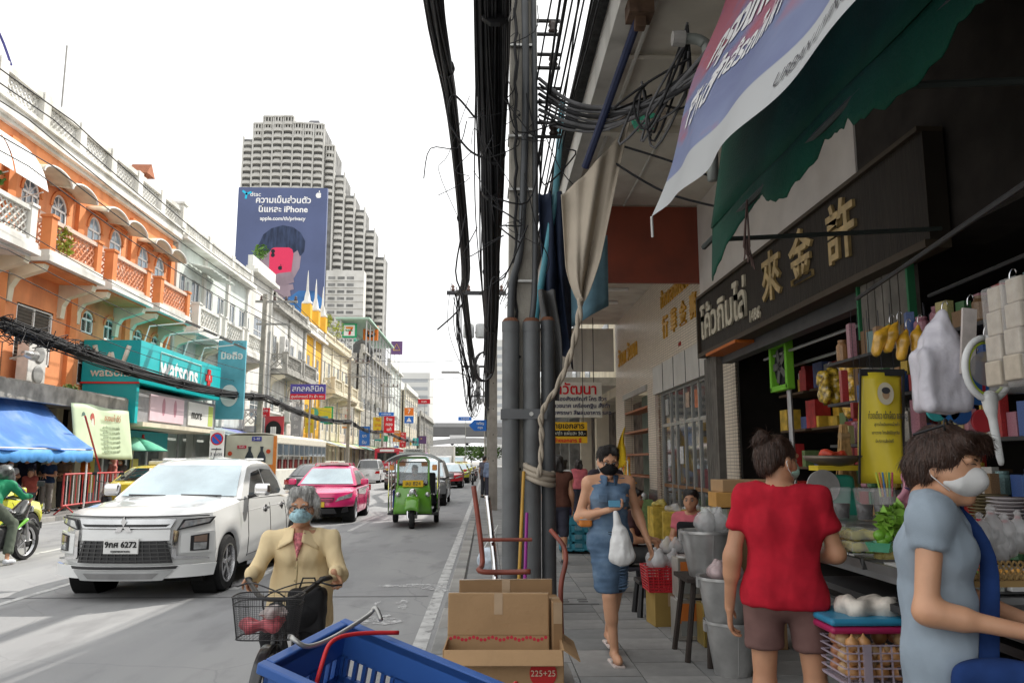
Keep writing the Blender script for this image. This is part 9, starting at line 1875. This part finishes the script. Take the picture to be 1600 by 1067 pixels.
hang('plastic_bag','large white plastic bag of foam boxes hanging at the stall front','bag',1472,488,3.1,lambda t:blob('bag',[('c',(0,0,-.01),(-.02,0,-.12),.02,.075,.03),('b',(-.03,0,-.28),(.07,.05,.10),.02,.05)],mat('bag_lilac',(.70,.68,.74),.25,var=.10,scale=9,bump=.3,bscale=30,alpha=.82),t,h=.010,noise=.012,nscale=24,nstretch=(1,1,.4),ridge=True))
def tissue(t):
 for k in range(4): B().box((-.012*k,0,-.06-.085*k),(.12-.004*k,.08,.083)).build('tissue_pack',mat('tissue',(.46,.40,.32),.6,var=.12,scale=30),t,bevel=.006)
 B().box((-.02,0,-.2),(.125,.085,.36)).build('wrap',mat('clear_wrap',(.7,.7,.7),.1,alpha=.2),t,bevel=.01)
hang('tissue_packs','hanging strip of beige tissue packs at the top right','tissue packs',1578,440,2.6,tissue)
hang('tissue_packs','second strip of beige tissue packs cut by the right edge','tissue packs',1608,425,2.5,tissue)
def cardb(t): B().box((-.01,0,-.14),(.055,.012,.26),ry=.12).build('card',mat('card_beige',(.5,.45,.42),.7,var=.15,scale=20),t)
hang('card_strip','narrow beige card strip hanging beside the white bag','card',1512,478,3.0,cardb); hang('blue_packets','blue packets hanging behind the racket','packets',1520,560,3.2,lambda t:[B().box((.02*k,.01*k,-.1),(.05,.02,.18),ry=.1).build('packet',flat('pkt_blue',(.03,.12,.35)) if k!=1 else flat('pkt_red',(.4,.02,.04)),t) for k in range(3)])
def racket(t):
 P=[(.08*math.sin(a_),0,-.11+.11*math.cos(a_)) for a_ in [i*2*math.pi/28 for i in range(29)]]; B().tube(P,.012,8).build('frame',mat('racket_white',(.62,.63,.62),.35),t,sm=1); B().tube([(q[0]*.84,0,-.11+(q[2]+.11)*.84) for q in P],.005,6).build('inner_ring',flat('racket_green',(.35,.45,.05)),t,sm=1)
 B().lathe([(.062,0),(.062,.002)],(0,0,-.11),24,'y').build('net',mat('racket_net',(.28,.27,.27),.5,alpha=.55),t); blob('handle',[('c',(0,0,-.215),(.0,0,-.25),.03,.02,.02),('c',(0,0,-.25),(.02,0,-.44),.017,.013,.02)],mat('racket_white',(.62,.63,.62),.35),t,h=.009)
hang('mosquito_racket','white electric mosquito racket with a green ring','racket',1538,528,2.75,racket)
for i,(px0,py,Y_,c) in enumerate(((1295,572,7.6,(.45,.30,.03)),(1332,552,7.0,(.55,.30,.03)))): hang('snack_bag',['clear bag of gold wrapped sweets hanging in the shop','long bag of red and yellow packets hanging in the shop'][i],'snack bag',px0,py,Y_,lambda t,c=c,i=i:(blob('bag',[('c',(0,0,-.02),(0,0,-.12),.02,.09,.03),('c',(0,0,-.12),(0,0,-.30-.2*i),.10,.09,.03)],mat('sweets_%d'%i,c,.25,var=.9,scale=26,coat=.8),t,h=.018,noise=.03,nscale=40)))
for i,(px0,py,c) in enumerate(((1464,640,(.05,.35,.35)),(1482,640,(.03,.15,.4)),(1500,645,(.02,.08,.25)),(1535,658,(.4,.03,.04)))):
 p=at(px0,py,3.6); t=thing('round_tray',['teal round plastic lid behind the grey blouse','blue round plastic lid next to the teal one','navy round plastic lid','red round plastic lid at the right'][i],'lid',tuple(p)); B().lathe([(.05,-.008),(.055,0),(.05,.008)],(0,0,0),22,'y').build('disc',mat('lid_%d'%i,c,.35),t); B().tube([(0,0,.05),(0,0,.4)],.002,3).build('string',M_bk,t)
rr=random.Random(9)
for i in range(20):
 x=2.45+i*.04; y=rr.uniform(4.9,5.6); z=rr.uniform(1.8,2.3); c=rr.choice([(.3,.27,.22),(.25,.03,.03),(.05,.09,.2),(.3,.22,.05),(.12,.12,.11),(.06,.12,.05),(.35,.33,.3)]); h_=rr.uniform(.08,.22)
 t=thing('hanging_packet','%s small packet from the left in the dim goods curtain above the stall'%ORD[i],'packet',(x,y,z),rr.uniform(-.6,.6),'packets hanging above the stall'); B().box((0,0,-h_/2),(rr.uniform(.05,.13),.03,h_)).build('packet',mat('hp_%d'%int(sum(c)*100),c,.4,var=.35,scale=25),t,bevel=.008); B().tube([(0,0,0),(0,0,2.6-z)],.0025,3).build('string',M_bk,t)
for i,(px0,Y_) in enumerate(((1578,3.3),(1545,3.6))):
 p=at(px0,800,Y_); t=thing('plate_stack',['stack of grey white plates behind the bagged drinks','stack of wooden brown plates beside the white plates'][i],'plates',(p.x,Y_,1.25)); 
 for k in range(14): B().lathe([(.035,0),(.085-.002*(k%3),.012),(.083,.014),(.03,.004)],(0,0,k*.0145),22).build('plate',mat('plate_%d'%i,(.45,.42,.43) if i==0 else (.2,.16,.09),.35),t,sm=1)
for i,(px0,py) in enumerate(((1532,838),(1550,828),(1572,840),(1592,834),(1562,852))):
 p=at(px0,py,2.75); t=thing('bagged_drink','clear bag of dark iced drink tied with a red band on the near tray','bagged drink',tuple(p),0,'bagged drinks on the near tray'); blob('bag',[('c',(0,0,-.03),(0,0,.02),.036,.034,.02),('c',(0,0,.03),(0,0,.055),.02,.008,.015),('c',(0,0,.055),(0,0,.07),.006,.016,.004)],M_clear,t,h=.009,noise=.006,nscale=60,seed=i); blob('drink',[('c',(0,0,-.04),(0,0,-.02),.030,.031,.01)],M_cola,t,h=.012); B().lathe([(.009,.052),(.009,.06)],(0,0,0),8).build('band',flat('band_red',(.6,.05,.08)),t)
WT=thing('wicker_tray','woven wicker tray edge below the bagged drinks','wicker tray',tuple(at(1570,905,2.7))); b=B()
for k in range(16): b.tube([(-.14+k*.02,0,0),(-.12+k*.02,0,.03),(-.14+k*.02,0,.06)],.004,4,cap=False); b.tube([(-.12+k*.02,.004,0),(-.14+k*.02,.004,.03),(-.12+k*.02,.004,.06)],.004,4,cap=False)
b.build('weave',mat('wicker',(.36,.24,.10),.7),WT,kind='stuff'); B().box((.02,.06,-.012),(.36,.16,.02)).build('base',mat('wicker',(.36,.24,.10),.7),WT)
p=at(1362,1000,3.5); OB_=thing('onion_basket','clear lilac plastic basket full of onions under the stall','basket',(p.x,3.5,.70)); M_ob=mat('lilac_clear',(.55,.48,.58),.2,alpha=.5)
for k in range(6):
 z=k*.03
 for s_ in (-1,1): B().box((0,s_*.12,z),(.34,.006,.006)).build('slat',M_ob,OB_); B().box((s_*.17,0,z),(.006,.24,.006)).build('slat',M_ob,OB_)
for k in range(8): B().box((-.16+k*.046,-.12,.07),(.006,.006,.16)).build('rib',M_ob,OB_)
B().box((-.08,-.124,.075),(.035,.006,.16)).build('clip',M_ob,OB_); B().box((0,0,-.005),(.34,.24,.008)).build('base',M_ob,OB_)
q=random.Random(2); k=0
for lay in range(3):
 for i in range(5):
  for jj in range(3):
   if lay==2 and q.random()<.25: continue
   t=thing('onion','brown skinned onion in the lilac basket under the stall','onion',(p.x-.13+i*.065+q.uniform(-.01,.01),3.42+jj*.07+q.uniform(-.01,.01),.735+lay*.058),q.random()*6,'onions in the lilac basket'); rr_=q.uniform(.030,.036)
   B().lathe([(.004,-rr_),(rr_*.7,-rr_*.75),(rr_,-.1*rr_),(rr_*.8,rr_*.55),(rr_*.25,rr_*.95),(.003,rr_*1.3)],(0,0,0),14).build('bulb',mat('onion_%d'%(k%3),[(.48,.24,.09),(.55,.36,.18),(.42,.18,.09)][k%3],.35,var=.2,scale=30),t,sm=1); k+=1
p=at(1350,945,3.6); t=thing('plastic_tray','blue tray of wrapped food on a magenta one under the stall','tray',(p.x,3.6,.93)); B().box((0,0,0),(.44,.34,.03)).build('blue_tray',mat('tray_blue',(.03,.25,.42),.4),t,bevel=.012); B().box((0,0,-.032),(.44,.34,.03)).build('magenta_tray',mat('tray_mag',(.4,.02,.10),.4),t,bevel=.012); blob('wrapped_food',[('b',(.0,-.04,.04),(.10,.05,.02),.02,.02),('c',(.05,-.05,.05),(.12,-.02,.06),.03,.02,.02)],mat('wrap_white',(.6,.55,.48),.5,var=.4,scale=14),t,h=.014,noise=.015,nscale=40)
p=at(1330,1045,3.3); WC=thing('crate','white slotted plastic crate on the pavement under the onions','crate',(p.x-.1,3.2,.60)); crate_open(WC,.5,.36,.46,mat('white_crate',(.55,.54,.52),.5,dirt=(.3,.28,.25),dirtamt=.4))
B().grid(lambda u_,v_:(lerp(1.62,2.2,u_),lerp(3.25,3.75,v_),.66+.01*math.sin(u_*9)*math.cos(v_*7)),8,8,.003).build('paper_sheet',flat('newspaper',(.6,.6,.58)),ST,ww=1)
pk2=tag(B().lathe([(.10,0),(.13,.35),(.13,.37),(.09,.02)],(1.55,3.95,WK),20).build('bin',mat('pink_bin',(.55,.2,.42),.4),sm=1),'pink plastic bin behind the red shirted woman','bin')
hp=tag(blob('pink_bag',[('e',(0,0,0),(.07,.05,.06),.02),('c',(0,0,.03),(.03,0,.10),.04,.055,.02)],mat('pink_plastic',(.6,.25,.33),.3,var=.2,scale=12,alpha=.85),None,h=.012,noise=.02,nscale=30),'crumpled pink plastic bag on the stall behind the drinks','bag'); hp.location=at(1420,775,4.0)
t=thing('straw_cup','clear cup of colourful drinking straws by the poster','straws',tuple(at(1385,770,4.3)))
for k,c in enumerate(((.5,.6,.05),(.7,.25,.05),(.05,.2,.5),(.6,.5,.03),(.1,.4,.1),(.5,.03,.1))): B().tube([(-.03+.012*k,0,-.02),(-.045+.018*k,.01,.11)],.005,6).build('straw',mat('straw_%d'%k,c,.4),t)
B().lathe([(.035,-.06),(.045,.03)],(0,0,0),16,cap=False).build('cup',M_cup,t)
BR=thing('crowd_barrier','red and white striped steel crowd barrier on the left kerb','barrier',(-12.0,24.9,WK)); M_rd=mat('barrier_red',(.58,.05,.05),.5,dirt=(.4,.2,.18),dirtamt=.4)
P0,P1=Vector((-11.85,23.0,0)),Vector((-12.2,27.4,0))
for z in (.25,1.12): B().tube([P0+Vector((0,0,z+WK)),P1+Vector((0,0,z+WK))],.03,6).build('rail',M_rd,BR,ww=1)
for k in range(22):
 p=P0.lerp(P1,k/21); B().tube([p+Vector((0,0,.25+WK)),p+Vector((0,0,1.12+WK))],.016 if k%7 else .028,5).build('bar',M_rd if k%2==0 else M_wframe,BR,ww=1)
for s_ in (.05,.95): p=P0.lerp(P1,s_); B().tube([p+Vector((-.3,0,WK)),p+Vector((0,0,.25+WK)),p+Vector((.3,0,WK))],.022,6).build('foot',M_rd,BR,ww=1)
o=B().tube([(-11.9,25.2,1.3),(-11.7,23.6,2.9)],.03,6).build('leaning_pole',M_rd); tag(o,'red pole leaning from the barrier to the blue awning','pole')
GU=thing('parasol','green and white parasol beyond the barrier by the chemist','parasol',(-12.6,29.0,WK)); B().tube([(0,0,0),(0,0,2.35)],.025,6).build('pole',M_wframe,GU)
for k in range(8):
 a0,a1=k*math.pi/4,(k+1)*math.pi/4; B().grid(lambda u_,v_:(1.15*v_*math.cos(lerp(a0,a1,u_)),1.15*v_*math.sin(lerp(a0,a1,u_)),2.35-.5*v_**1.4),2,4,.006).build('canopy_panel',mat('parasol_%d'%(k%2),(.10,.42,.28) if k%2 else (.2,.5,.36),.7),GU,sm=1)
def aircon(label,loc,rz=0.):
 t=thing('air_conditioner',label,'air conditioner',loc,rz); B().box((0,0,.7),(.35,.95,1.35)).build('case',mat('ac_white',(.62,.61,.58),.5,dirt=(.4,.38,.33),dirtamt=.5),t,bevel=.02)
 for z in (.4,1.02): B().lathe([(.27,0),(.28,.02),(.22,.03),(.03,.03)],(.18,.05,z),22,'x').build('fan_grille',mat('ac_grey',(.3,.3,.29),.6),t,sm=1)
 for y in (-.35,.35): B().tube([(-.3,y,-.02),(.2,y,-.02)],.02,4).build('bracket',M_alu,t)
 return t
aircon('tall twin fan air conditioner on the canopy of the orange house',(-13.6,24.0,3.75)); aircon('air conditioner on the wall of the mint house',(-13.7,38.5,4.2)); aircon('air conditioner on the old grey house balcony',(-13.6,55,4.2)); aircon('air conditioner high on the old grey house',(-13.6,53,8.4)); aircon('air conditioner beneath the spires on the yellow house',(-13.6,63,7.2))
GRL=thing('vent_grille','brick red lattice vent grille next to the air conditioner','grille',(FX+.05,22.8,4.3)); b=B()
for k in range(7): b.tube([(FX+.06,22.3+k*.13,3.75),(FX+.06,22.3+k*.13,5.0)],.012,4)
for k in range(10): b.tube([(FX+.06,22.3,3.8+k*.13),(FX+.06,23.1,3.8+k*.13)],.012,4)
b.build('lattice',mat('grille_brown',(.22,.12,.08),.7),GRL,ww=1); B().span((FX+.005,22.3,3.75),(FX+.03,23.1,5.0)).build('backing',M_dark,GRL,ww=1)
lc=thing('flood_lamp','silver flood lamp on a bracket at the left edge above the canopy','lamp',(-12.3,21.4,4.3)); B().tube([(-.4,0,0),(0,0,.1)],.03,6).build('bracket',M_alu,lc); B().lathe([(.08,-.25),(.14,.25)],(0.1,0,.1),14,'y').build('head',M_galv,lc,sm=1)
for i in range(16):
 y=13.2+i*.66; x=rr.uniform(3.1,3.75); h_=rr.uniform(.25,.7); c=rr.choice([(.5,.5,.48),(.45,.08,.06),(.5,.35,.06),(.1,.2,.35),(.35,.3,.25),(.2,.3,.12)])
 t=thing('stacked_goods','%s pile of boxed goods along the tiled shop wall, counted from the camera'%ORD[i],'goods',(x,y,WK),rr.uniform(-.2,.2),'goods piled along the tiled shop'); B().box((0,0,h_/2),(.4,.45,h_)).build('carton',mat('sg_%d'%int(sum(c)*100),c,.6,var=.35,scale=9),t,bevel=.01); blob('goods_on_top',[('e',(0,0,h_+.05),(.16,.16,.08),.03)],M_clear if i%2 else mat('sgt_%d'%(i%4),[(.5,.4,.1),(.4,.1,.1),(.5,.5,.5),(.2,.3,.4)][i%4],.4,var=.4,scale=16),t,h=.03,noise=.03,nscale=25)
bc=thing('crate','turquoise plastic crate standing on the pavement behind the woman in denim',"crate",(1.2,13.2,.75)); crate_open(bc,.55,.4,.6,mat('teal_crate',(.05,.3,.4),.5)); bc2=thing('backpack','navy floral backpack hanging by the passage','backpack',(1.15,12.6,.75)); blob('pack',[('b',(0,0,.25),(.13,.08,.2),.04,.04)],mat('floral',(.05,.06,.18),.7,var=.9,scale=22),bc2,h=.03); B().tube([(-.08,-.1,.45),(-.08,-.14,.3),(-.08,-.1,.1)],.015,5).build('strap',M_navy,bc2)
GD=thing('goods_display','dense rack of small colourful packets and jars behind the hanging goods','goods rack',(2.9,4.0,WK)); q=random.Random(17)
PC=[mat('gd_%d'%i,c,.35,var=.4,scale=24) for i,c in enumerate([(.35,.03,.03),(.45,.3,.04),(.07,.18,.08),(.42,.4,.37),(.04,.09,.26),(.33,.18,.08),(.36,.16,.2),(.16,.26,.26),(.2,.12,.06),(.45,.4,.18)])]
pm=[B().box((0,0,.5),(1,.5,1)).mesh('packet',m) for m in PC]; jm=[B().lathe([(.35,0),(.5,.1),(.5,.75),(.3,.9),(.36,.9),(.36,1)],(0,0,0),12).mesh('jar',m) for m in PC]
for z in (1.12,1.42,1.72,2.02,2.32): B().span((2.55,3.0,z-.02),(3.2,5.9,z)).build('shelf',M_fr,GD,ww=1)
for i in range(150):
 z=(1.12,1.42,1.72,2.02,2.32)[i%5]; y=3.0+(i//5)*.095+q.uniform(-.03,.03); hh=q.uniform(.1,.26); k=q.randrange(10); jar=q.random()<.3
 o=obj('jar' if jar else 'packet',(jm if jar else pm)[k],GD,Vector((2.58+q.uniform(0,.12),y,z))-GD.location,math.pi/2+q.uniform(-.3,.3)); o.scale=(.09,.09,hh*.7) if jar else (q.uniform(.06,.1),.09,hh)
TR=thing('produce_trays','row of small trays with vegetables and wrapped snacks along the stall front','trays',(1.95,3.9,1.13))
for i in range(14):
 x=1.86+.17*(i%2); y=3.1+.115*(i//2)*2; c=PC[q.randrange(10)]; B().box((x,y,1.135),(.14,.17,.03)).build('tray',mw if i%3 else M_box,TR,ww=1)
 for k in range(5): B().ball((x+q.uniform(-.05,.05),y+q.uniform(-.06,.06),1.165),(.028,.03,.022),8,6).build('produce',mat('prod_%d'%(i%4),[(.2,.35,.06),(.6,.3,.06),(.65,.55,.2),(.5,.1,.06)][i%4],.45,var=.3,scale=30),TR,ww=1,sm=1)
